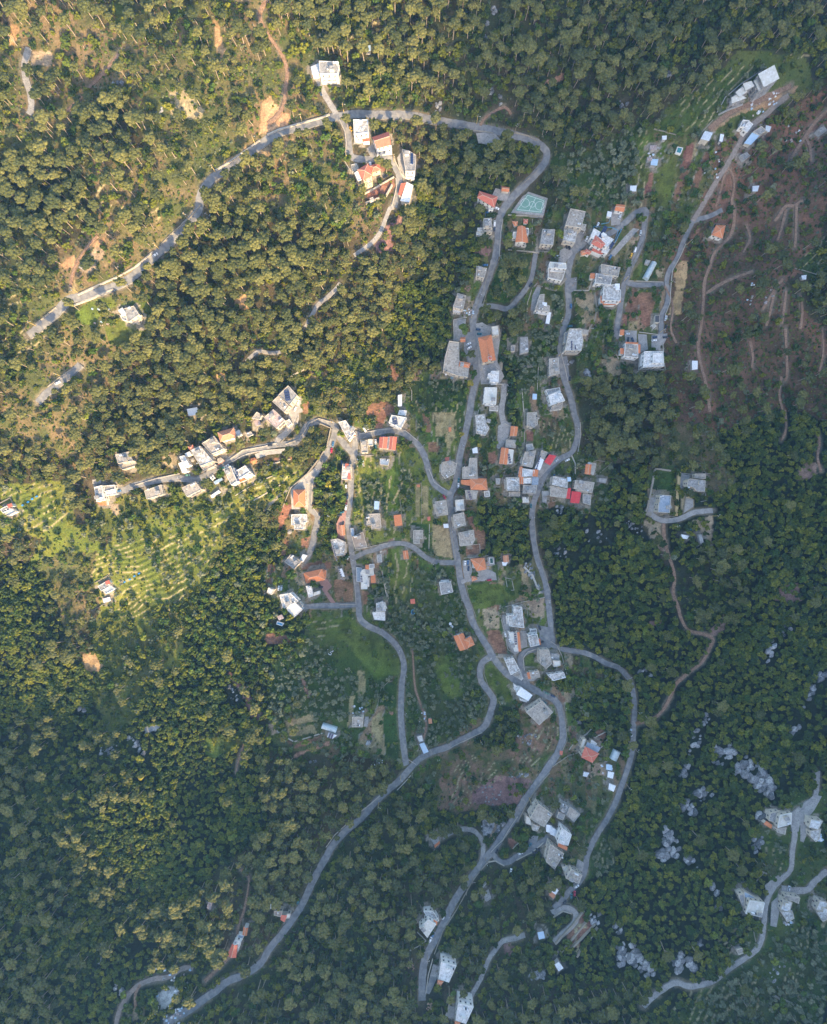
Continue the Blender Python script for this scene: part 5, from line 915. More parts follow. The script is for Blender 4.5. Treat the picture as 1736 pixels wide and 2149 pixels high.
# south-east hamlet
Hh('white house with a beige terrace at the top of the south-eastern hamlet',[('34',[(1350,-10),(1445,-30),(1440,60),(1330,90)],5.5,'flat','cream'),('34',[(1270,-30),(1345,-45),(1318,50),(1256,30)],4.5,'flat','grey'),('34',[(1222,62),(1240,40),(1284,70),(1276,95)],4.5,'tin','orange'),('34',[(1318,100),(1400,90),(1390,145),(1330,130)],5,'flat','beige')],'b')
Hh('white-roofed house with scrap on its lower roof at the right edge',[('34',[(1602,22),(1700,35),(1662,108),(1585,88)],5.5,'flat','white'),('34',[(1592,118),(1682,100),(1665,185),(1640,205),(1595,160)],4,'flat','patch')],'b')
Hh('cluttered white-roofed house in the middle of the south-eastern hamlet',[('34',[(1382,682),(1450,702),(1430,770),(1352,762)],5.5,'flat','white'),('34',[(1388,640),(1512,662),(1500,710),(1460,690),(1384,672)],4.5,'flat','beige'),('34',[(1356,775),(1450,775),(1465,830),(1410,860)],4,'flat','patch')],'b')
Hh('cluttered white-roofed house at the far right of the hamlet',[('34',[(1672,682),(1740,702),(1720,770),(1642,762)],5.5,'flat','white'),('34',[(1646,775),(1736,775),(1736,840),(1700,860)],4,'flat','patch')],'b')
Hh('pale house with a grey-blue sheet wing on the cliff edge',[('34',[(1104,684),(1222,702),(1198,820),(1068,790)],5.5,'flat','cream'),('34',[(1058,612),(1100,635),(1210,700),(1110,690),(1060,655)],4.5,'slab','blue'),('34',[(1010,640),(1055,625),(1060,690),(1050,760)],4,'flat','grey')],'b')
Hh('small stone hut beside the lowest south-eastern lane',[('34',[(992,1085),(1040,1070),(1055,1110),(1010,1125)],2.6,'flat','beige')],'g','hut','hut',minor=True)
# gazebo with a hexagonal roof
x,y,z=gnd(T('A',1575,880),4);g=thing('gazebo','six-sided orange gazebo beside the parking terrace','gazebo',(x,y,z))
hexa=[(3.0*math.cos(i*math.pi/3+.3),3.0*math.sin(i*math.pi/3+.3)) for i in range(6)]
b=MB();b.add([(p[0],p[1],2.6) for p in hexa]+[(0,0,4.1)]+[(p[0],p[1],2.45) for p in hexa],[(i,(i+1)%6,6) for i in range(6)]+[(i,7+i,7+(i+1)%6,(i+1)%6) for i in range(6)]+[tuple(range(12,6,-1))]);b.obj('roof',ROOF['orange'],g)
for p in hexa:b=MB();b.tube([(p[0]*.85,p[1]*.85,-.6),(p[0]*.85,p[1]*.85,2.5)],.14,6);b.obj('post',WALLM['w'],g)
mark([(x+p[0],y+p[1]) for p in hexa],1)

# ------------------------------------------------------------------ the church: nave, bell tower, cross
def church():
    q=TP('21',[(562,1087),(662,1064),(697,1264),(597,1282)]);x,y,zg=gnd((sum(p[0] for p in q)/4,sum(p[1] for p in q)/4),9);zr=zg+9
    W=ccw([at(d,zr) for d in q]);root=thing('church','long church with an orange tiled roof and a small bell tower on its square','church',(x,y,zg));Wl=[(p[0]-x,p[1]-y) for p in W];mark(W,1.5)
    b=MB();b.prism(Wl,-2,8.8,bot=False);b.obj('wall',WALLM['s'],root)
    a=[Vector(p) for p in inset(Wl,-.5)]
    if(a[1]-a[0]).length<(a[2]-a[1]).length:a=a[1:]+a[:1]
    # ridge: hipped at the north (apse) end, gabled at the south front
    m1=(a[1]+a[2])/2;m2=(a[3]+a[0])/2;d=(m1-m2).normalized();north,south=(m1,m2) if m1.y>m2.y else(m2,m1);dn=(north-south).normalized();wd=(a[2]-a[1]).length
    rn=north-dn*wd*.42;rs=south+dn*.1;hh=wd*.24
    V=[(p.x,p.y,9.0) for p in a];V+=[((rn if north==m1 else rs).x,(rn if north==m1 else rs).y,9+hh),((rs if north==m1 else rn).x,(rs if north==m1 else rn).y,9+hh)];V+=[(v[0],v[1],v[2]-.2) for v in V]
    F=[(0,1,4,5),(1,2,4),(2,3,5,4),(3,0,5)];b=MB();b.add(V,F+[tuple(i+6 for i in f[::-1]) for f in F]+[(i,i+6,(i+1)%4+6,(i+1)%4) for i in range(4)]);b.obj('roof',ROOF['orange'],root)
    b=MB();b.tube([(rs.x,rs.y,9.05+hh),(rn.x,rn.y,9.05+hh)],.18,6);b.obj('ridge_cap',ROOF['tile'],root)
    # three-part front gable with the bell tower
    e=Vector((-dn.y,dn.x));rz=math.atan2(dn.y,dn.x);c=south+dn*1.9
    for s in(-1,1):
        p0=c+e*s*1.0;p1=c+e*s*5.4-dn*1.2;p2=c+dn*3.4
        b=MB();b.add([(p0.x,p0.y,9.2+hh),(p1.x,p1.y,9.25),(p2.x,p2.y,9.35+hh),(p0.x,p0.y,8.8),(p1.x,p1.y,8.8)],[(0,1,2) if s>0 else(2,1,0),(0,3,4,1)]);b.obj('front_roof',ROOF['orange'],root)
    tc=south+dn*1.2;tw=b=MB();b.box((tc.x,tc.y,7.2),(2.6,2.6,15.6),rz);two=b.obj('bell_tower',WALLM['s'],root)
    for k in range(4):
        aa=rz+k*math.pi/2;b=MB();b.box((tc.x+1.32*math.cos(aa),tc.y+1.32*math.sin(aa),13.2),(.08,1.2,2.0),aa);b.obj('belfry_opening',M_GLASS,two)
    b=MB();b.box((tc.x,tc.y,15.1),(3.1,3.1,.3),rz);b.obj('cornice',WALLM['w'],two)
    b=MB();P4=[tc+(Vector((math.cos(rz+math.pi/4+i*math.pi/2),math.sin(rz+math.pi/4+i*math.pi/2))))*1.9 for i in range(4)];b.add([(p.x,p.y,15.25) for p in P4]+[(tc.x,tc.y,17.2)],[(i,(i+1)%4,4) for i in range(4)]);b.obj('tower_roof',ROOF['red'],two)
    for cc,z0 in((tc,17.1),(Vector((rs.x,rs.y))+dn*4.5,9.1+hh)):
        b=MB();b.box((cc.x,cc.y,z0+.8),(.16,.16,1.7),rz);b.box((cc.x,cc.y,z0+1.1),(.16,.95,.16),rz);b.obj('cross',M_TANK,root)
    for i in range(4):
        p,r_=Vector(Wl[i]),Vector(Wl[(i+1)%4]);ed=r_-p;nn=Vector((ed.y,-ed.x)).normalized();k_=int(ed.length/4)
        for j in range(k_):cc=p.lerp(r_,(j+.5)/k_)+nn*.02;o=mobj('window',ME_WIN,root);o.location=(cc.x,cc.y,5.6);o.rotation_euler=(0,0,math.atan2(ed.y,ed.x));o.scale=(.8,1,1.5)
    f=south-dn*.35;b=MB();b.box((f.x,f.y,1.3),(.2,2.0,2.8),rz);b.obj('door',mat('church_door',(.16,.09,.05),rough=.5),root)
church()

# worn bare ground close round every house, used when the terrain is coloured
APRON=np.zeros(MX.shape)
for W in FOOT:
    a=np.array(W);c=a.mean(0);rad=float(np.hypot(*(a-c).T).max())
    if rad<3:continue
    g_=2.6;P=inset(W,-g_);q=np.array(P);i0=max(0,int(q[:,0].min()-2-GX0));i1=min(len(gx),int(q[:,0].max()+3-GX0));j0=max(0,int(q[:,1].min()-2-GY0));j1=min(len(gy),int(q[:,1].max()+3-GY0))
    if i1>i0 and j1>j0:X=MX[j0:j1,i0:i1];Y=MY[j0:j1,i0:i1];APRON[j0:j1,i0:i1]=np.maximum(APRON[j0:j1,i0:i1],inpoly(X+(vn(X,Y,5,61)-.5)*5,Y+(vn(X,Y,5,62)-.5)*5,P)*.9)
# ------------------------------------------------------------------ terrain sheet
def axis(a0,a1,fine0,fine1,f,c):
    v=[fine0]
    while v[-1]<fine1:v.append(v[-1]+f)
    s=f
    while v[-1]<a1:s=min(c,s*1.18);v.append(v[-1]+s)
    s=f
    while v[0]>a0:s=min(c,s*1.18);v.insert(0,v[0]-s)
    return np.array(v)
xs=axis(-760,1150,-400,400,1.25,26);ys=axis(-1350,900,-480,480,1.25,26)
XX,YY=np.meshgrid(xs,ys);Z0=H0(XX,YY)
inside=(XX>GX0)&(XX<GX1)&(YY>GY0)&(YY<GY1)
dist=np.where(inside,samp(DIST,XX,YY),99.);cls=np.where(inside,samp(CLS,XX,YY),ci['maq'])
gp=np.where(inside,samp(GPI,XX,YY),-1);tz=np.where(inside,samp(TZI,XX,YY),-1)
tz=np.where((gp>=0)&(np.isin(gp,[gkeys.index(k) for k in('orange','rock')])),-1,tz)
n1=vn(XX,YY,9,1);n2=vn(XX,YY,3.1,2);n3=vn(XX,YY,38,3);n4=vn(XX,YY,1.6,4);n5=vn(XX,YY,80,5)
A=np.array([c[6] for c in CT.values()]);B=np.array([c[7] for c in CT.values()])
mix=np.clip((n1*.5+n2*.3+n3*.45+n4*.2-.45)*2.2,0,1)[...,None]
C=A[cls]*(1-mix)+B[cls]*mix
G=np.array([GCOL[k] for k in gkeys])
gm=(gp>=0)[...,None];C=np.where(gm,G[np.maximum(gp,0)]*(0.82+.36*n1[...,None])*(1-.28*(n2[...,None]>.62))+np.array([-.01,.012,-.004])*(n3[...,None]-.5)*2,C)
rough=(n2-.5)*.8+(n4-.5)*.35+(n1-.5)*1.0
relief=np.where(np.isin(cls,[ci['grassy'],ci['olfield'],ci['garden']])|(gp>=0),.35,.9)*rough
Zt=np.zeros_like(Z0)
# narrow cultivated strips between the houses
pl=inside&np.isin(cls,[ci['plots'],ci['garden']])&(gp<0)&(tz<0)
ang=R(84)+.35*(vn(XX,YY,120,77)-.5);u_=(XX*np.sin(ang)-YY*np.cos(ang)+(vn(XX,YY,30,78)-.5)*9)/6.5;v_=(XX*np.cos(ang)+YY*np.sin(ang))/27+np.floor(u_)*.37
hs=np.random.default_rng(4).random((512,512))[np.floor(u_).astype(int)%512,np.floor(v_).astype(int)%512]
pal=np.array([(.07,.12,.022),(.10,.15,.028),(.05,.085,.02),(.23,.125,.08),(.29,.19,.115),(.30,.24,.13),(.12,.13,.04),(.08,.11,.03)])
pc=pal[np.minimum((hs*8).astype(int),7)]*(.8+.4*n4[...,None]);wgt=np.where(cls==ci['plots'],.9,.45)[...,None]*pl[...,None]
C=C*(1-wgt)+pc*wgt;fu=u_-np.floor(u_);rs_=pl&(fu>.86)&(n1>.38)&(cls==ci['plots']);C=np.where(rs_[...,None],np.array([.25,.23,.18])*(.6+.7*n4[...,None]),C)
Zt=np.where(pl&(cls==ci['plots']),-.9*np.where(fu<.86,fu/.86-.5,.5-(fu-.86)/.14),0.)
gyy,gxx=np.gradient(Z0,ys,xs)
for q,z_ in enumerate(TZ):
    m=tz==q
    if not m.any():continue
    a=R(z_[2]);nx,ny=-math.sin(a),math.cos(a)
    wob=(vn(XX[m],YY[m],26,40+q)-.5)*13+(vn(XX[m],YY[m],9,90+q)-.5)*3.2
    s=(XX[m]*nx+YY[m]*ny+wob)/z_[3];fr=s-np.floor(s);sg=1 if(gxx[m]*nx+gyy[m]*ny).mean()>0 else-1
    if sg<0:fr=1-fr
    ramp=np.where(fr<.78,fr/.78,1-(fr-.78)/.22)
    Zt[m]+=-z_[4]*(ramp-.5)
    riser=(fr>.84)
    gap=vn(XX[m],YY[m],7,55)>.42
    col=C[m];r_=riser&gap
    sc=np.array([.33,.28,.16])*(0.7+.6*n4[m][:,None])
    col=np.where(r_[:,None],sc,col)
    stripe=(fr>.40)&(fr<.56)&(n2[m]>.55)
    col=np.where(stripe[:,None],col*.72,col);C[m]=col
# crop rows in bare soil beds
rows=np.isin(gp,[gkeys.index(k) for k in('pink','soil')]);rr=np.sin((XX*.35+YY)*2*np.pi/2.9)
C=np.where(rows[...,None],C*(1+.16*rr[...,None]),C)
# verge of the roads
edge=np.clip(1-(dist/2.0),0,1)[...,None]*(0.25+.75*(n1[...,None]>.48))
C=C*(1-edge)+np.array([.21,.175,.125])*edge
near=np.clip(1-(dist-1.2)/3.0,0,1)
ap=np.where(inside,samp(APRON,XX,YY),0.)[...,None]*(.35+.65*(n2[...,None]>.36));apc=np.array([.27,.235,.19])*(.75+.5*n4[...,None]);C=C*(1-ap)+apc*ap
relief=relief*(1-near);Zt=Zt*(1-near)
sink=np.clip(1-(dist-.2)/1.2,0,1)*.55
ZZ=Z0+relief+Zt-sink
ridge=~inside
C=np.where(ridge[...,None],np.array([.055,.062,.03])*(1-mix)+np.array([.16,.15,.11])*mix*.8,C)
C=np.clip(C*(0.90+.22*n4[...,None]),0.008,1)
ny_,nx_=XX.shape
me=bpy.data.meshes.new('ground');nv=nx_*ny_;nf=(nx_-1)*(ny_-1)
me.vertices.add(nv);me.vertices.foreach_set('co',np.stack([XX,YY,ZZ],-1).astype(np.float32).ravel())
idx=np.arange(nv).reshape(ny_,nx_);Fq=np.stack([idx[:-1,:-1],idx[:-1,1:],idx[1:,1:],idx[1:,:-1]],-1).reshape(-1,4)
me.loops.add(nf*4);me.loops.foreach_set('vertex_index',Fq.ravel().astype(np.int32))
me.polygons.add(nf);me.polygons.foreach_set('loop_start',np.arange(0,nf*4,4,dtype=np.int32))
me.polygons.foreach_set('use_smooth',np.ones(nf,bool));me.update(calc_edges=True)
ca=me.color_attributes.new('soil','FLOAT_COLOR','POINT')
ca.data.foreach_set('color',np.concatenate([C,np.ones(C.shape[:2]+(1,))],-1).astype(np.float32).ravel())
gm_=bpy.data.materials.new('ground');gm_.use_nodes=True;nt=gm_.node_tree;N=nt.nodes;L=nt.links;b=N['Principled BSDF']
b.inputs['Roughness'].default_value=.95;b.inputs['Specular IOR Level'].default_value=.1
at_=N.new('ShaderNodeAttribute');at_.attribute_name='soil';geo=N.new('ShaderNodeNewGeometry')
ns=N.new('ShaderNodeTexNoise');ns.inputs['Scale'].default_value=.9;ns.inputs['Detail'].default_value=8;ns.inputs['Roughness'].default_value=.75
L.new(geo.outputs['Position'],ns.inputs['Vector'])
mr=N.new('ShaderNodeMapRange');mr.inputs['From Min'].default_value=.3;mr.inputs['From Max'].default_value=.7;mr.inputs['To Min'].default_value=.45;mr.inputs['To Max'].default_value=1.5
L.new(ns.outputs['Fac'],mr.inputs['Value']);vm=N.new('ShaderNodeVectorMath');vm.operation='SCALE'
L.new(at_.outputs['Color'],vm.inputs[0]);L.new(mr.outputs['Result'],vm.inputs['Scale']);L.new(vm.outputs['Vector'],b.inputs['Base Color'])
bp=N.new('ShaderNodeBump');bp.inputs['Strength'].default_value=.9;bp.inputs['Distance'].default_value=.45
L.new(ns.outputs['Fac'],bp.inputs['Height']);L.new(bp.outputs['Normal'],b.inputs['Normal'])
me.materials.append(gm_);mobj('ground',me,kind='structure')

# ------------------------------------------------------------------ roads, tracks, yards
RM={'g':M_GRAVEL,'a':M_ASPH,'c':M_CONC,'d':M_DIRT,'r':M_REDPAVE}
ROADW=[]
for k,(nm,mt,wd,s) in enumerate(ROADS):
    P=road_line(s,2.5);V=[];F=[];zo=.14+.006*(k%17);rr=random.Random(k)
    n=len(P);nrm=[]
    for i in range(n):
        a=Vector(P[max(0,i-1)]);b_=Vector(P[min(n-1,i+1)]);d=(b_-a);d=d.normalized() if d.length>0 else Vector((1,0));nrm.append(Vector((-d.y,d.x)))
    ROADW.append((P,nrm,wd,mt))
    for i in range(n):
        wj=[wd/2*(1+rr.uniform(-.09,.09)) for _ in(0,1)];wj=[w_*(1+.14*math.sin(i*.31+k)) if mt=='d' else w_ for w_ in wj]
        c=Vector(P[i]);ps=[c+nrm[i]*wj[0],c+nrm[i]*wj[0]*.5,c,c-nrm[i]*wj[1]*.5,c-nrm[i]*wj[1]]
        hs=[float(H0(p.x,p.y))+zo for p in ps];hm=sum(hs)/5;hs=[h*.6+hm*.4 for h in hs]
        V.append((ps[0].x,ps[0].y,hs[0]-1.1));V+=[(p.x,p.y,h) for p,h in zip(ps,hs)];V.append((ps[4].x,ps[4].y,hs[4]-1.1))
        if i:
            o=(i-1)*7;F+=[(o+j+1,o+j,o+7+j,o+8+j) for j in range(6)]
    mobj(nm,mesh(nm,V,F,RM[mt],smooth=False),kind='structure')
YN={'c':'paved_yard','a':'parking_area','r':'driveway'}
for k,(mt,t,P,lab) in enumerate(YARDS):
    W=ccw(wpoly(t,P));mark(W,.5)
    # a slab that follows the slope: fan of small quads via grid clipped by bisecting is avoided, use triangulated ring with heights
    bm=bmesh.new();vs=[bm.verts.new((x,y,0)) for x,y in W];bm.faces.new(vs)
    x0,x1=min(p[0] for p in W),max(p[0] for p in W);y0,y1=min(p[1] for p in W),max(p[1] for p in W)
    for ax,a0,a1 in((0,x0,x1),(1,y0,y1)):
        v=a0+2.5
        while v<a1:
            co=(v,0,0) if ax==0 else(0,v,0);no=(1,0,0) if ax==0 else(0,1,0)
            bmesh.ops.bisect_plane(bm,geom=bm.verts[:]+bm.edges[:]+bm.faces[:],plane_co=co,plane_no=no);v+=2.5
    for v in bm.verts:v.co.z=float(H0(v.co.x,v.co.y))+1.02+.006*(k%7)-(.75 if mt=='a' else .62)
    r_=bmesh.ops.extrude_face_region(bm,geom=bm.faces[:])
    for v in[g for g in r_['geom'] if isinstance(g,bmesh.types.BMVert)]:v.co.z-=0.0
    low=set(v for v in bm.verts)-set(g for g in r_['geom'] if isinstance(g,bmesh.types.BMVert))
    for v in low:v.co.z-=2.2
    bmesh.ops.recalc_face_normals(bm,faces=bm.faces[:])
    m_=bpy.data.meshes.new(YN[mt]);bm.to_mesh(m_);bm.free();m_.materials.append(RM[mt])
    o=mobj(YN[mt],m_,kind='structure')

# ------------------------------------------------------------------ walls
def wallribbon(name,W,h,th,m,label,group,dz=0):
    V=[];F=[];n=len(W)
    for i in range(n):
        a=Vector(W[max(0,i-1)]);b_=Vector(W[min(n-1,i+1)]);d=(b_-a).normalized();q=Vector((-d.y,d.x))*th/2;c=Vector(W[i])
        z=float(H0(c.x,c.y))
        for s_,zz in((1,z-1.5),(1,z+h),(-1,z+h),(-1,z-1.5)):V.append((c.x+q.x*s_,c.y+q.y*s_,zz+dz))
        if i:
            o=(i-1)*4;F+=[(o+j,o+j+1,o+4+j+1,o+4+j) for j in range(3)]
    F+=[(0,3,2,1),(4*n-4,4*n-3,4*n-2,4*n-1)]
    o=mobj(name,mesh(name,V,F,m));tag(o,label,'wall',group);return o
def dense(W,s=3.0):
    out=[]
    for a,b_ in zip(W[:-1],W[1:]):
        n=max(1,int(math.dist(a,b_)/s));out+=[(a[0]+(b_[0]-a[0])*i/n,a[1]+(b_[1]-a[1])*i/n) for i in range(n)]
    return out+[W[-1]]
# (tile, line, height, thickness, material, label)
WL=[
 ('10',[(90,1395),(280,1270),(450,1150)],.9,1.0,'W','low pale roadside wall along the lower part of the upper road curve'),('10',[(510,1105),(600,1065),(780,1012),(950,965),(1020,938)],.9,1.0,'W','white roadside wall above the sunlit bend of the upper road'),
 ('01',[(640,735),(800,660),(960,590)],.9,1.0,'W','cream wall along the top edge of the western upper road'),('01',[(970,585),(1100,510),(1250,385)],.8,.8,'W','cream wall beside the white car on the upper road'),
 ('01',[(600,825),(740,770),(860,715),(930,690)],1.0,1.1,'W','pale retaining wall under the western upper road'),('01',[(1640,0),(1560,100),(1400,240),(1310,330)],.7,.6,'S','stone edge wall above the pull-in with the truck'),
 ('01',[(290,975),(460,835)],.6,.5,'S','stone edge of the short road piece at the west edge'),('01',[(310,1055),(410,990)],.6,.5,'S','stone edge below the short road piece at the west edge'),('01',[(390,1485),(470,1420),(580,1345)],.6,.5,'S','stone edge above the lower stray road piece with the white car'),
 ('10',[(1100,985),(1145,1080),(1155,1160),(1150,1300)],1.2,.6,'W','pale wall west of the lane to the upper houses'),('10',[(1545,1300),(1600,1420),(1640,1460)],1.5,.5,'W','wall between the lane and the court with blue panels'),
 ('10',[(1315,1670),(1480,1610),(1530,1520)],2.6,.9,'W','tall pale retaining wall under the soil garden'),('10',[(1300,1590),(1385,1545),(1545,1450)],1.4,.7,'W','curved pale wall above the soil garden'),('10',[(1135,1310),(1190,1400)],1.2,.4,'W','thin white wall west of the square hip-roofed upper villa'),
 ('10',[(1560,1460),(1565,1540),(1530,1680)],1.2,.5,'W','wall beside the lane below the soil garden'),
 ('02',[(1100,615),(1280,560),(1470,520)],.8,.7,'W','cream roadside wall at the western end of the village street'),('12',[(180,420),(310,330),(480,300),(590,270)],.9,.8,'W','cream wall above the sunlit western street'),('12',[(100,495),(300,380),(360,355),(500,330),(660,318)],1.0,.6,'W','white wall between the western street and its parking terrace'),
 ('12',[(620,265),(720,160),(760,60)],.8,.7,'S','stone wall inside the fork of the western streets'),('12',[(660,280),(770,240),(820,170),(850,110),(930,70),(1040,100)],.9,.5,'W','pale wall round the hairpin in the middle of the village'),
 ('12',[(925,105),(1030,150),(1000,290),(940,390),(840,520),(700,640)],1.8,.7,'S','long retaining wall west of the street to the square villa'),('12',[(700,640),(640,790)],1.4,.5,'S','wall on the slope west of the square hip-roofed villa'),
 ('12',[(840,600),(840,820)],1.0,.4,'W','white wall between the square villa and the lane'),('12',[(880,600),(872,780),(930,860)],.8,.4,'W','pale wall on the outer side of the lane past the square villa'),
 ('12',[(1265,195),(1400,165),(1560,150),(1640,170),(1736,250)],.8,.5,'W','low wall above the central cross street'),('12',[(1220,1380),(1235,1590),(1100,1585)],.9,.4,'W','pale wall round the ploughed garden by the middle street'),('12',[(860,1625),(1235,1625)],.9,.4,'S','stone wall below the short southern lane'),
 ('12',[(1590,690),(1615,950),(1610,1080)],.8,.4,'S','field wall passing the red tin roof'),('12',[(1440,1150),(1465,1400),(1500,1560)],.3,2.2,'W','long straight concrete path wall down through the orchard'),('12',[(1210,1170),(1230,1150),(1330,1120),(1500,1085)],.7,.4,'W','wall above the little cross lane'),
 ('12',[(400,740),(520,670),(640,600)],1.2,.8,'W','cream terrace wall on the lit slope west of the stream'),('12',[(440,520),(520,450),(700,400)],1.2,.6,'W','cream terrace wall under the parking terrace'),('12',[(250,700),(330,650),(480,570),(600,520)],1.1,.5,'W','pale terrace wall across the lit slope'),
 ('12',[(430,880),(500,800),(600,700),(700,630)],.3,3.0,'S','rubble-lined stream channel below the western terraces'),
 ('22',[(560,0),(528,200)],.9,.4,'W','wall beside the church street garden'),('22',[(155,480),(200,590),(290,655)],.8,.5,'W','wall inside the bend above the main junction'),('22',[(350,840),(330,940),(355,1100),(375,1230)],.8,.5,'S','low wall on the east verge below the main junction'),
 ('22',[(770,110),(830,140),(815,230),(790,240)],1.4,.5,'W','wall round the widened lane end'),('22',[(935,0),(935,260),(870,440),(770,510),(745,600)],.8,.9,'S','old stone path wall winding west of the roof cluster'),('22',[(1390,100),(1395,200),(1370,360)],.9,.5,'W','pale wall on the outer side of the eastern bend'),
 ('22',[(1320,370),(1350,440),(1350,530)],.9,.9,'W','steep pale path dropping from the eastern bend'),('22',[(1370,410),(1480,405),(1650,430),(1510,550)],.8,.4,'S','zigzag field wall east of the orange strip roof'),('22',[(1025,780),(1015,900),(1030,1060),(1060,1210),(1100,1330),(1150,1490)],.7,.5,'S','long low wall along the east edge of the forest road'),
 ('22',[(160,930),(155,1160)],.8,.5,'W','wall between the lone grey house and the dry field'),('22',[(30,600),(95,595),(95,930)],.7,.3,'S','field wall round the straw-coloured strip'),('22',[(410,1110),(570,1095),(575,1200)],1.0,.4,'W','wall round the bare brown plot'),('22',[(440,1210),(640,1190)],1.0,.4,'W','wall above the villa with the green pool'),
 ('22',[(460,1430),(480,1530),(540,1690)],.7,.4,'S','wall between the road and the bright green meadow'),('22',[(780,1370),(830,1380),(850,1470),(800,1475),(780,1370)],1.2,.4,'W','roofless rectangular enclosure in the green field'),('22',[(930,1280),(1000,1350),(1060,1500)],1.0,1.6,'W','pale rocky terrace wall above the forest road'),
 ('22',[(730,1620),(910,1570),(1100,1530)],.9,.4,'W','long wall above the white southern house'),
 ('23',[(740,0),(800,280),(850,310)],.9,.4,'W','wall along the lane of the southern houses'),('23',[(700,340),(860,335)],.6,1.6,'S','ribbed stone ramp beside the main road fork'),('23',[(925,350),(960,300),(1040,275)],1.0,.5,'W','curved wall round the green mound'),('23',[(925,350),(935,450)],1.0,.5,'W','wall along the west foot of the green mound'),
 ('23',[(1150,215),(1200,250),(1240,330),(1280,480)],1.2,.4,'W','wall east of the large stepped house'),('23',[(605,400),(605,480),(640,580),(690,650)],.9,.4,'S','stone wall inside the western hairpin'),('23',[(590,960),(450,1025),(330,1085)],.8,.4,'W','pale wall below the road to the western hairpin'),
 ('23',[(1245,760),(1270,880),(1285,1020),(1240,1120)],.8,.4,'S','wall on the outside of the southern road bend'),('23',[(1140,1290),(1040,1400),(960,1530),(880,1690)],.8,.5,'S','wall on the downhill side of the straight southern road'),('23',[(1340,1050),(1440,970),(1480,930)],1.0,.6,'W','curving drive wall above the stone villa'),('23',[(1300,1100),(1340,1040)],1.0,.5,'W','short pale wall beside the drive of the stone villa'),
 ('23',[(1500,1000),(1600,950),(1640,980),(1560,1080)],1.2,.6,'W','curved garden wall behind the stone villa'),('23',[(1160,1240),(1290,1150),(1380,1120)],.9,.5,'S','pale stepped wall leading to the stone villa'),('23',[(1300,620),(1335,720)],.8,.4,'S','field wall in the dry plot south of the green slope'),('23',[(1395,600),(1420,690)],.8,1.4,'G','broken rectangular wall in the dry plot'),
 ('24',[(880,0),(760,190),(660,290)],.8,.4,'W','pale parapet of the southern road above the rubble slope'),('24',[(640,370),(520,510),(470,600),(380,760),(270,930),(200,1120)],.8,.5,'S','long low wall east of the descending southern road'),('24',[(640,370),(700,360),(770,400)],.9,.6,'W','curved wall at the southern junction'),('24',[(870,355),(1000,290),(1090,210)],.9,.5,'W','wall below the lane with the white car'),
 ('24',[(840,260),(900,200)],1.0,.5,'W','short terrace wall by the brown plot'),('24',[(1160,830),(1250,770),(1320,790)],1.0,.5,'W','wall inside the little turning loop'),('24',[(1190,1030),(1330,880),(1420,760)],1.6,1.4,'S','broad stone terrace wall next to the turning loop'),('24',[(1230,1110),(1340,980),(1470,820)],1.4,.9,'S','second stone terrace wall below the turning loop'),
 ('24',[(1310,1080),(1400,990),(1510,870)],1.5,1.4,'S','third broad stone terrace wall below the turning loop'),('24',[(1360,1140),(1440,1030),(1530,900)],1.5,1.6,'S','outermost stone terrace wall below the turning loop'),('24',[(185,1160),(150,1290),(130,1440)],1.4,.5,'W','retaining wall west of the tall southern house'),
 ('24',[(330,1500),(270,1690)],1.4,.5,'W','retaining wall west of the southernmost house'),('24',[(60,940),(130,1010),(60,1060),(0,1090)],1.0,.5,'W','pale boundary wall below the terraced white house'),('24',[(545,620),(620,530)],3.0,.6,'G','roofless old house wall standing in the southern wood'),('24',[(480,520),(460,640)],.7,.4,'S','low wall beside the wooded road bend'),
 ('21',[(800,85),(1000,95)],1.2,.4,'W','wall below the green sports court'),('21',[(760,110),(740,240),(730,420)],.9,.5,'W','pale wall on the east verge above the orange-roofed house'),('21',[(800,370),(1030,390),(1120,385)],1.2,.5,'W','wall below the gardens of the orange and grey houses'),('21',[(1000,120),(1000,330)],.9,.3,'W','straight garden wall between the orange and grey houses'),
 ('21',[(1035,260),(1035,400)],.4,1.8,'S','stepped stone path between two gardens'),('21',[(1085,1240),(1050,1300),(1040,1520)],.7,.4,'W','thin garden wall west of the square beige house'),('21',[(1230,1200),(1265,1330),(1290,1440)],.9,.4,'W','pale wall along the eastern street bend'),('21',[(1340,700),(1460,700),(1480,640),(1520,560)],.8,.9,'W','pale stepped path climbing to the old grey house'),
 ('21',[(1500,660),(1530,860),(1500,960),(1460,1020)],.5,1.4,'S','long stepped path down to the beige apartment house'),('21',[(360,940),(465,920)],1.5,.5,'W','wall at the north end of the hall forecourt'),('21',[(355,940),(360,1110)],1.5,.5,'W','wall on the west side of the hall forecourt'),('21',[(595,825),(660,600),(710,440)],.8,.4,'S','stone kerb wall east of the sloping church road'),
 ('21',[(510,900),(600,700),(660,470)],.7,.4,'S','stone kerb wall west of the sloping church road'),('21',[(580,1462),(760,1465)],1.2,.5,'W','wall below the church square'),('21',[(795,1465),(815,1500),(790,1560)],1.0,.5,'W','round bend wall at the head of the lower lane'),('21',[(725,985),(745,1110)],1.0,.3,'W','thin wall east of the church annex'),('21',[(915,1500),(930,1690)],.6,.6,'W','straight concrete garden path wall'),
 ('21',[(1040,640),(1000,680),(960,800),(950,960)],.8,.8,'S','stone path wall curving down beside the L-shaped house'),('21',[(1040,660),(1190,700),(1280,600)],.5,1.5,'S','stepped path looping under the stepped beige house'),('21',[(1560,1000),(1480,1010)],1.0,.6,'G','grey wall joining the apartment house terrace'),('21',[(860,1290),(960,1325),(1010,1310)],.4,1.6,'S','curving stepped path below the concrete slab house'),
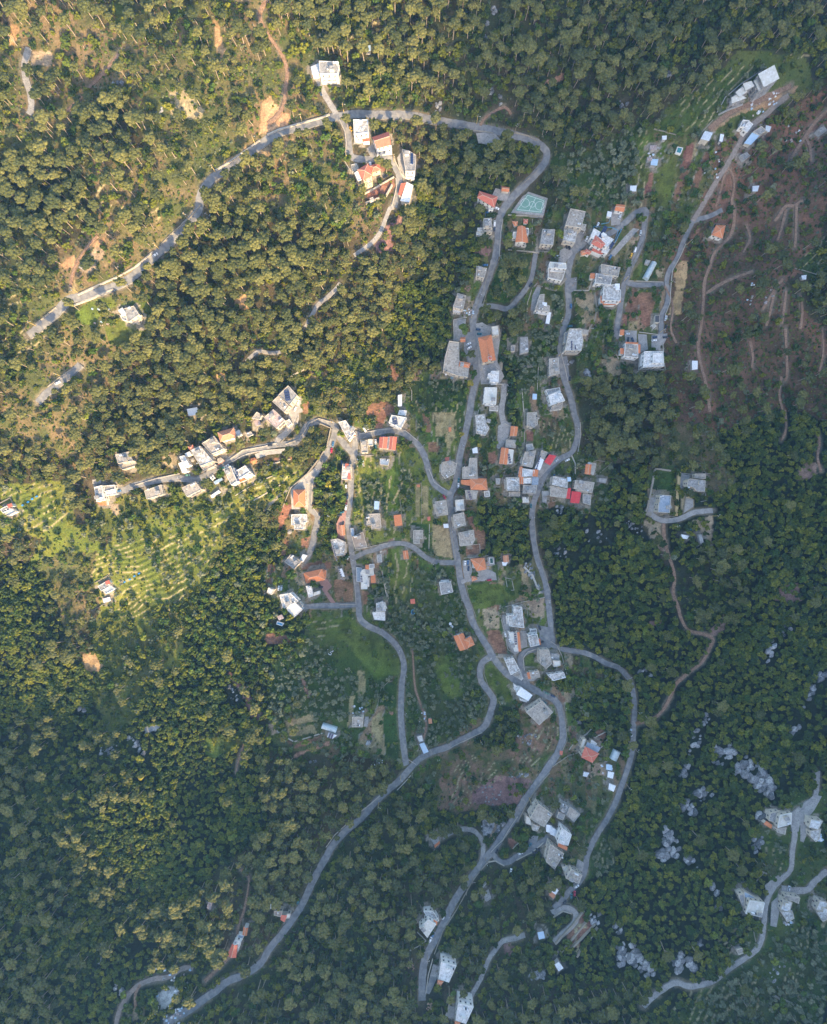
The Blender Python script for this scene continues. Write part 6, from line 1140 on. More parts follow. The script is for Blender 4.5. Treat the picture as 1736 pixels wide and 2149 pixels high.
 ('31',[(580,320),(530,430),(470,540),(455,700),(450,800),(410,900),(430,910),(425,940)],.9,.5,'W','long cream wall along the outside of the eastern road'),('31',[(265,110),(250,270),(150,470),(115,620)],.9,.4,'S','wall on the outside of the eastern hairpin lane'),('31',[(110,620),(390,630)],.6,.4,'W','low wall above the olive terraces'),('31',[(200,1040),(350,1060)],1.0,.4,'W','wall at the back of the apartment forecourt'),
 ('31',[(390,1130),(410,1350)],1.2,.4,'W','slanting wall east of the white apartment house'),('31',[(0,1200),(30,1260)],1.5,.6,'W','curved wall at the west foot of the orange-edged apartments'),('31',[(180,1365),(400,1345)],1.2,.5,'W','base wall below the white apartment house'),('31',[(55,200),(0,310)],1.2,.4,'B','wall with a blue fence beside the pale ramp'),
 ('30',[(845,940),(930,900),(1040,860)],1.2,.8,'G','concrete kerb wall below the unfinished building'),('30',[(835,920),(900,800),(1030,690),(1230,560)],1.6,.5,'G','long concrete retaining wall above the unfinished building'),('30',[(690,1105),(800,985)],.9,.6,'S','stone edge of the track to the building site'),('30',[(320,1055),(500,1105)],.8,.4,'S','stone field edge at the foot of the green slope'),
 ('31',[(1470,520),(1645,570)],.8,.4,'S','stone field edge at the far right of the red slope'),('32',[(330,480),(455,497)],1.4,1.4,'S','rubble wall at the top of the eastern farm'),('32',[(325,485),(300,620),(262,800),(250,830)],1.8,1.4,'S','long stone wall on the west side of the eastern farm'),('32',[(522,505),(505,680),(495,865)],2.2,2.4,'T','broad tan retaining wall down the middle of the eastern farm'),
 ('32',[(375,875),(490,870)],.9,.5,'S','short wall below the blue-grey roofed house'),('32',[(530,515),(620,525),(780,520)],.9,.4,'G','grey wall above the eastern farmhouse'),('32',[(740,680),(745,740),(700,750)],.8,.3,'G','thin wall east of the eastern farmhouse'),('32',[(640,600),(580,700),(560,840)],1.0,.5,'S','wall beside the ramp of the eastern farm'),
 ('34',[(1150,420),(1220,460),(1310,495)],.8,1.4,'W','pale stepped path across the south-eastern terraces'),('34',[(1180,350),(1225,450),(1120,570)],.6,.4,'S','thin stone wall on the south-eastern terraces'),('34',[(1120,880),(1150,1020)],.8,.4,'S','wall beside the lowest south-eastern lane'),('34',[(1290,1460),(1360,1490),(1460,1530)],.8,1.4,'W','second pale stepped path in the lowest terraces'),
 ('34',[(1330,1390),(1360,1490)],.6,.5,'S','thin stone wall in the lowest terraces'),('34',[(890,600),(930,630),(960,660)],1.0,.6,'W','white wall on the cliff edge by the grey-roofed house'),('02',[(0,765),(90,718),(140,830)],1.2,.5,'S','stone yard wall round the hut at the left edge'),('02',[(780,1412),(888,1350),(945,1465)],1.2,.5,'S','stone yard wall round the hut in the green terraces'),
 ('02',[(750,1640),(900,1560)],.7,.4,'S','low wall below the hut in the green terraces'),('13',[(590,945),(640,985),(730,1035),(960,965)],.6,.9,'W','white stone edging of the hexagonal vegetable plot'),('13',[(1410,740),(1440,600),(1500,545),(1580,530)],.5,.4,'S','kerb wall between the lane and the lower lawn'),('13',[(1235,1635),(1330,1560),(1450,1455)],.8,.6,'W','pale wall above the wooded southern road'),
 ('13',[(1560,1440),(1700,1290)],.8,.5,'W','short pale wall below the southern road fork'),('14',[(990,250),(1060,150),(1160,60)],.7,.5,'W','pale wall on the upper edge of the forest road'),('13',[(1725,1220),(1660,1180),(1640,1000)],.5,.4,'W','white kerb wall just before the road fork'),('24',[(500,400),(460,340),(430,300)],.6,.4,'S','edge of the wooded verge at the southern junction'),
 ('12',[(1245,365),(1300,375),(1380,370)],.8,.4,'W','wall behind the parking of the twin red roofs'),('20',[(400,1040),(520,1070),(680,1090)],.9,.6,'S','retaining edge below the north bend of the road'),('20',[(860,1085),(960,1110),(1040,1150)],.9,.5,'S','crash wall above the north-eastern bend'),('20',[(900,1520),(1000,1430),(1060,1370)],.8,.4,'S','edge wall inside the north-eastern bend'),
 ('11',[(690,1410),(760,1370),(835,1330)],1.0,1.0,'W','cream ruin wall in the pine wood above the head of the village'),('11',[(790,1540),(910,1600)],1.2,.4,'S','wall beside the soil strips at the head of the village'),('11',[(1060,1680),(1180,1660),(1250,1560)],.6,.9,'S','winding stone path wall in the gully'),('11',[(1650,1440),(1690,1520),(1690,1600)],1.0,.4,'W','curved white wall beside the small fenced plot'),
]
WMT={'W':M_WWALL,'S':M_STONE,'G':WALLM['g'],'T':mat('tan_stone',(.48,.34,.16),(.56,.42,.22),scale=1.5),'B':M_BLUEP}
for t,P,h,th,m,lab in WL:
    W=dense([gnd(T(t,x,y))[:2] for x,y in P]);wallribbon('stone_wall' if m in 'ST' else 'wall',W,h,th,WMT[m],lab,None)
# ------------------------------------------------------------------ cars
def car_proto(kind):
    root=thing('parked_car','x','car');L_,Wd=(4.3,1.76) if kind!='van' else(4.9,1.9)
    b=MB();prof={'car':[(-2.15,.45,.78),(-1.9,.38,.92),(-1.1,.36,.96),(1.0,.36,.92),(1.85,.38,.82),(2.15,.45,.66)],'van':[(-2.45,.42,1.1),(-2.3,.38,1.2),(1.2,.38,1.2),(2.1,.4,1.0),(2.45,.45,.8)]}['van' if kind=='van' else 'car']
    V=[];F=[]
    for i,(x,z0,z1) in enumerate(prof):
        wk=Wd/2*(1 if 0<i<len(prof)-1 else .86);V+=[(x,-wk,z0),(x,-wk*1.0,(z0+z1)/2),(x,-wk*.9,z1),(x,wk*.9,z1),(x,wk,(z0+z1)/2),(x,wk,z0)]
        if i:o=(i-1)*6;F+=[(o+j,o+6+j,o+6+(j+1)%6,o+(j+1)%6) for j in range(6)]
    F+=[(5,4,3,2,1,0),tuple(range(len(V)-6,len(V)))];b.add(V,F);bo=b.obj('body',[CARM[0]],root)
    g={'car':((-1.75,1.0,-1.25,.55),.93,1.42),'van':((-2.35,1.75,-2.2,1.1),1.18,1.95),'pickup':((-.2,1.05,0.0,.6),.93,1.6)}[kind];(x0,x1,x2,x3),z0,z1=g;w0,w1=Wd*.44,Wd*.36
    b=MB();b.add([(x0,-w0,z0),(x1,-w0,z0-.02),(x1,w0,z0-.02),(x0,w0,z0),(x2,-w1,z1-.06),(x3,-w1,z1-.06),(x3,w1,z1-.06),(x2,w1,z1-.06)],[(0,1,5,4),(1,2,6,5),(2,3,7,6),(3,0,4,7),(4,5,6,7)]);b.obj('windows',M_GLASS,root)
    b=MB();b.box(((x2+x3)/2,0,z1-.03),(x3-x2+.06,w1*2+.06,.07));b.obj('car_roof',[CARM[0]],root)
    if kind=='pickup':b=MB();b.box((-1.2,0,.99),(1.75,1.5,.06));b.obj('load_bed',mat('load',(.20,.07,.05)),root)
    n=10;wm=MB();
    for s in(-1,1):wm.V+=[(.31*math.cos(2*math.pi*i/n),s*.11,.31*math.sin(2*math.pi*i/n)) for i in range(n)]
    wm.F=[(i,(i+1)%n,n+(i+1)%n,n+i) for i in range(n)]+[tuple(range(n-1,-1,-1)),tuple(range(n,2*n))];wm.M=[0]*len(wm.F);wme=wm.mesh('wheel',M_RUBBER)
    for sx in(-1.32,1.35):
        for sy in(-1,1):o=mobj('wheel',wme,root);o.location=(sx,sy*(Wd/2-.12),.31)
    for sy in(-1,1):
        b=MB();b.box((prof[-1][0]-.06,sy*.6,.68),(.1,.32,.14));b.obj('headlight',M_TANK,root)
    return root
CARC={'white':(.80,.80,.80),'black':(.022,.024,.03),'dark blue':(.02,.05,.11),'blue':(.05,.16,.32),'red':(.50,.02,.05),'yellow':(.80,.42,.02),'silver':(.48,.52,.56),'teal':(.02,.14,.17),'dark red':(.13,.03,.035),'green':(.10,.22,.16)}
CMAT={k:mat('paint_'+k.replace(' ','_'),v,rough=.28,spec=.6) for k,v in CARC.items()};CARM=[CMAT['white']]
PROTO={k:car_proto(k) for k in('car','van','pickup')};used=set()
for p in PROTO.values():reg(p)
def car(t,px,py,ang,col,where,kind='car',verb='parked'):
    x,y,z=gnd(T(t,px,py));a=R(ang);z=max(float(H0(x,y)),z)+.20
    hit=False
    for kk,o in YTOP:
        if inpoly(np.array([x]),np.array([y]),o)[0]:hit=kk
    if hit:z=float(H0(x,y))+hit
    p=PROTO[kind]
    if kind in used:o=copy_thing(p,(x,y,z),a)
    else:o=p;used.add(kind);o.location=(x,y,z)
    gx_,gy_=float(H0(x+1.5*math.cos(a),y+1.5*math.sin(a))-H0(x-1.5*math.cos(a),y-1.5*math.sin(a)))/3,float(H0(x-math.sin(a),y+math.cos(a))-H0(x+math.sin(a),y-math.cos(a)))/2
    o.rotation_euler=(math.atan(gy_)*.9,-math.atan(gx_)*.9,a);o.rotation_mode='XYZ'
    o['label']=('%s %s %s %s'%(col,{'car':'car','van':'van','pickup':'pickup truck'}[kind],verb,where));o['category']={'car':'car','van':'van','pickup':'truck'}[kind];o['group']='cars in the village'
    kids=CH[p.name] if o is not p else[c for c in COL.objects if c.parent is p]
    for c in COL.objects:
        if c.parent is o and c.name.split('.')[0] in('body','car_roof'):c.material_slots[0].link='OBJECT';c.material_slots[0].material=CMAT[col]
YTOP=[(({'a':.29}.get(mt,.42))+.03,ccw(wpoly(t,P))) for mt,t,P,lab in YARDS]
CARS=[
 ('01',1273,408,35,'white','near the middle of the upper road','car','driving'),('01',475,1455,35,'white','on the short stray road piece at the left edge','car','driving'),('01',1593,178,65,'dark red','in the pull-in beside the upper road','pickup'),
 ('10',945,765,-65,'dark blue','on the drive of the highest white house'),('10',1195,1058,-62,'yellow','beside the white house under the upper road'),('10',1352,1350,100,'white','behind the pyramid-roofed cream villa'),('10',1472,1445,30,'black','on the terrace above the soil garden'),
 ('A',855,1182,-65,'white','leftmost of the two nose-out below the sunlit street'),('A',890,1152,-65,'silver','rightmost of the two nose-out below the sunlit street'),('A',1120,967,25,'white','on the sunlit street between a black and a teal car'),('A',1198,925,30,'black','foremost in the row on the sunlit street'),('A',1045,1008,25,'teal','last in the row on the sunlit street'),('A',442,1130,0,'green','below the narrow bright white house'),('02',975,662,15,'blue','in the drive of the rambling white house'),
 ('12',535,287,5,'black','on the western street near the fork','car','driving'),('12',672,335,-70,'white','at the end of the long parking terrace'),('11',765,1615,80,'white','nearer the terrace house in its yard'),('11',740,1668,65,'white','lower down in the yard of the terrace house'),('12',1035,330,80,'red','at the top of the street to the square villa'),('12',1047,278,80,'blue','just above the red one on the street to the square villa'),
 ('12',1305,158,-60,'white','left of two by the garden on the cross street'),('12',1323,145,-60,'dark blue','right of two by the garden on the cross street'),('12',1395,260,90,'white','between the shed annex house and the twin red gables'),('12',1413,248,90,'black','next to the twin red gables'),('12',1395,300,90,'teal','below the white one by the twin red gables'),('12',1458,215,5,'dark blue','behind the twin red gables'),
 ('12',1118,430,90,'dark blue','above the house with two red roof patches'),('12',1165,707,80,'dark blue','uppermost of three in line on the middle street'),('12',1157,755,82,'dark red','second of three in line on the middle street'),('12',1154,796,82,'white','third of three in line on the middle street','van'),('12',1120,835,10,'teal','at the top of the narrow red driveway'),('12',1103,857,5,'black','across the top of the narrow red driveway'),('12',1130,928,75,'black','beside the long low garage'),('12',1170,1205,60,'white','below the patchy white house with the solar strip'),('12',948,1448,5,'black','below the large orange villa'),('12',603,1455,85,'white','left of two by the dark-wood cube house'),('12',625,1453,85,'silver','right of two by the dark-wood cube house','van'),
 ('22',397,575,82,'teal','on the street just above the main junction'),('22',395,617,80,'white','behind the teal one above the main junction'),('22',280,710,-60,'red','at the west corner of the main junction'),('22',372,813,-80,'white','at the corner house below the main junction'),('22',295,941,0,'silver','by the lean-to below the main junction'),('22',451,1250,85,'white','first in the parking of the pool villa'),('22',473,1246,85,'blue','second in the parking of the pool villa'),('22',478,1294,85,'dark blue','lower one in the parking of the pool villa'),('22',647,1388,10,'red','in the rubble yard of the pool villa'),('22',1285,410,25,'white','in the eastern street bend','car','driving'),('22',1194,415,40,'silver','next to the bright red awning'),('22',1178,522,85,'blue','behind the house with the blue tarpaulin'),('22',988,785,88,'teal','by the cream cube at the tip of the roof cluster'),('22',1120,378,45,'black','half under the bright red awning'),
 ('21',1313,830,88,'blue','on the eastern street between two grassy plots'),('21',1305,992,5,'teal','in front of the tall beige apartment house'),('21',1305,1420,88,'black','in the lay-by near the white rocks'),('21',1278,343,-75,'black','left of two under the flaking white roof'),('21',1300,352,-75,'black','right of two under the flaking white roof'),('21',1203,425,5,'white','behind the stepped cream house','van'),('21',1443,278,70,'white','at the top fork of the eastern street'),('21',1533,165,65,'white','outside the blue railings'),('21',1713,98,70,'silver','below the orange roof at the hairpin top'),('21',1635,428,60,'blue','below the apartment house with blue railings'),
 ('21',690,157,88,'white','at the house with stepped white terraces','van'),('21',690,198,88,'dark blue','behind the white van on church road'),('21',637,67,-20,'blue','in the yard of the red hip roof'),('21',708,30,-15,'white','by the gate of the red hip roof'),('21',626,92,-5,'blue','first of two at the yard edge above the stepped terraces'),('21',670,97,-5,'blue','second of two at the yard edge above the stepped terraces'),('21',985,655,50,'black','under the pines on the short cut lane'),('21',558,1020,-5,'dark blue','upper one behind the church'),('21',567,1056,0,'teal','lower one behind the church'),('21',480,1136,25,'white','upper of two on the hall parking'),('21',486,1168,35,'white','lower of two on the hall parking'),('21',617,493,0,'blue','by the shaded roadside house'),('21',1653,330,55,'dark blue','at the side of the apartment house with blue railings'),
 ('31',38,97,65,'silver','on the parking by the orange hairpin roof'),('31',208,230,82,'silver','on the hairpin lane'),('31',163,370,72,'white','on the hairpin lane above the yellow one','van'),('31',133,415,72,'yellow','on the hairpin lane behind the white van'),('31',413,928,80,'silver','in the wall niche of the eastern road'),('31',416,1003,70,'black','on the verge of the eastern road'),('31',410,1083,5,'black','at the end of the eastern road'),('31',325,1083,5,'dark blue','upper one at the white apartment forecourt'),('31',320,1109,5,'white','lower one at the white apartment forecourt'),('31',100,1055,5,'silver','at the back of the eastern car park'),('31',107,1100,85,'black','left one behind the orange-edged apartments'),('31',143,1104,-65,'dark blue','right one behind the orange-edged apartments'),
 ('32',613,975,5,'teal','on the gravel below the eastern farm'),('23',780,157,-75,'white','beside the narrow orange-edged house'),('23',1060,104,-75,'black','in the asphalt yard next to the trees'),('23',1075,218,10,'black','by the small orange strip'),('23',1168,660,-25,'dark blue','lower one on the main road bend'),('23',1118,637,-20,'green','upper one on the main road bend'),('23',1095,710,-35,'teal','behind the wide flat-roofed house'),('24',982,228,55,'teal','on the apron below the big beige block'),('24',903,297,25,'white','on the lane below the brown plot'),('24',1048,265,5,'black','upper one by the lane trees in the south'),('24',1020,290,10,'black','lower one by the lane trees in the south'),('24',710,280,60,'black','at the southern junction'),('24',825,443,75,'white','at the wooded corner below the junction'),('24',1360,566,30,'white','under the house with arched terraces'),('24',1345,625,85,'red','near the turning loop'),('24',1318,647,85,'teal','next to the red one near the turning loop'),('24',1265,695,50,'black','inside the turning loop entrance'),('24',273,815,70,'white','above the house with stepped terraces'),('24',187,963,60,'blue','upper one below the house with stepped terraces'),('24',168,1000,60,'white','lower one below the house with stepped terraces'),('34',1417,583,70,'silver','in the south-eastern hamlet lane'),('14',765,690,65,'teal','beside the forest road above the ruin'),
]
for c in CARS:car(*c)

# ------------------------------------------------------------------ utility poles
def pole_proto(m):
    root=thing('utility_pole','x','pole');b=MB();b.tube([(0,0,-.5),(0,0,4),(0,0,9)],[.24,.2,.14],8);po=b.obj('pole',m,root)
    b=MB();b.box((0,0,8.3),(1.8,.12,.12));b.obj('cross_arm',M_METAL,root)
    b=MB();b.tube([(0,0,7.6),(0,-.8,8.2),(0,-1.7,8.3)],.05,5);ar=b.obj('lamp_arm',M_METAL,root)
    b=MB();b.box((0,-1.9,8.28),(.26,.6,.14));b.obj('lamp_head',M_TANK,ar)
    for s in(-.8,0,.8):b=MB();b.tube([(s,0,8.35),(s,0,8.6)],.06,5);b.obj('insulator',M_TANK,root)
    reg(root);return root
PP={'y':pole_proto(M_YPOLE),'w':pole_proto(M_WOOD)};pu=set()
POLES=[('01',1535,115,'y','beside the bend with the pull-in on the upper road'),('01',1297,355,'y','just uphill of the white car on the upper road'),('01',995,553,'y','at the middle of the western upper road wall'),('01',635,713,'y','at the west end of the cream roadside wall'),('01',290,985,'y','above the short road piece at the west edge'),('01',497,1397,'y','by the stray road piece with the white car'),
 ('10',85,1407,'y','at the lower end of the sunlit road curve'),('10',410,1175,'y','by the big bush at the sunlit road curve'),('10',795,1000,'y','above the white wall of the upper road bend'),('10',1135,915,'y','at the corner of the highest drive'),('10',1160,1300,'y','at the corner of the upper hamlet lane'),('10',1545,1320,'y','by the court of the house with blue panels'),('20',545,1010,'y','at the dirt track above the north road'),('20',855,1090,'w','above the north-eastern road bend'),
 ('21',725,455,'y','above the fork near the burnt orange roof'),('21',562,750,'w','half way down the church road'),('21',500,925,'y','at the corner of the hall forecourt'),('21',1225,965,'y','above the tall beige apartment house'),('21',1215,1235,'y','below the tall beige apartment house'),('21',582,1352,'y','on the church square edge'),('21',1330,660,'w','at the lay-by of the eastern street'),('31',590,325,'y','on the top bend of the eastern road'),('31',78,620,'y','where the two eastern lanes meet'),('31',440,652,'w','at the corner of the connecting lane'),('31',370,1042,'y','at the gate of the apartment forecourt'),
 ('22',1350,148,'w','on the outer eastern bend'),('22',420,292,'w','between the straw field and the church street'),('22',105,308,'w','on the curve into the main junction'),('22',1065,603,'w','in front of the tin-grey block'),('22',985,880,'w','on the forest road beside the dense wood'),('22',328,1000,'w','on the main road below the junction houses'),('22',175,1248,'w','on the little cross lane'),('22',470,1450,'w','opposite the bright green meadow'),('22',1120,1545,'w','near the bottom of the forest road'),('22',415,1525,'w','by the white parapet house on the main road'),
 ('12',815,205,'w','inside the village hairpin'),('12',600,298,'w','at the fork of the western streets'),('12',1165,872,'w','at the head of the red driveway'),('12',1040,103,'y','at the top of the village hairpin'),('12',840,612,'y','at the gate of the square orange villa'),('A',970,1035,'w','in front of the large sunlit apartments'),('12',1205,1215,'w','at the little crossroads corner'),('02',1475,575,'w','at the beige block on the western street'),
 ('23',728,705,'y','beside the western hairpin road'),('23',572,1010,'y','under the long sweep of the hairpin road'),('23',222,1155,'y','below the pale blue roadside shed'),('23',972,1490,'y','on the straight southern road'),('23',1250,752,'w','on the outer southern bend'),('23',640,348,'w','at the fork of the western hairpin'),('13',1600,1310,'y','at the road fork above the southern wood'),('13',1590,290,'w','on the olive bend of the middle street'),('13',1645,470,'w','at the lane fork by the lower lawn'),('13',1420,1530,'y','on the pale wall of the southern road'),('13',1635,790,'w','half way along the lawn road'),('24',615,335,'w','opposite the southern junction'),('24',505,485,'w','at the wooded bend of the southern road'),('24',320,760,'w','on the descending southern road'),('24',140,1120,'w','near the tall white southern house'),('33',98,500,'w','at the top of the eastern forest lane'),('33',172,775,'w','by the dirt track mouth'),('33',158,1085,'w','on the lower eastern forest lane'),('33',90,1375,'w','near the tin huts on the forest lane'),('32',800,865,'y','on the lane end below the eastern farm'),('32',475,950,'y','at the mouth of the farm track')]
for t,px,py,k,where in POLES:
    x,y,z=gnd(T(t,px,py));a=R(random.uniform(0,180));p=PP[k]
    if k in pu:o=copy_thing(p,(x,y,z),a)
    else:o=p;pu.add(k);o.location=(x,y,z);o.rotation_euler=(0,0,a)
    o['label']='%s utility pole %s'%('ochre' if k=='y' else 'grey-brown',where);o['category']='pole';o['group']='utility poles'

# ------------------------------------------------------------------ pools, court, tunnels, tanks
def pool(t,P,wm,label,rim=.5):
    D=TP(t,P);c=(sum(p[0] for p in D)/len(D),sum(p[1] for p in D)/len(D));x,y,z=gnd(c);W=ccw([at(d,z) for d in D]);z=max(float(H0(*p)) for p in W)+.55
    r=thing('swimming_pool',label,'pool',(x,y,z));Wl=[(p[0]-x,p[1]-y) for p in W];O=inset(Wl,-rim);n=len(Wl);b=MB();mark(W,1)
    V=[(p[0],p[1],.05) for p in Wl]+[(p[0],p[1],.05) for p in O]+[(p[0],p[1],-2) for p in O]+[(p[0],p[1],-.4) for p in Wl];F=[]
    for i in range(n):j=(i+1)%n;F+=[(i,n+i,n+j,j),(n+i,2*n+i,2*n+j,n+j),(3*n+i,i,j,3*n+j)]
    b.add(V,F);b.obj('rim',WALLM['w'],r);b=MB();b.add([(p[0],p[1],-.12) for p in Wl],[tuple(range(n))]);b.obj('water',wm,r)
pool('22',[(652,1212),(676,1210),(680,1250),(656,1252)],M_POOLG,'rectangular dark green pool beside the orange villa',.5)
pool('30',[(510,1214),(545,1222),(530,1262),(498,1252)],M_POOL,'turquoise pool in the vegetable terraces',.6)
pool('12',[(848,1462),(868,1458),(878,1500),(862,1506)],M_POOLG,'narrow pool in the white pool house terrace',.35)
pool('13',[(595,55),(640,70),(630,84),(592,72)],M_POOLB,'small pale pool below the pink-roofed hut',.6)
x,y,z=gnd(T('22',26,1650));n=14;b=MB();rp=thing('round_pool','round blue garden pool in the lower orchard','pool',(x,y,z));C_=[(1.9*math.cos(2*math.pi*i/n),2.4*math.sin(2*math.pi*i/n)) for i in range(n)];I_=[(p[0]*.82,p[1]*.82) for p in C_]
b.add([(p[0],p[1],-.5) for p in C_]+[(p[0],p[1],1) for p in C_]+[(p[0],p[1],1) for p in I_]+[(p[0],p[1],.5) for p in I_],[(k*n+i,k*n+(i+1)%n,(k+1)*n+(i+1)%n,(k+1)*n+i) for k in range(3) for i in range(n)]);b.obj('rim',M_BLUEP,rp);b=MB();b.add([(p[0],p[1],.8) for p in I_],[tuple(range(n))]);b.obj('water',mat('round_water',(.02,.07,.10),rough=.1),rp)
# sports court
q=TP('D',[(1104,403),(1149,418),(1140,455),(1072,448)]);x,y,z=gnd((1114,430));W=ccw([at(d,z+.8) for d in q]);z=max(float(H0(*p)) for p in W)-.6;r=thing('sports_court','green ball court with white lines behind the pavilions','court',(x,y,z));mark(W,2)
Wl=[(p[0]-x,p[1]-y) for p in W];b=MB();b.prism(Wl,-4,.1);b.obj('base_slab',M_CONC,r);I_=[Vector(p) for p in inset(Wl,2.0)];b=MB();b.prism(I_,.05,.14);b.obj('playing_surface',M_COURT,r)
def seg(b,p,q_,w=.14,z=.155):b.add([(c.x,c.y,z) for c in(p+(q_-p).normalized().orthogonal()*w,q_+(q_-p).normalized().orthogonal()*w,q_-(q_-p).normalized().orthogonal()*w,p-(q_-p).normalized().orthogonal()*w)],[(3,2,1,0)])
b=MB();J=[Vector(p) for p in inset([tuple(p) for p in I_],1.0)];L2=[(J[i],J[(i+1)%4]) for i in range(4)]+[((J[0]+J[1])/2,(J[2]+J[3])/2)]
for a_,c_ in L2:seg(b,a_,c_)
m_=sum(J,Vector((0,0)))/4
for rr_,cc in((2.4,m_),(3.6,(J[0]+J[3])/2*.75+m_*.25),(3.6,(J[1]+J[2])/2*.75+m_*.25)):
    for i in range(16):seg(b,cc+Vector((math.cos(i*math.pi/8),math.sin(i*math.pi/8)))*rr_,cc+Vector((math.cos((i+1)*math.pi/8),math.sin((i+1)*math.pi/8)))*rr_,.12)
b.obj('line_marking',M_LINE,r)
for a_ in((J[0]+J[3])/2,(J[1]+J[2])/2):b=MB();b.tube([(a_.x,a_.y,0),(a_.x,a_.y,3)],.1,6);b.box((a_.x,a_.y,3),(.1,1.6,1.1));b.obj('hoop_stand',M_METAL,r)
# plastic tunnels
def tunnel(t,P,label):
    D=TP(t,P);x,y,z=gnd((sum(p[0] for p in D)/4,sum(p[1] for p in D)/4));W=[Vector(at(d,z+1)) for d in D];m0=(W[0]+W[1])/2;m1=(W[2]+W[3])/2;wd=(W[0]-W[1]).length/2;mark(ccw([tuple(w_) for w_ in W]),1)
    d=m1-m0;e=Vector((-d.y,d.x)).normalized();r=thing('plastic_tunnel',label,'greenhouse',(x,y,z));o=Vector((x,y));n=10;zl=min(float(H0(*w_)) for w_ in W)-z
    V=[]
    for m in(m0,m1):
        for i in range(n+1):a=math.pi*i/n;p=m-o+e*wd*math.cos(a);V.append((p.x,p.y,(.4 if 0<i<n else zl-.5)+2.9*math.sin(a)))
    b=MB();b.add(V,[(i,i+1,n+2+i,n+1+i) for i in range(n)]+[tuple(range(n,-1,-1)),tuple(range(n+1,2*n+2))]);b.obj('film_cover',M_FILM,r)
    for k in range(8):
        m=m0.lerp(m1,k/7)-o;b=MB();b.tube([((m+e*wd*1.01*math.cos(math.pi*i/n)).x,(m+e*wd*1.01*math.cos(math.pi*i/n)).y,.42+2.93*math.sin(math.pi*i/n)) for i in range(n+1)],.06,4);b.obj('hoop',M_METAL,r)
tunnel('31',[(298,465),(345,480),(275,610),(230,596)],'grey plastic tunnel between the hairpin lane and the eastern road')
tunnel('13',[(965,880),(950,928),(1068,968),(1085,916)],'greenish plastic tunnel beside the hexagonal vegetable plot')
tunnel('23',[(1665,1096),(1722,1122),(1690,1194),(1632,1168)],'short milky plastic tunnel above the forest-lane huts')
def bigtank(t,px,py,r_,h,m,label):
    x,y,z=gnd(T(t,px,py));n=14;r=thing('water_tank',label,'tank',(x,y,z));P=[(r_*math.cos(2*math.pi*i/n),r_*math.sin(2*math.pi*i/n)) for i in range(n)];b=MB();b.prism(P,-.8,h);b.obj('tank_body',m,r)
    Q=[(p[0]*.25,p[1]*.25) for p in P];b=MB();b.add([(p[0]*1.02,p[1]*1.02,h) for p in P]+[(p[0],p[1],h+r_*.3) for p in Q],[(i,(i+1)%n,n+(i+1)%n,n+i) for i in range(n)]+[tuple(range(n,2*n))]);b.obj('tank_lid',m,r)
bigtank('22',1465,437,1.7,2.2,M_TANK,'white domed tank behind the orange strip house');bigtank('23',330,70,1.3,1.8,M_TANK,'upper of two white tanks in the olive grove');bigtank('23',342,93,1.3,1.8,M_TANK,'lower of two white tanks in the olive grove')
bigtank('12',1155,618,.9,1.5,M_TANK,'upper white tank on the verge of the middle street');bigtank('12',1155,632,.9,1.5,M_TANK,'lower white tank on the verge of the middle street');bigtank('21',345,1408,1.6,2,mat('tank_blue',(.16,.24,.28)),'blue-grey tank below the big hall');bigtank('12',690,995,2.3,.4,M_CONC,'round concrete cistern west of the angular white house');bigtank('12',1018,866,2.0,1.2,WALLM['w'],'squat white cistern in the garden by the red driveway');bigtank('A',523,865,1.8,.8,M_CONC,'round concrete cistern between the two sunlit white houses');bigtank('13',1520,800,2.2,.3,M_DIRT,'round bare pit ring in the lower lawn')
# beehives, crates, debris
def boxes(t,px,py,n,spread,cols,label,group,cat,nm,sz=(.7,.5,.6)):
    for i in range(n):
        x,y,z=gnd(T(t,px,py));x+=random.uniform(-1,1)*spread;y+=random.uniform(-1,1)*spread;z=float(H0(x,y));b=MB();k=random.uniform(.7,1.5)
        b.box((0,0,sz[2]/2+.1),(sz[0]*k,sz[1]*random.uniform(.7,1.4),sz[2]+.5),random.uniform(0,3));b.box((0,0,sz[2]+.42),(sz[0]*k*1.1,sz[1]*1.2,.08),0);o=b.obj(nm,random.choice(cols));o.location=(x,y,z);tag(o,label,cat,group)
bh=[M_TANK,ROOF['wtin']]
boxes('13',1035,295,12,3.6,bh,'white beehive in the grass above the olive grove','beehives above the olive grove','beehive','beehive');boxes('13',1415,1215,12,3.8,bh,'white beehive at the foot of the lower lawn','beehives below the lower lawn','beehive','beehive')
sc=[ROOF['tin'],ROOF['wtin'],ROOF['btin'],ROOF['rust'],ROOF['grey']]
for t,px,py,n,s,w_ in[('04',1390,1440,45,14,'on the rubble tip inside the south-western loop'),('04',1395,1660,22,7,'at the end of the south-western road'),('30',1160,900,12,6,'beside the track below the building site'),('30',1310,820,12,5,'stacked by the building site'),('02',0,0,0,1,''),('01',850,930,10,7,'in the yard of the isolated grey house'),('23',100,830,12,4,'on the olive grove path'),('23',1610,1240,10,6,'around the forest-lane huts'),('30',325,1260,9,5,'around the patched blue hut'),('13',1250,790,10,5,'north of the lone beige farmhouse'),('21',480,885,12,4,'below the pine-hidden house'),('31',1190,720,16,9,'strewn down the red slope'),('30',790,1350,12,9,'strewn beside the dirt track'),('33',110,960,6,3,'on the verge of the forest lane'),('30',1450,1100,10,7,'strewn below the right-hand dirt track'),('12',1260,430,10,4,'in the plot south of the shed annex house'),('34',1650,150,18,4.5,'heaped south of the right-edge house'),('34',1410,820,18,4.5,'heaped south of the cluttered white house')]:
    if n:boxes(t,px,py,n,s,sc,'scrap box or sheet lying '+w_,'scrap '+w_,'scrap','scrap',(1.3,.9,.3))
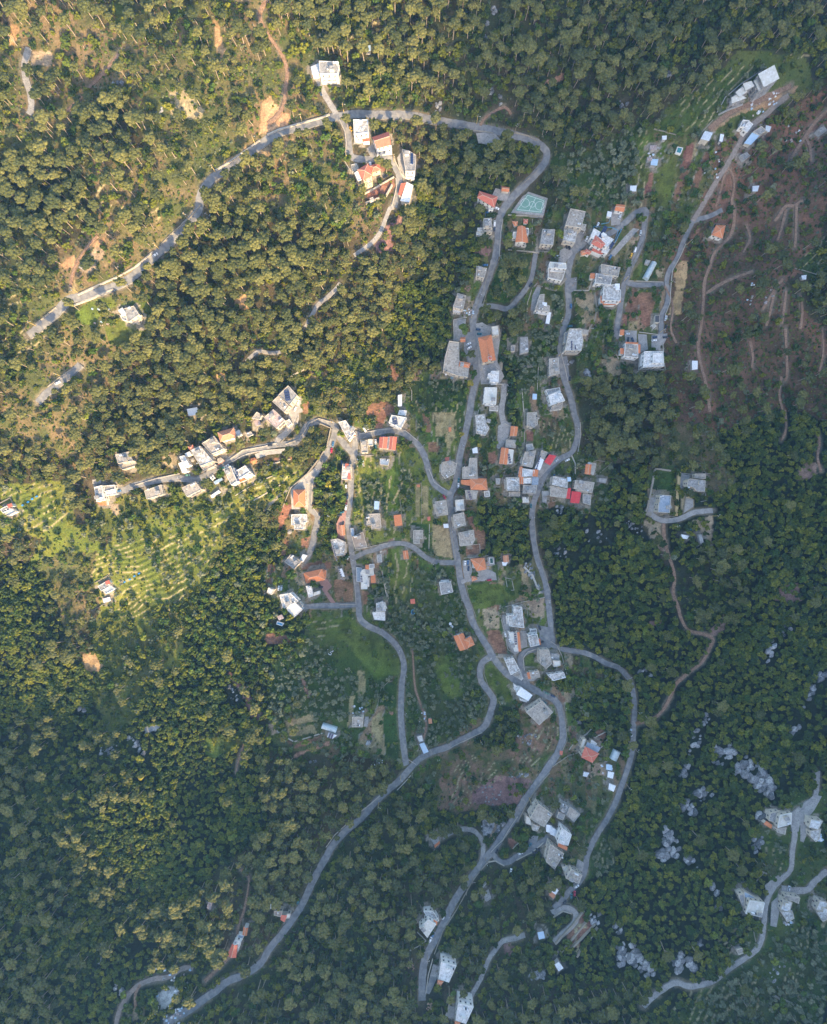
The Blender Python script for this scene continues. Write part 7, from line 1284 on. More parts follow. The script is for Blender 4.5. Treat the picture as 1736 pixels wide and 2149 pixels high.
# blue railings
for P,lab in(([(1475,260),(1500,180),(1570,185),(1650,190),(1700,215),(1670,290)],'blue railing round the white apartment house'),([(1630,60),(1640,100),(1620,150),(1560,160)],'blue railing along the ramp above the apartment house')):
    W=dense([gnd(T('21',x,y))[:2] for x,y in P],2);r=thing('railing',lab,'railing',(W[0][0],W[0][1],float(H0(*W[0]))));o=Vector(W[0]);z0=float(H0(*W[0]))
    for hh in(.5,1.1,1.6):b=MB();b.tube([(w_[0]-o.x,w_[1]-o.y,float(H0(*w_))-z0+hh) for w_ in W],.09,4);b.obj('rail',M_BLUEP,r)
    for w_ in W:b=MB();b.box((w_[0]-o.x,w_[1]-o.y,float(H0(*w_))-z0+.7),(.1,.1,1.9));b.obj('post',M_BLUEP,r)
# three blue field crates in a line, twice
for t,pts in(('02',[(190,778),(233,752),(268,727),(305,707)]),('02',[(1022,1405),(1065,1383),(1102,1357),(1140,1336)])):
    for i,(px,py) in enumerate(pts):
        x,y,z=gnd(T(t,px,py));b=MB();b.box((0,0,.45),(1.7,1.0,.9),.5);b.box((0,0,.93),(1.8,1.1,.08),.5);o=b.obj('crate',mat('crate_blue',(.05,.28,.6)));o.location=(x,y,z)
        tag(o,'blue crate in the row across the %s green field'%('left-edge' if pts[0][0]==190 else 'lit'),'crate','blue crates in the %s green field'%('left-edge' if pts[0][0]==190 else 'lit'))

# ------------------------------------------------------------------ steps and limestone
def stairs(t,P,wd,n,label):
    W=[Vector(gnd(T(t,x,y))[:2]) for x,y in P];L_=[0]
    for a_,c_ in zip(W[:-1],W[1:]):L_.append(L_[-1]+(c_-a_).length)
    r=thing('stairway',label,'steps',(W[0].x,W[0].y,float(H0(*W[0]))));z0=float(H0(*W[0]));st=MB();st.box((0,0,0),(L_[-1]/n*.86,wd,.7));me_=st.mesh('step',M_STONE)
    for i in range(n):
        s=(i+.5)/n*L_[-1];k=max(j for j in range(len(W)-1) if L_[j]<=s);f=(s-L_[k])/(L_[k+1]-L_[k]);p=W[k].lerp(W[k+1],f);d=W[k+1]-W[k];o=mobj('step',me_,r);o.location=(p.x-W[0].x,p.y-W[0].y,float(H0(*p))-z0+.02+.06*(i%2));o.rotation_euler=(0,0,math.atan2(d.y,d.x))
stairs('21',[(805,1085),(808,1160),(780,1220),(745,1290),(740,1350)],3.0,34,'curving stone steps descending past the east side of the church')
stairs('21',[(880,1300),(940,1325),(1010,1312)],2.6,22,'short flight of stone steps below the concrete slab house')
stairs('23',[(720,332),(870,340)],3.4,24,'flight of stone steps joining the two roads above the wedge house');stairs('32',[(230,838),(300,852)],3.4,12,'red-brown steps at the west corner of the eastern farm')
def rockmesh(seed):
    r=random.Random(seed);bm=bmesh.new();bmesh.ops.create_icosphere(bm,subdivisions=2,radius=1)
    dirs=[Vector((r.gauss(0,1),r.gauss(0,1),r.gauss(0,.8))).normalized() for _ in range(9)];offs=[r.uniform(.55,.9) for _ in dirs]
    for v in bm.verts:
        for d,o in zip(dirs,offs):
            k=v.co.dot(d)
            if k>o:v.co-=d*(k-o)
    m=bpy.data.meshes.new('rock');bm.to_mesh(m);bm.free();m.materials.append(M_ROCKV);return m
RKM=[rockmesh(i) for i in range(6)]
def outcrop(t,P,n,size,label):
    W=[gnd(T(t,x,y))[:2] for x,y in P];a=np.array(W);c=a.mean(0);z0=float(H0(*c));r=thing('rock_outcrop',label,'rocks',(c[0],c[1],z0));rr=random.Random(label);k=0;g=0;mark(ccw(W),.5)
    while k<n and g<n*30:
        g+=1;x=rr.uniform(a[:,0].min(),a[:,0].max());y=rr.uniform(a[:,1].min(),a[:,1].max())
        if not inpoly(np.array([x]),np.array([y]),W)[0]:continue
        o=mobj('rock',rr.choice(RKM),r);s=size*rr.uniform(.3,1.1);o.scale=(s*rr.uniform(.9,1.7),s,s*rr.uniform(.6,1.1));o.rotation_euler=(rr.uniform(-.2,.2),rr.uniform(-.2,.2),.9+rr.uniform(-.4,.4));o.location=(x-c[0],y-c[1],float(H0(x,y))-z0);k+=1
ROCKS=[('33',[(960,1260),(1060,1140),(1120,1190),(1250,1290),(1300,1400),(1290,1500),(1200,1450),(1090,1340),(1000,1320)],60,3.4,'large cracked limestone outcrop above the south-eastern hamlet'),('33',[(800,1060),(940,1050),(975,1110),(920,1180),(830,1130)],22,3.4,'rounded limestone outcrop north-west of the largest one'),('33',[(790,1190),(900,1220),(880,1240),(800,1210)],7,2,'narrow ledge of limestone below the rounded outcrop'),
 ('33',[(650,1420),(720,1410),(800,1470),(700,1520)],14,3,'reddish limestone patch high in the dark scrub'),('33',[(520,1520),(600,1500),(665,1600),(650,1640),(560,1600)],16,3,'reddish limestone patch low in the dark scrub'),('33',[(660,930),(720,930),(700,1060),(600,1150),(620,1070)],12,2.4,'string of limestone boulders running down the scrub slope'),('33',[(550,1220),(605,1220),(600,1310),(520,1340)],9,2.6,'bare limestone hump west of the big outcrops'),('33',[(740,800),(850,800),(760,890),(710,900)],10,2.0,'limestone cluster at the top of the boulder string'),
 ('33',[(1210,320),(1290,200),(1320,240),(1260,400),(1220,400)],12,2.6,'upper limestone string in the eastern scrub'),('33',[(1350,130),(1410,60),(1470,90),(1370,180)],8,2.3,'topmost limestone knob in the eastern scrub'),('33',[(1420,980),(1480,870),(1510,910),(1440,1010)],10,2.6,'limestone hump near the right edge above the hamlet'),('33',[(1530,760),(1600,590),(1640,560),(1580,740)],13,2.4,'long limestone string near the right edge'),('33',[(1650,500),(1720,440),(1736,480),(1670,560)],8,2.3,'limestone knob at the right edge'),
 ('33',[(180,440),(260,440),(310,500),(220,480)],9,2.0,'pale slabs in the scrub beside the forest lane bend'),('34',[(410,80),(470,90),(520,200),(530,340),(470,330),(390,200)],28,3.0,'tall limestone scar in the middle of the southern scrub'),('34',[(320,260),(390,260),(440,350),(350,350)],12,2.8,'limestone slabs beside the tall scar'),('34',[(550,330),(620,320),(690,420),(600,390)],11,2.8,'limestone slabs right of the tall scar'),('34',[(765,550),(800,545),(862,625),(830,635)],6,2.6,'long pointed boulder alone in the scrub'),('34',[(835,735),(860,735),(905,795),(850,780)],4,2.2,'smaller pointed boulder below the long one'),
 ('34',[(0,1060),(150,1030),(200,1110),(330,1270),(260,1310),(180,1240),(80,1150),(20,1240)],40,3.2,'broad limestone scarp at the bottom of the scrub slope'),('34',[(450,1170),(540,1110),(560,1290),(500,1300)],15,3.0,'limestone slabs left of the gully above the lowest lane'),('34',[(550,1120),(600,1140),(680,1230),(640,1260)],11,2.8,'limestone slabs right of the gully above the lowest lane'),('34',[(680,1010),(725,1010),(720,1070),(690,1050)],4,2.2,'single blue-grey boulder above the lowest terraces'),('34',[(1130,180),(1220,160),(1170,300),(1140,290)],14,2.6,'limestone face beside the south-eastern terraces'),('33',[(1170,1610),(1250,1640),(1230,1690),(1130,1680)],10,2.6,'limestone face behind the highest hamlet house'),
 ('24',[(1470,790),(1550,790),(1560,880),(1490,870)],12,2.4,'limestone knob beside the stone terraces of the turning loop'),('24',[(1670,1060),(1736,1060),(1736,1240),(1690,1200)],12,3,'limestone face at the foot of the scrub'),('24',[(1650,880),(1736,880),(1736,960),(1680,950)],9,2.2,'scattered boulders under the scrub above the long scarp'),('24',[(580,60),(640,10),(700,60),(640,150),(590,130)],40,1.3,'heap of pale rubble left of the grassy chute'),('24',[(700,100),(770,20),(780,60),(700,150)],26,1.3,'heap of pale rubble right of the grassy chute'),('24',[(960,1300),(1040,1265),(1110,1270),(1100,1320),(1000,1335)],36,1.3,'heap of pale stones west of the white tin barn'),
 ('21',[(1410,1340),(1440,1345),(1500,1390),(1440,1412)],10,2.2,'two white boulders in the scrub east of the lay-by'),('21',[(1270,1270),(1340,1270),(1320,1310),(1280,1310)],8,1.5,'white rocks at the bend of the eastern street'),('20',[(665,60),(715,45),(700,110),(680,110)],9,1.7,'white rocks high in the northern pines'),('20',[(620,180),(665,170),(650,200),(620,205)],6,1.5,'white rocks left of the upper northern ones'),('20',[(610,290),(665,290),(650,330),(620,330)],8,1.8,'pale slab rocks among the northern pines'),('20',[(655,720),(690,720),(690,790),(660,780)],8,1.8,'grey rocks above the felled logs'),('20',[(720,760),(750,770),(775,860),(730,870)],9,1.8,'long grey rock group beside the dirt track'),('20',[(205,850),(255,830),(250,900),(210,910)],8,1.6,'white rocks just above the north road'),
 ('22',[(920,1240),(990,1260),(1040,1400),(1100,1490),(1070,1520),(1000,1400),(930,1300)],40,1.5,'long pale scree between terraces and forest road'),('22',[(1200,760),(1250,760),(1240,850),(1195,830)],12,1.4,'white rubble below the red-stripped house'),('22',[(1400,960),(1640,1000),(1660,1060),(1480,1110)],9,1.6,'scattered pale boulders in the eastern maquis'),('22',[(1150,1110),(1270,1120),(1310,1210),(1190,1190)],9,1.6,'scattered pale boulders beside the forest road maquis'),('23',[(880,980),(1060,930),(1080,1000),(1000,1080),(900,1040)],26,1.1,'white stones spread on the brown terraces'),('23',[(780,1310),(860,1290),(960,1280),(960,1320),(840,1350)],22,1.3,'white stones above the purple scrub'),('23',[(1355,860),(1395,870),(1390,900),(1360,895)],5,1.5,'single pale boulder east of the southern bend'),('23',[(550,1400),(700,1380),(800,1480),(700,1560),(560,1500)],30,1.0,'pale stones scattered in the purple scrub'),
 ('03',[(1030,1010),(1080,990),(1160,1080),(1200,1150),(1140,1130),(1090,1060)],22,1.9,'white rock band in the lit western maquis'),('03',[(800,1090),(960,1060),(960,1130),(820,1140)],20,1.3,'white scree left of the rock band'),('03',[(630,760),(700,760),(690,800),(640,795)],5,2.0,'pale boulder on the western maquis slope'),('04',[(940,1370),(965,1360),(960,1420),(935,1410)],4,2.0,'upper grey boulder beside the south-western loop'),('04',[(985,1410),(1005,1410),(1000,1470),(985,1460)],4,2.0,'lower grey boulder beside the south-western loop'),('04',[(780,1165),(830,1165),(825,1200),(790,1190)],5,1.6,'white rocks in the south-western forest'),
 ('13',[(850,1190),(915,1190),(910,1215),(855,1210)],4,1.4,'pale stone pair north of the dark pine wood'),('13',[(670,1345),(735,1345),(730,1370),(670,1368)],3,1.5,'pale stone pair inside the dark pine wood'),('13',[(1250,1000),(1350,1000),(1360,1060),(1300,1050)],7,1.6,'pale ash-coloured stones under the lone farmhouse'),('13',[(140,560),(250,590),(300,700),(210,700)],14,1.4,'grey stones on the burnt terraces'),('32',[(90,900),(230,950),(270,1070),(120,990)],16,1.6,'white boulders west of the farm spoil heap'),('30',[(410,590),(520,580),(500,610),(420,630)],7,1.6,'white rocks at the wood edge above the green slope'),('30',[(30,830),(110,800),(100,900),(50,900)],8,1.6,'white rocks in the north-eastern pines'),('11',[(0,60),(50,60),(50,160),(10,160)],10,1.2,'white stones left of the central pine slope'),('00',[(930,655),(1010,650),(1000,700),(920,690)],6,1.7,'pale flat rock in the north-western clearing'),('00',[(1260,850),(1330,870),(1330,960),(1280,940)],8,1.2,'cream stones in the north-western pines'),('34',[(1210,1210),(1390,1220),(1330,1300),(1310,1360)],8,1.4,'pale stones at the head of the lowest terraces')]
for r_ in ROCKS:outcrop(*r_)
# ------------------------------------------------------------------ trees
def lump(mb,c,r,seed,flat=1.0,sub=1,jag=.28):
    rr=random.Random(seed);bm=bmesh.new();bmesh.ops.create_icosphere(bm,subdivisions=sub,radius=1)
    V=[]
    for v in bm.verts:k=1+rr.uniform(-jag,jag);V.append((c[0]+v.co.x*r*k,c[1]+v.co.y*r*k,c[2]+v.co.z*r*flat*k))
    F=[[v.index for v in f.verts] for f in bm.faces];mb.add(V,F);bm.free()
def cards(mb,c,r,n,s,flat,rr):
    for _ in range(n):
        d=Vector((rr.gauss(0,1),rr.gauss(0,1),rr.gauss(.25,.9))).normalized();p=Vector(c)+Vector((d.x*r,d.y*r,d.z*r*flat))*rr.uniform(.88,1.12)
        nrm=(d+Vector((rr.uniform(-.7,.7),rr.uniform(-.7,.7),rr.uniform(-.3,.9)))).normalized();u=nrm.orthogonal().normalized();a=rr.uniform(0,6.28);u=Matrix.Rotation(a,3,nrm)@u;v=nrm.cross(u);q=s*rr.uniform(.6,1.3)
        mb.add([tuple(p+u*q),tuple(p-u*q*.5+v*q*.8),tuple(p-u*q*.5-v*q*.8)],[(0,1,2)])
def crown_pine(seed):
    rr=random.Random(seed);mb=MB();n=rr.randint(11,14);lump(mb,(0,0,10.9),3.1,seed,.36,2,.14)
    for i in range(n):
        a=i*2.4+rr.uniform(-.3,.3);d=3.4*math.sqrt((i+.3)/n)*rr.uniform(.85,1.1);r=rr.uniform(1.05,1.6);z=10.7+1.5*(1-(d/3.7)**2)+rr.uniform(-.3,.3);c=(d*math.cos(a)*rr.uniform(.9,1.1),d*math.sin(a),z)
        lump(mb,c,r,seed*50+i,.62,2 if i%2 else 1,.17);cards(mb,c,r*1.0,16,.26,.66,rr)
    return mb
def trunk_pine(seed):
    rr=random.Random(seed+900);mb=MB();bx,by=rr.uniform(-.5,.5),rr.uniform(-.5,.5)
    mb.tube([(0,0,-.8),(bx*.4,by*.3,3),(bx,by,6.4),(bx*.6,by*.6,9.2),(0,0,10.6)],[.30,.25,.20,.15,.08],7)
    for k in range(6):
        a=k*1.05+rr.uniform(0,.5);z0=rr.uniform(6.6,8.8);mb.tube([(bx*.8,by*.8,z0),(1.3*math.cos(a),1.3*math.sin(a),z0+1.5),(2.6*math.cos(a),2.6*math.sin(a),10.4)],[.12,.09,.05],5)
    return mb
def crown_round(seed,R0,zc,nl,fl,card,nc,rl):
    rr=random.Random(seed);mb=MB()
    for i in range(nl):
        d=Vector((rr.gauss(0,1),rr.gauss(0,1),rr.gauss(.1,.7))).normalized()*R0*rr.uniform(.3,1.05);c=(d.x,d.y*rr.uniform(.7,1),zc+d.z*fl);r=rl*rr.uniform(.5,1.2)
        lump(mb,c,r,seed*70+i,.85,1,.32);cards(mb,c,r,nc,card,.9,rr)
    return mb
def trunk_low(seed,h,r):
    rr=random.Random(seed+55);mb=MB();mb.tube([(0,0,-.6),(rr.uniform(-.2,.2),rr.uniform(-.2,.2),h*.5),(0,0,h)],[r,r*.75,r*.4],6)
    for k in range(4):a=k*1.6+rr.uniform(0,.6);mb.tube([(0,0,h*.45),(h*.25*math.cos(a),h*.25*math.sin(a),h*.8),(h*.42*math.cos(a),h*.42*math.sin(a),h*1.1)],[r*.45,r*.3,r*.12],5)
    return mb
PC=bpy.data.collections.new('prototypes') # not linked to the scene: meshes only, for the masses
def variants(kind,n,fc,ft,lm,bm_):
    out=[]
    for i in range(n):out.append((fc(i).mesh('crown',lm),ft(i).mesh('trunk',bm_) if ft else None))
    return out
VP=variants('pine',6,lambda i:crown_pine(100+i),lambda i:trunk_pine(i),L_PINE,M_BARK)
VO=variants('olive',4,lambda i:crown_round(200+i,2.0,3.2,12,.6,.24,20,.85),lambda i:trunk_low(i,2.6,.22),L_OLIVE,M_BARKD)
VM=variants('maquis',6,lambda i:crown_round(300+i,2.4,2.6,18,.7,.26,18,1.05),None,L_OAK,M_BARKD)
VB=variants('broad',5,lambda i:crown_round(400+i,2.5,4.2,16,.75,.32,26,1.1),lambda i:trunk_low(10+i,3.4,.24),L_BROAD,M_BARKD)
VY=variants('yellow',2,lambda i:crown_round(500+i,2.4,4.0,14,.7,.30,24,1.0),lambda i:trunk_low(20+i,3.2,.22),L_YEL,M_BARKD)
VD=variants('dry',1,lambda i:crown_round(600+i,2.6,5.5,14,.8,.22,60,.5),lambda i:trunk_low(30+i,5,.3),L_DRY,M_BARK)
def bush(seed):
    rr=random.Random(seed);mb=MB()
    for i in range(4):c=(rr.uniform(-.6,.6),rr.uniform(-.6,.6),.45);lump(mb,c,rr.uniform(.45,.75),seed*9+i,.8,1,.35)
    cards(mb,(0,0,.5),1.0,26,.22,.7,rr);return mb
BUSH=[bush(i).mesh('bush',m) for i,m in enumerate([L_OAK,L_BROAD,L_OLIVE,L_OAK,L_BROAD,L_PINE])]
ANCH=[('on the far north-western hillside',120,120),('on the northern slope left of the clay track',420,110),('beside the pale clay track in the north',560,120),('around the highest white house',690,110),('on the northern terraces above the road',880,110),('in the high northern wood',1080,110),('in the north-eastern wood',1320,130),('on the western hillside above the road',130,420),('above the western upper road',330,400),('on the sunlit slope under the upper road',560,390),('among the upper hamlet houses',790,330),('in the gully north of the church road',960,380),('inside the north-eastern road bend',1060,340),('east of the north road bend',1230,260),('by the isolated grey house in the west',260,680),('on the far western slope',60,850),('in the broad central pine wood',500,640),('in the eastern part of the central pine wood',760,620),('above the sunlit western row',380,860),('around the head of the village',640,830),('in the gully beside the church hall',890,680),('between church road and its short cut',1060,590),('among the church gardens',1090,760),('along the top of the eastern street',1200,470),('in the north-eastern olive rows',1250,360),('among the vegetable terraces',1400,370),('on the green slope under the building site',1480,230),('on the upper red slope',1600,380),('on the middle red slope',1560,560),('on the lower red slope',1560,780),('by the hairpin lane',1370,510),('in the olive terraces by the eastern road',1340,640),('around the eastern apartments',1330,740),('in the pine wood under the apartments',1300,860),('west of the eastern farm',1320,1000),('round the eastern farm',1450,1040),('on the slope right of the eastern farm',1620,1000),('on the left-edge green field',70,1060),('below the western houses',300,1080),('on the lit green terraces',330,1190),('on the western maquis slope',90,1330),('in the dark wood beside the stream',480,1280),('on the stream bank by the square villa',590,1060),('in the gardens under the hairpin',700,1020),('in the orchard right of the middle street',840,1020),('in the straw gardens above the main junction',920,880),('in the gardens north of the roof cluster',1080,880),('round the roof cluster',1120,1000),('in the small dense wood below the roof cluster',1060,1120),('in the orchard left of the main road',900,1120),('round the large orange villa',660,1220),('in the lower orchard',850,1240),('in the olive grove below the orange villa',940,1350),('round the hexagonal vegetable plot',640,1470),('in the lower olive grove',930,1470),('on the bright lower slope left of the lawns',720,1380),('by the lower lawn',830,1500),('round the southern houses',1080,1330),('in the plots by the southern road bend',1110,1540),('round the stone villa',1240,1560),('on the brown southern terraces',1000,1620),('in the dark pine wood under the vegetable plot',680,1620),('in the western maquis',200,1500),('in the deep south-western forest',200,1800),('along the wooded southern road',700,1780),('above the forest villa',500,1850),('by the south-western loop road',320,2060),('in the southern pine wood',760,1980),('beside the descending southern road',960,1840),('round the southern cluster',1160,1760),('by the turning loop',1180,1930),('in the southernmost wood',1060,2060),('in the eastern maquis',1250,1250),('on the far eastern maquis slope',1600,1300),('along the eastern forest lane',1350,1600),('among the limestone scars',1430,1800),('around the south-eastern hamlet',1640,1800),('on the lowest south-eastern terraces',1560,2070)]
AA=np.array([(a[1],a[2]) for a in ANCH],float)
def where(x,y):
    D=toD(x,y,float(H0(x,y)));return ANCH[int(np.argmin((AA[:,0]-D[0])**2+(AA[:,1]-D[1])**2))][0]
def clearmap(r):
    k=int(round(r));B=BUILT.copy()
    for dx in(-k,0,k):
        for dy in(-k,0,k):B|=np.roll(np.roll(BUILT,dx,1),dy,0)
    return B
B0,B1,B2=BUILT,clearmap(1),clearmap(3)
dens=np.array([c[:6] for c in CT.values()])
def scatter(col,step,rclear,bmap,pmul=1.0,margin=45,seed=1,avoidgp=True,spreadmin=0):
    r=np.random.default_rng(seed);xs_=np.arange(-395-margin,395+margin,step);ys_=np.arange(-480-margin,480+margin,step);X,Y=np.meshgrid(xs_,ys_)
    X=X+r.uniform(-.46,.46,X.shape)*step;Y=Y+r.uniform(-.46,.46,Y.shape)*step;X=X.ravel();Y=Y.ravel()
    p=dens[samp(CLS,X,Y),col]*pmul;cl=vn(X,Y,22,70+seed);p=np.clip(p*(.6+.85*cl),0,1)
    ok=(r.random(X.shape)<p)&(samp(DIST,X,Y)>rclear)&~samp(bmap,X,Y)
    gi_=samp(GPI,X,Y);pr=np.array([{'dgrass':.9,'grass':.25,'dry':.4,'pinksoil':.45,'rock':.05,'soil':.08}.get(k,.05) for k in gkeys]+[1.]);ok&=r.random(X.shape)<pr[gi_]
    D=toD(X,Y,H0(X,Y));ok&=(D[0]>-60)&(D[0]<1796)&(D[1]>-60)&(D[1]<2210)
    return X[ok],Y[ok]
NMAX=300
def make_kind(name,cat,V,X,Y,smin,smax,lab,grp,mass_name,mass_label,seed,tints=None,lean=0):
    r=np.random.default_rng(seed);n=len(X);S=r.uniform(smin,smax,n)*(.85+.3*vn(X,Y,30,seed));Z=H0(X,Y);D=toD(X,Y,Z)
    vis=(D[0]>8)&(D[0]<1728)&(D[1]>8)&(D[1]<2141);score=np.where(vis,S*(CAM_H/(CAM_H-Z)),0);order=np.argsort(-score);big=order[:NMAX];rest=order[NMAX:]
    protos=[]
    for c,t in V:
        root=thing(name,'x',cat)
        if t is not None:mobj('trunk',t,root)
        mobj('crown',c,root);reg(root);protos.append(root)
    med=np.median(S[big]);usedp=set()
    for q,i in enumerate(big):
        k=q%len(V);x,y,z=float(X[i]),float(Y[i]),float(Z[i]);s=float(S[i]);l=lab%(('very broad ' if s>med else 'broad '),where(x,y));sc=(s*r.uniform(.9,1.1),s*r.uniform(.9,1.1),s*r.uniform(.9,1.1));a=float(r.uniform(0,6.28))
        if k in usedp:o=copy_thing(protos[k],(x,y,z),a,sc)
        else:o=protos[k];usedp.add(k);o.location=(x,y,z);o.rotation_euler=(0,0,a);o.scale=sc
        o['label']=l;o['category']=cat;o['group']=grp+' '+where(x,y)
        o.rotation_euler=(r.normal(0,.05),r.normal(0,.05),a)
    mass(mass_name,mass_label,[[m for m in(c,t) if m] for c,t in V],X[rest],Y[rest],S[rest],seed)
def mass(name,label,vs,X,Y,S,seed):
    r=np.random.default_rng(seed+5);n=len(X);Z=H0(X,Y);me=bpy.data.meshes.new(name);me.vertices.add(n);me.vertices.foreach_set('co',np.stack([X,Y,Z],-1).astype(np.float32).ravel())
    def attr(nm,typ,arr,key):a=me.attributes.new(nm,typ,'POINT');a.data.foreach_set(key,arr.astype(np.float32 if typ!='INT' else np.int32).ravel())
    attr('rot','FLOAT_VECTOR',np.stack([r.normal(0,.06,n),r.normal(0,.06,n),r.uniform(0,6.28,n)],-1),'vector')
    attr('scl','FLOAT_VECTOR',np.stack([S*r.uniform(.75,1.3,n),S*r.uniform(.75,1.2,n),S*r.uniform(.8,1.2,n)],-1),'vector');attr('pick','INT',r.integers(0,len(vs),n),'value')
    o=mobj(name,me,kind='stuff');o['label']=label
    col=bpy.data.collections.new(name+'_kinds');
    for k,ms in enumerate(vs):
        if len(ms)==1:mm=ms[0]
        else:
            bm=bmesh.new();base=0;mats=[]
            for m in ms:
                bm.from_mesh(m);bm.faces.ensure_lookup_table()
                for f in bm.faces[base:]:f.material_index=len(mats)
                base=len(bm.faces);mats.append(m.materials[0])
            mm=bpy.data.meshes.new('%s_kind_%02d'%(name,k));bm.to_mesh(mm);bm.free();[mm.materials.append(x) for x in mats]
        p=bpy.data.objects.new('%s_kind_%02d'%(name,k),mm);col.objects.link(p)
    g=bpy.data.node_groups.new(name,'GeometryNodeTree');g.interface.new_socket('Geometry',in_out='INPUT',socket_type='NodeSocketGeometry');g.interface.new_socket('Geometry',in_out='OUTPUT',socket_type='NodeSocketGeometry')
    N=g.nodes;L=g.links;gi=N.new('NodeGroupInput');go=N.new('NodeGroupOutput');iop=N.new('GeometryNodeInstanceOnPoints');cn=N.new('GeometryNodeCollectionInfo');cn.inputs['Collection'].default_value=col
    cn.inputs['Separate Children'].default_value=True;cn.inputs['Reset Children'].default_value=True;iop.inputs['Pick Instance'].default_value=True
    def na(nm,t):a=N.new('GeometryNodeInputNamedAttribute');a.data_type=t;a.inputs['Name'].default_value=nm;return a
    L.new(gi.outputs[0],iop.inputs['Points']);L.new(cn.outputs[0],iop.inputs['Instance']);L.new(na('pick','INT').outputs[0],iop.inputs['Instance Index']);L.new(na('scl','FLOAT_VECTOR').outputs[0],iop.inputs['Scale'])
    er=N.new('FunctionNodeEulerToRotation');L.new(na('rot','FLOAT_VECTOR').outputs[0],er.inputs[0]);L.new(er.outputs[0],iop.inputs['Rotation']);L.new(iop.outputs[0],go.inputs[0])
    md=o.modifiers.new('scatter','NODES');md.node_group=g
# named trees the photo singles out
SPEC=[('Y','21',495,1450,1.25,'yellow leafed tree overhanging the church road below the hall'),('B','21',440,1010,1.7,'big bright green tree on the hall forecourt'),('P','21',500,1215,.95,'two-headed pine beside the hall parking'),('B','21',525,1380,1.35,'round green tree at the corner below the hall'),('D','21',480,675,1.25,'leafless pinkish tree beside the church road'),('P','21',800,310,.95,'broad pine leaning over the church road by the burnt roof'),
 ('Y','22',570,285,.9,'yellow-green round tree in the garden above the white shed'),('Y','22',685,285,.9,'yellow-green round tree beside the widened lane'),('Y','22',1145,305,.8,'yellow-green tree beneath the eastern bend'),('Y','22',425,195,.9,'yellow-green tree leaning on the church street'),('B','22',215,425,.8,'dark round tree beside the wedge house'),('B','22',540,1340,.8,'dark green ball tree in the pool villa garden'),('B','12',695,1340,1.7,'large bright tree left of the large orange villa'),('B','12',890,1420,1.35,'bright green tree above the pool house'),('B','A',985,1100,1.6,'big green tree by the two nose-out cars'),('Y','12',1005,600,1.15,'glowing yellow-green tree in the garden under the hairpin'),('B','12',1110,195,1.2,'green tree beside the old white terrace house'),('B','12',1520,1350,1.2,'dark round tree in the lower orchard lawn'),('Y','12',1510,1265,1.0,'yellow-green tree in the lower orchard lawn'),
 ('B','23',140,300,1.3,'brown-green tree left of the grove meadow'),('B','13',670,760,1.3,'olive-brown round tree above the vegetable plot'),('B','23',480,1300,.8,'dark green ball tree on the brown terraces'),('P','24',440,570,.9,'pine leaning over the southern road near the bend'),('B','24',775,290,1.5,'leafy pair of trees at the southern junction'),('B','24',930,180,1.5,'dark tree beside the southern lane'),('P','10',1150,960,.95,'pine overhanging the highest drive entrance'),('P','10',330,1290,1.35,'huge pine clump cutting the sunlit road'),('P','10',600,1170,1.1,'pine below the sunlit bend'),('P','10',1420,1310,.95,'pine in front of the white gabled villa'),('P','10',760,1075,.7,'small pine touching the upper road'),('B','31',105,480,1.2,'green tree at the foot of the hairpin lane'),('B','30',495,1195,.6,'small yellow-green bush tree by the turquoise pool'),('P','14',1190,60,.9,'pine leaning over the forest road top'),('P','14',1080,180,.6,'small bare-limbed pine over the forest road'),('P','01',1530,225,1.0,'round pine crowding the pull-in'),('P','32',620,680,.9,'dark pine in the middle of the eastern farm'),('Y','03',1150,1330,1.1,'orange-yellow tree in the western maquis'),('D','24',160,1555,1.1,'leafless pinkish tree by the southernmost white house'),('D','14',1690,1220,1.2,'leafless pinkish tree west of the tall southern house')]
XP,YP=scatter(0,5.9,3.9,B2,seed=11);XO,YO=scatter(2,5.0,1.8,B1,seed=12);XM,YM=scatter(3,3.5,2.0,B1,seed=13);XB,YB=scatter(4,5.2,1.8,B1,seed=14);XU,YU=scatter(5,2.5,.8,B1,seed=15,pmul=.95)
make_kind('pine_tree','pine tree',VP,XP,YP,.45,1.25,'%sumbrella pine %s','umbrella pines','pine_forest','pine wood of round umbrella crowns covering the hillsides',21)
make_kind('olive_tree','olive tree',VO,XO,YO,.7,1.3,'%sgrey-green olive tree %s','olive trees','olive_grove','grey-green olive trees of the groves and terraces',22)
make_kind('broadleaf_tree','tree',VB,XB,YB,.5,1.2,'%sgreen leafy tree %s','leafy trees','leafy_wood','fresh green leafy trees of gardens and stream banks',23)
r=np.random.default_rng(9);mass('maquis_scrub','dense evergreen maquis covering the lower and eastern slopes',[[c] for c,t in VM],XM,YM,r.uniform(.5,1.2,len(XM))*(.75+.5*vn(XM,YM,24,8)),31)
mass('undergrowth','low bushes and weeds between the trees and terraces',[[b_] for b_ in BUSH],XU,YU,r.uniform(.45,1.25,len(XU)),33)
SV={'P':VP,'B':VB,'Y':VY,'D':VD}
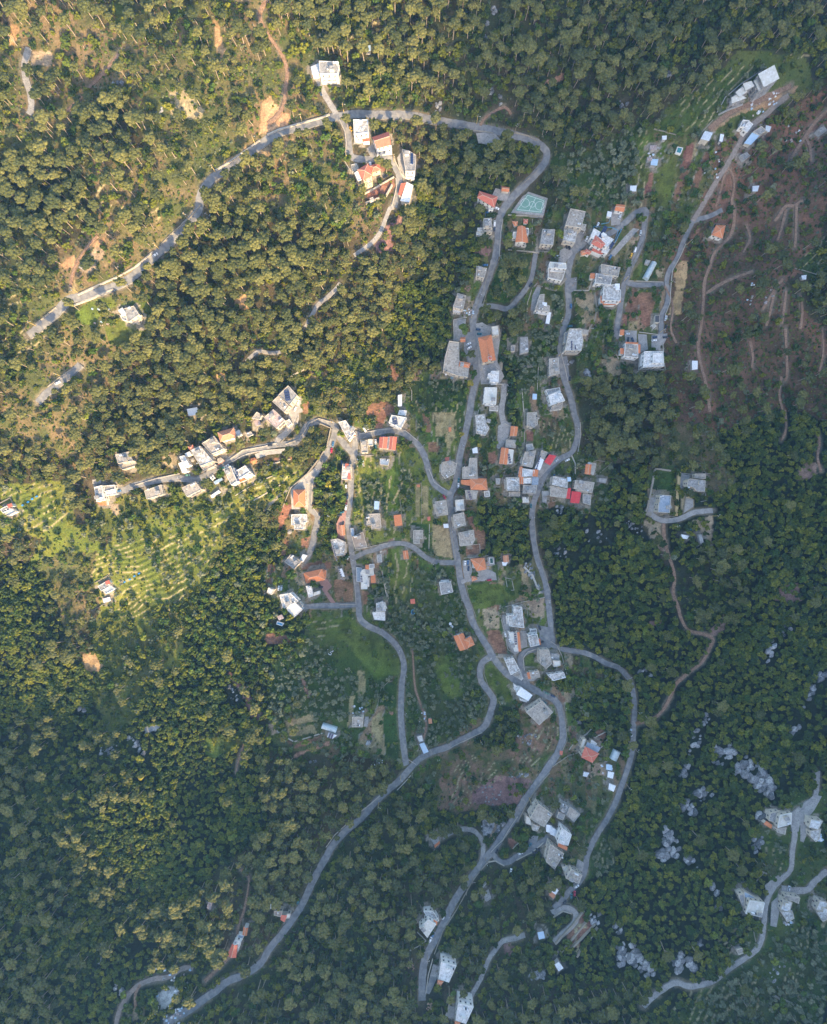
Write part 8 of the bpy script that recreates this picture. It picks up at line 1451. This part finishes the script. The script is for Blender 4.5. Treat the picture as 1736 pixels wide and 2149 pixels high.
for q,(k,t,px,py,s,lab) in enumerate(SPEC):
    hh={'P':11.5,'B':4.5,'Y':4.2,'D':6}[k]*s;x,y,z=gnd(T(t,px,py),hh);c,tr=SV[k][q%len(SV[k])];o=thing({'P':'pine_tree','B':'broadleaf_tree','Y':'broadleaf_tree','D':'bare_tree'}[k],lab,'tree' if k!='P' else 'pine tree',(x,y,z),random.uniform(0,6));o.scale=(s,s,s);mobj('trunk',tr,o);mobj('crown',c,o)
# palms
def palm(t,px,py,s,lab):
    x,y,z=gnd(T(t,px,py),6*s);r=thing('palm_tree',lab,'palm tree',(x,y,z));b=MB();b.tube([(0,0,-.5),(.1,0,3),(0,0,5.6)],[.3,.25,.22],7);b.obj('trunk',M_BARKD,r)
    for i in range(22):
        a=i*2.4;e=.9-.06*i;L_=3.0*s;mb=MB();P=[Vector((math.cos(a)*L_*f,math.sin(a)*L_*f,5.6+L_*(e*f-1.1*f*f))) for f in(0,.3,.6,.85,1)];V=[];u=Vector((-math.sin(a),math.cos(a),0))
        for p,w_ in zip(P,(.1,.42,.5,.34,.05)):V+=[tuple(p+u*w_-Vector((0,0,.15*w_))),tuple(p),tuple(p-u*w_-Vector((0,0,.15*w_)))]
        mb.add(V,[(3*j+k,3*j+k+1,3*j+k+4,3*j+k+3) for j in range(4) for k in(0,1)]);mb.obj('frond',L_OLIVE,r)
palm('12',560,185,1.0,'pale palm among shrubs below the terrace house');palm('31',1160,905,1.0,'palm-like loose crown on the lower red slope');palm('32',495,1205,1.0,'palm beside the farm track');palm('23',30,1060,1.1,'palm at the pale blue roadside shed');palm('13',1690,1060,1.0,'palm by the road fork above the southern wood');palm('22',240,1355,1.0,'small palm in the orchard above the white parapet house')

# ------------------------------------------------------------------ haze
hm=bpy.data.materials.new('haze');hm.use_nodes=True;nt=hm.node_tree;nt.nodes.clear();pv=nt.nodes.new('ShaderNodeVolumePrincipled');mo=nt.nodes.new('ShaderNodeOutputMaterial')
pv.inputs['Color'].default_value=(.20,.50,1.0,1);pv.inputs['Density'].default_value=HAZE;pv.inputs['Anisotropy'].default_value=.1;nt.links.new(pv.outputs[0],mo.inputs['Volume'])
if HAZE>0:
    zlo=float(ZZ.min())-1;zhi=max(520,float(ZZ.max())+8)
    b=MB();b.box((195,-225,(zlo+zhi)/2),(2000,2350,zhi-zlo));o=b.obj('haze',hm,kind='stuff');o['label']='thin blue morning haze filling the valley'
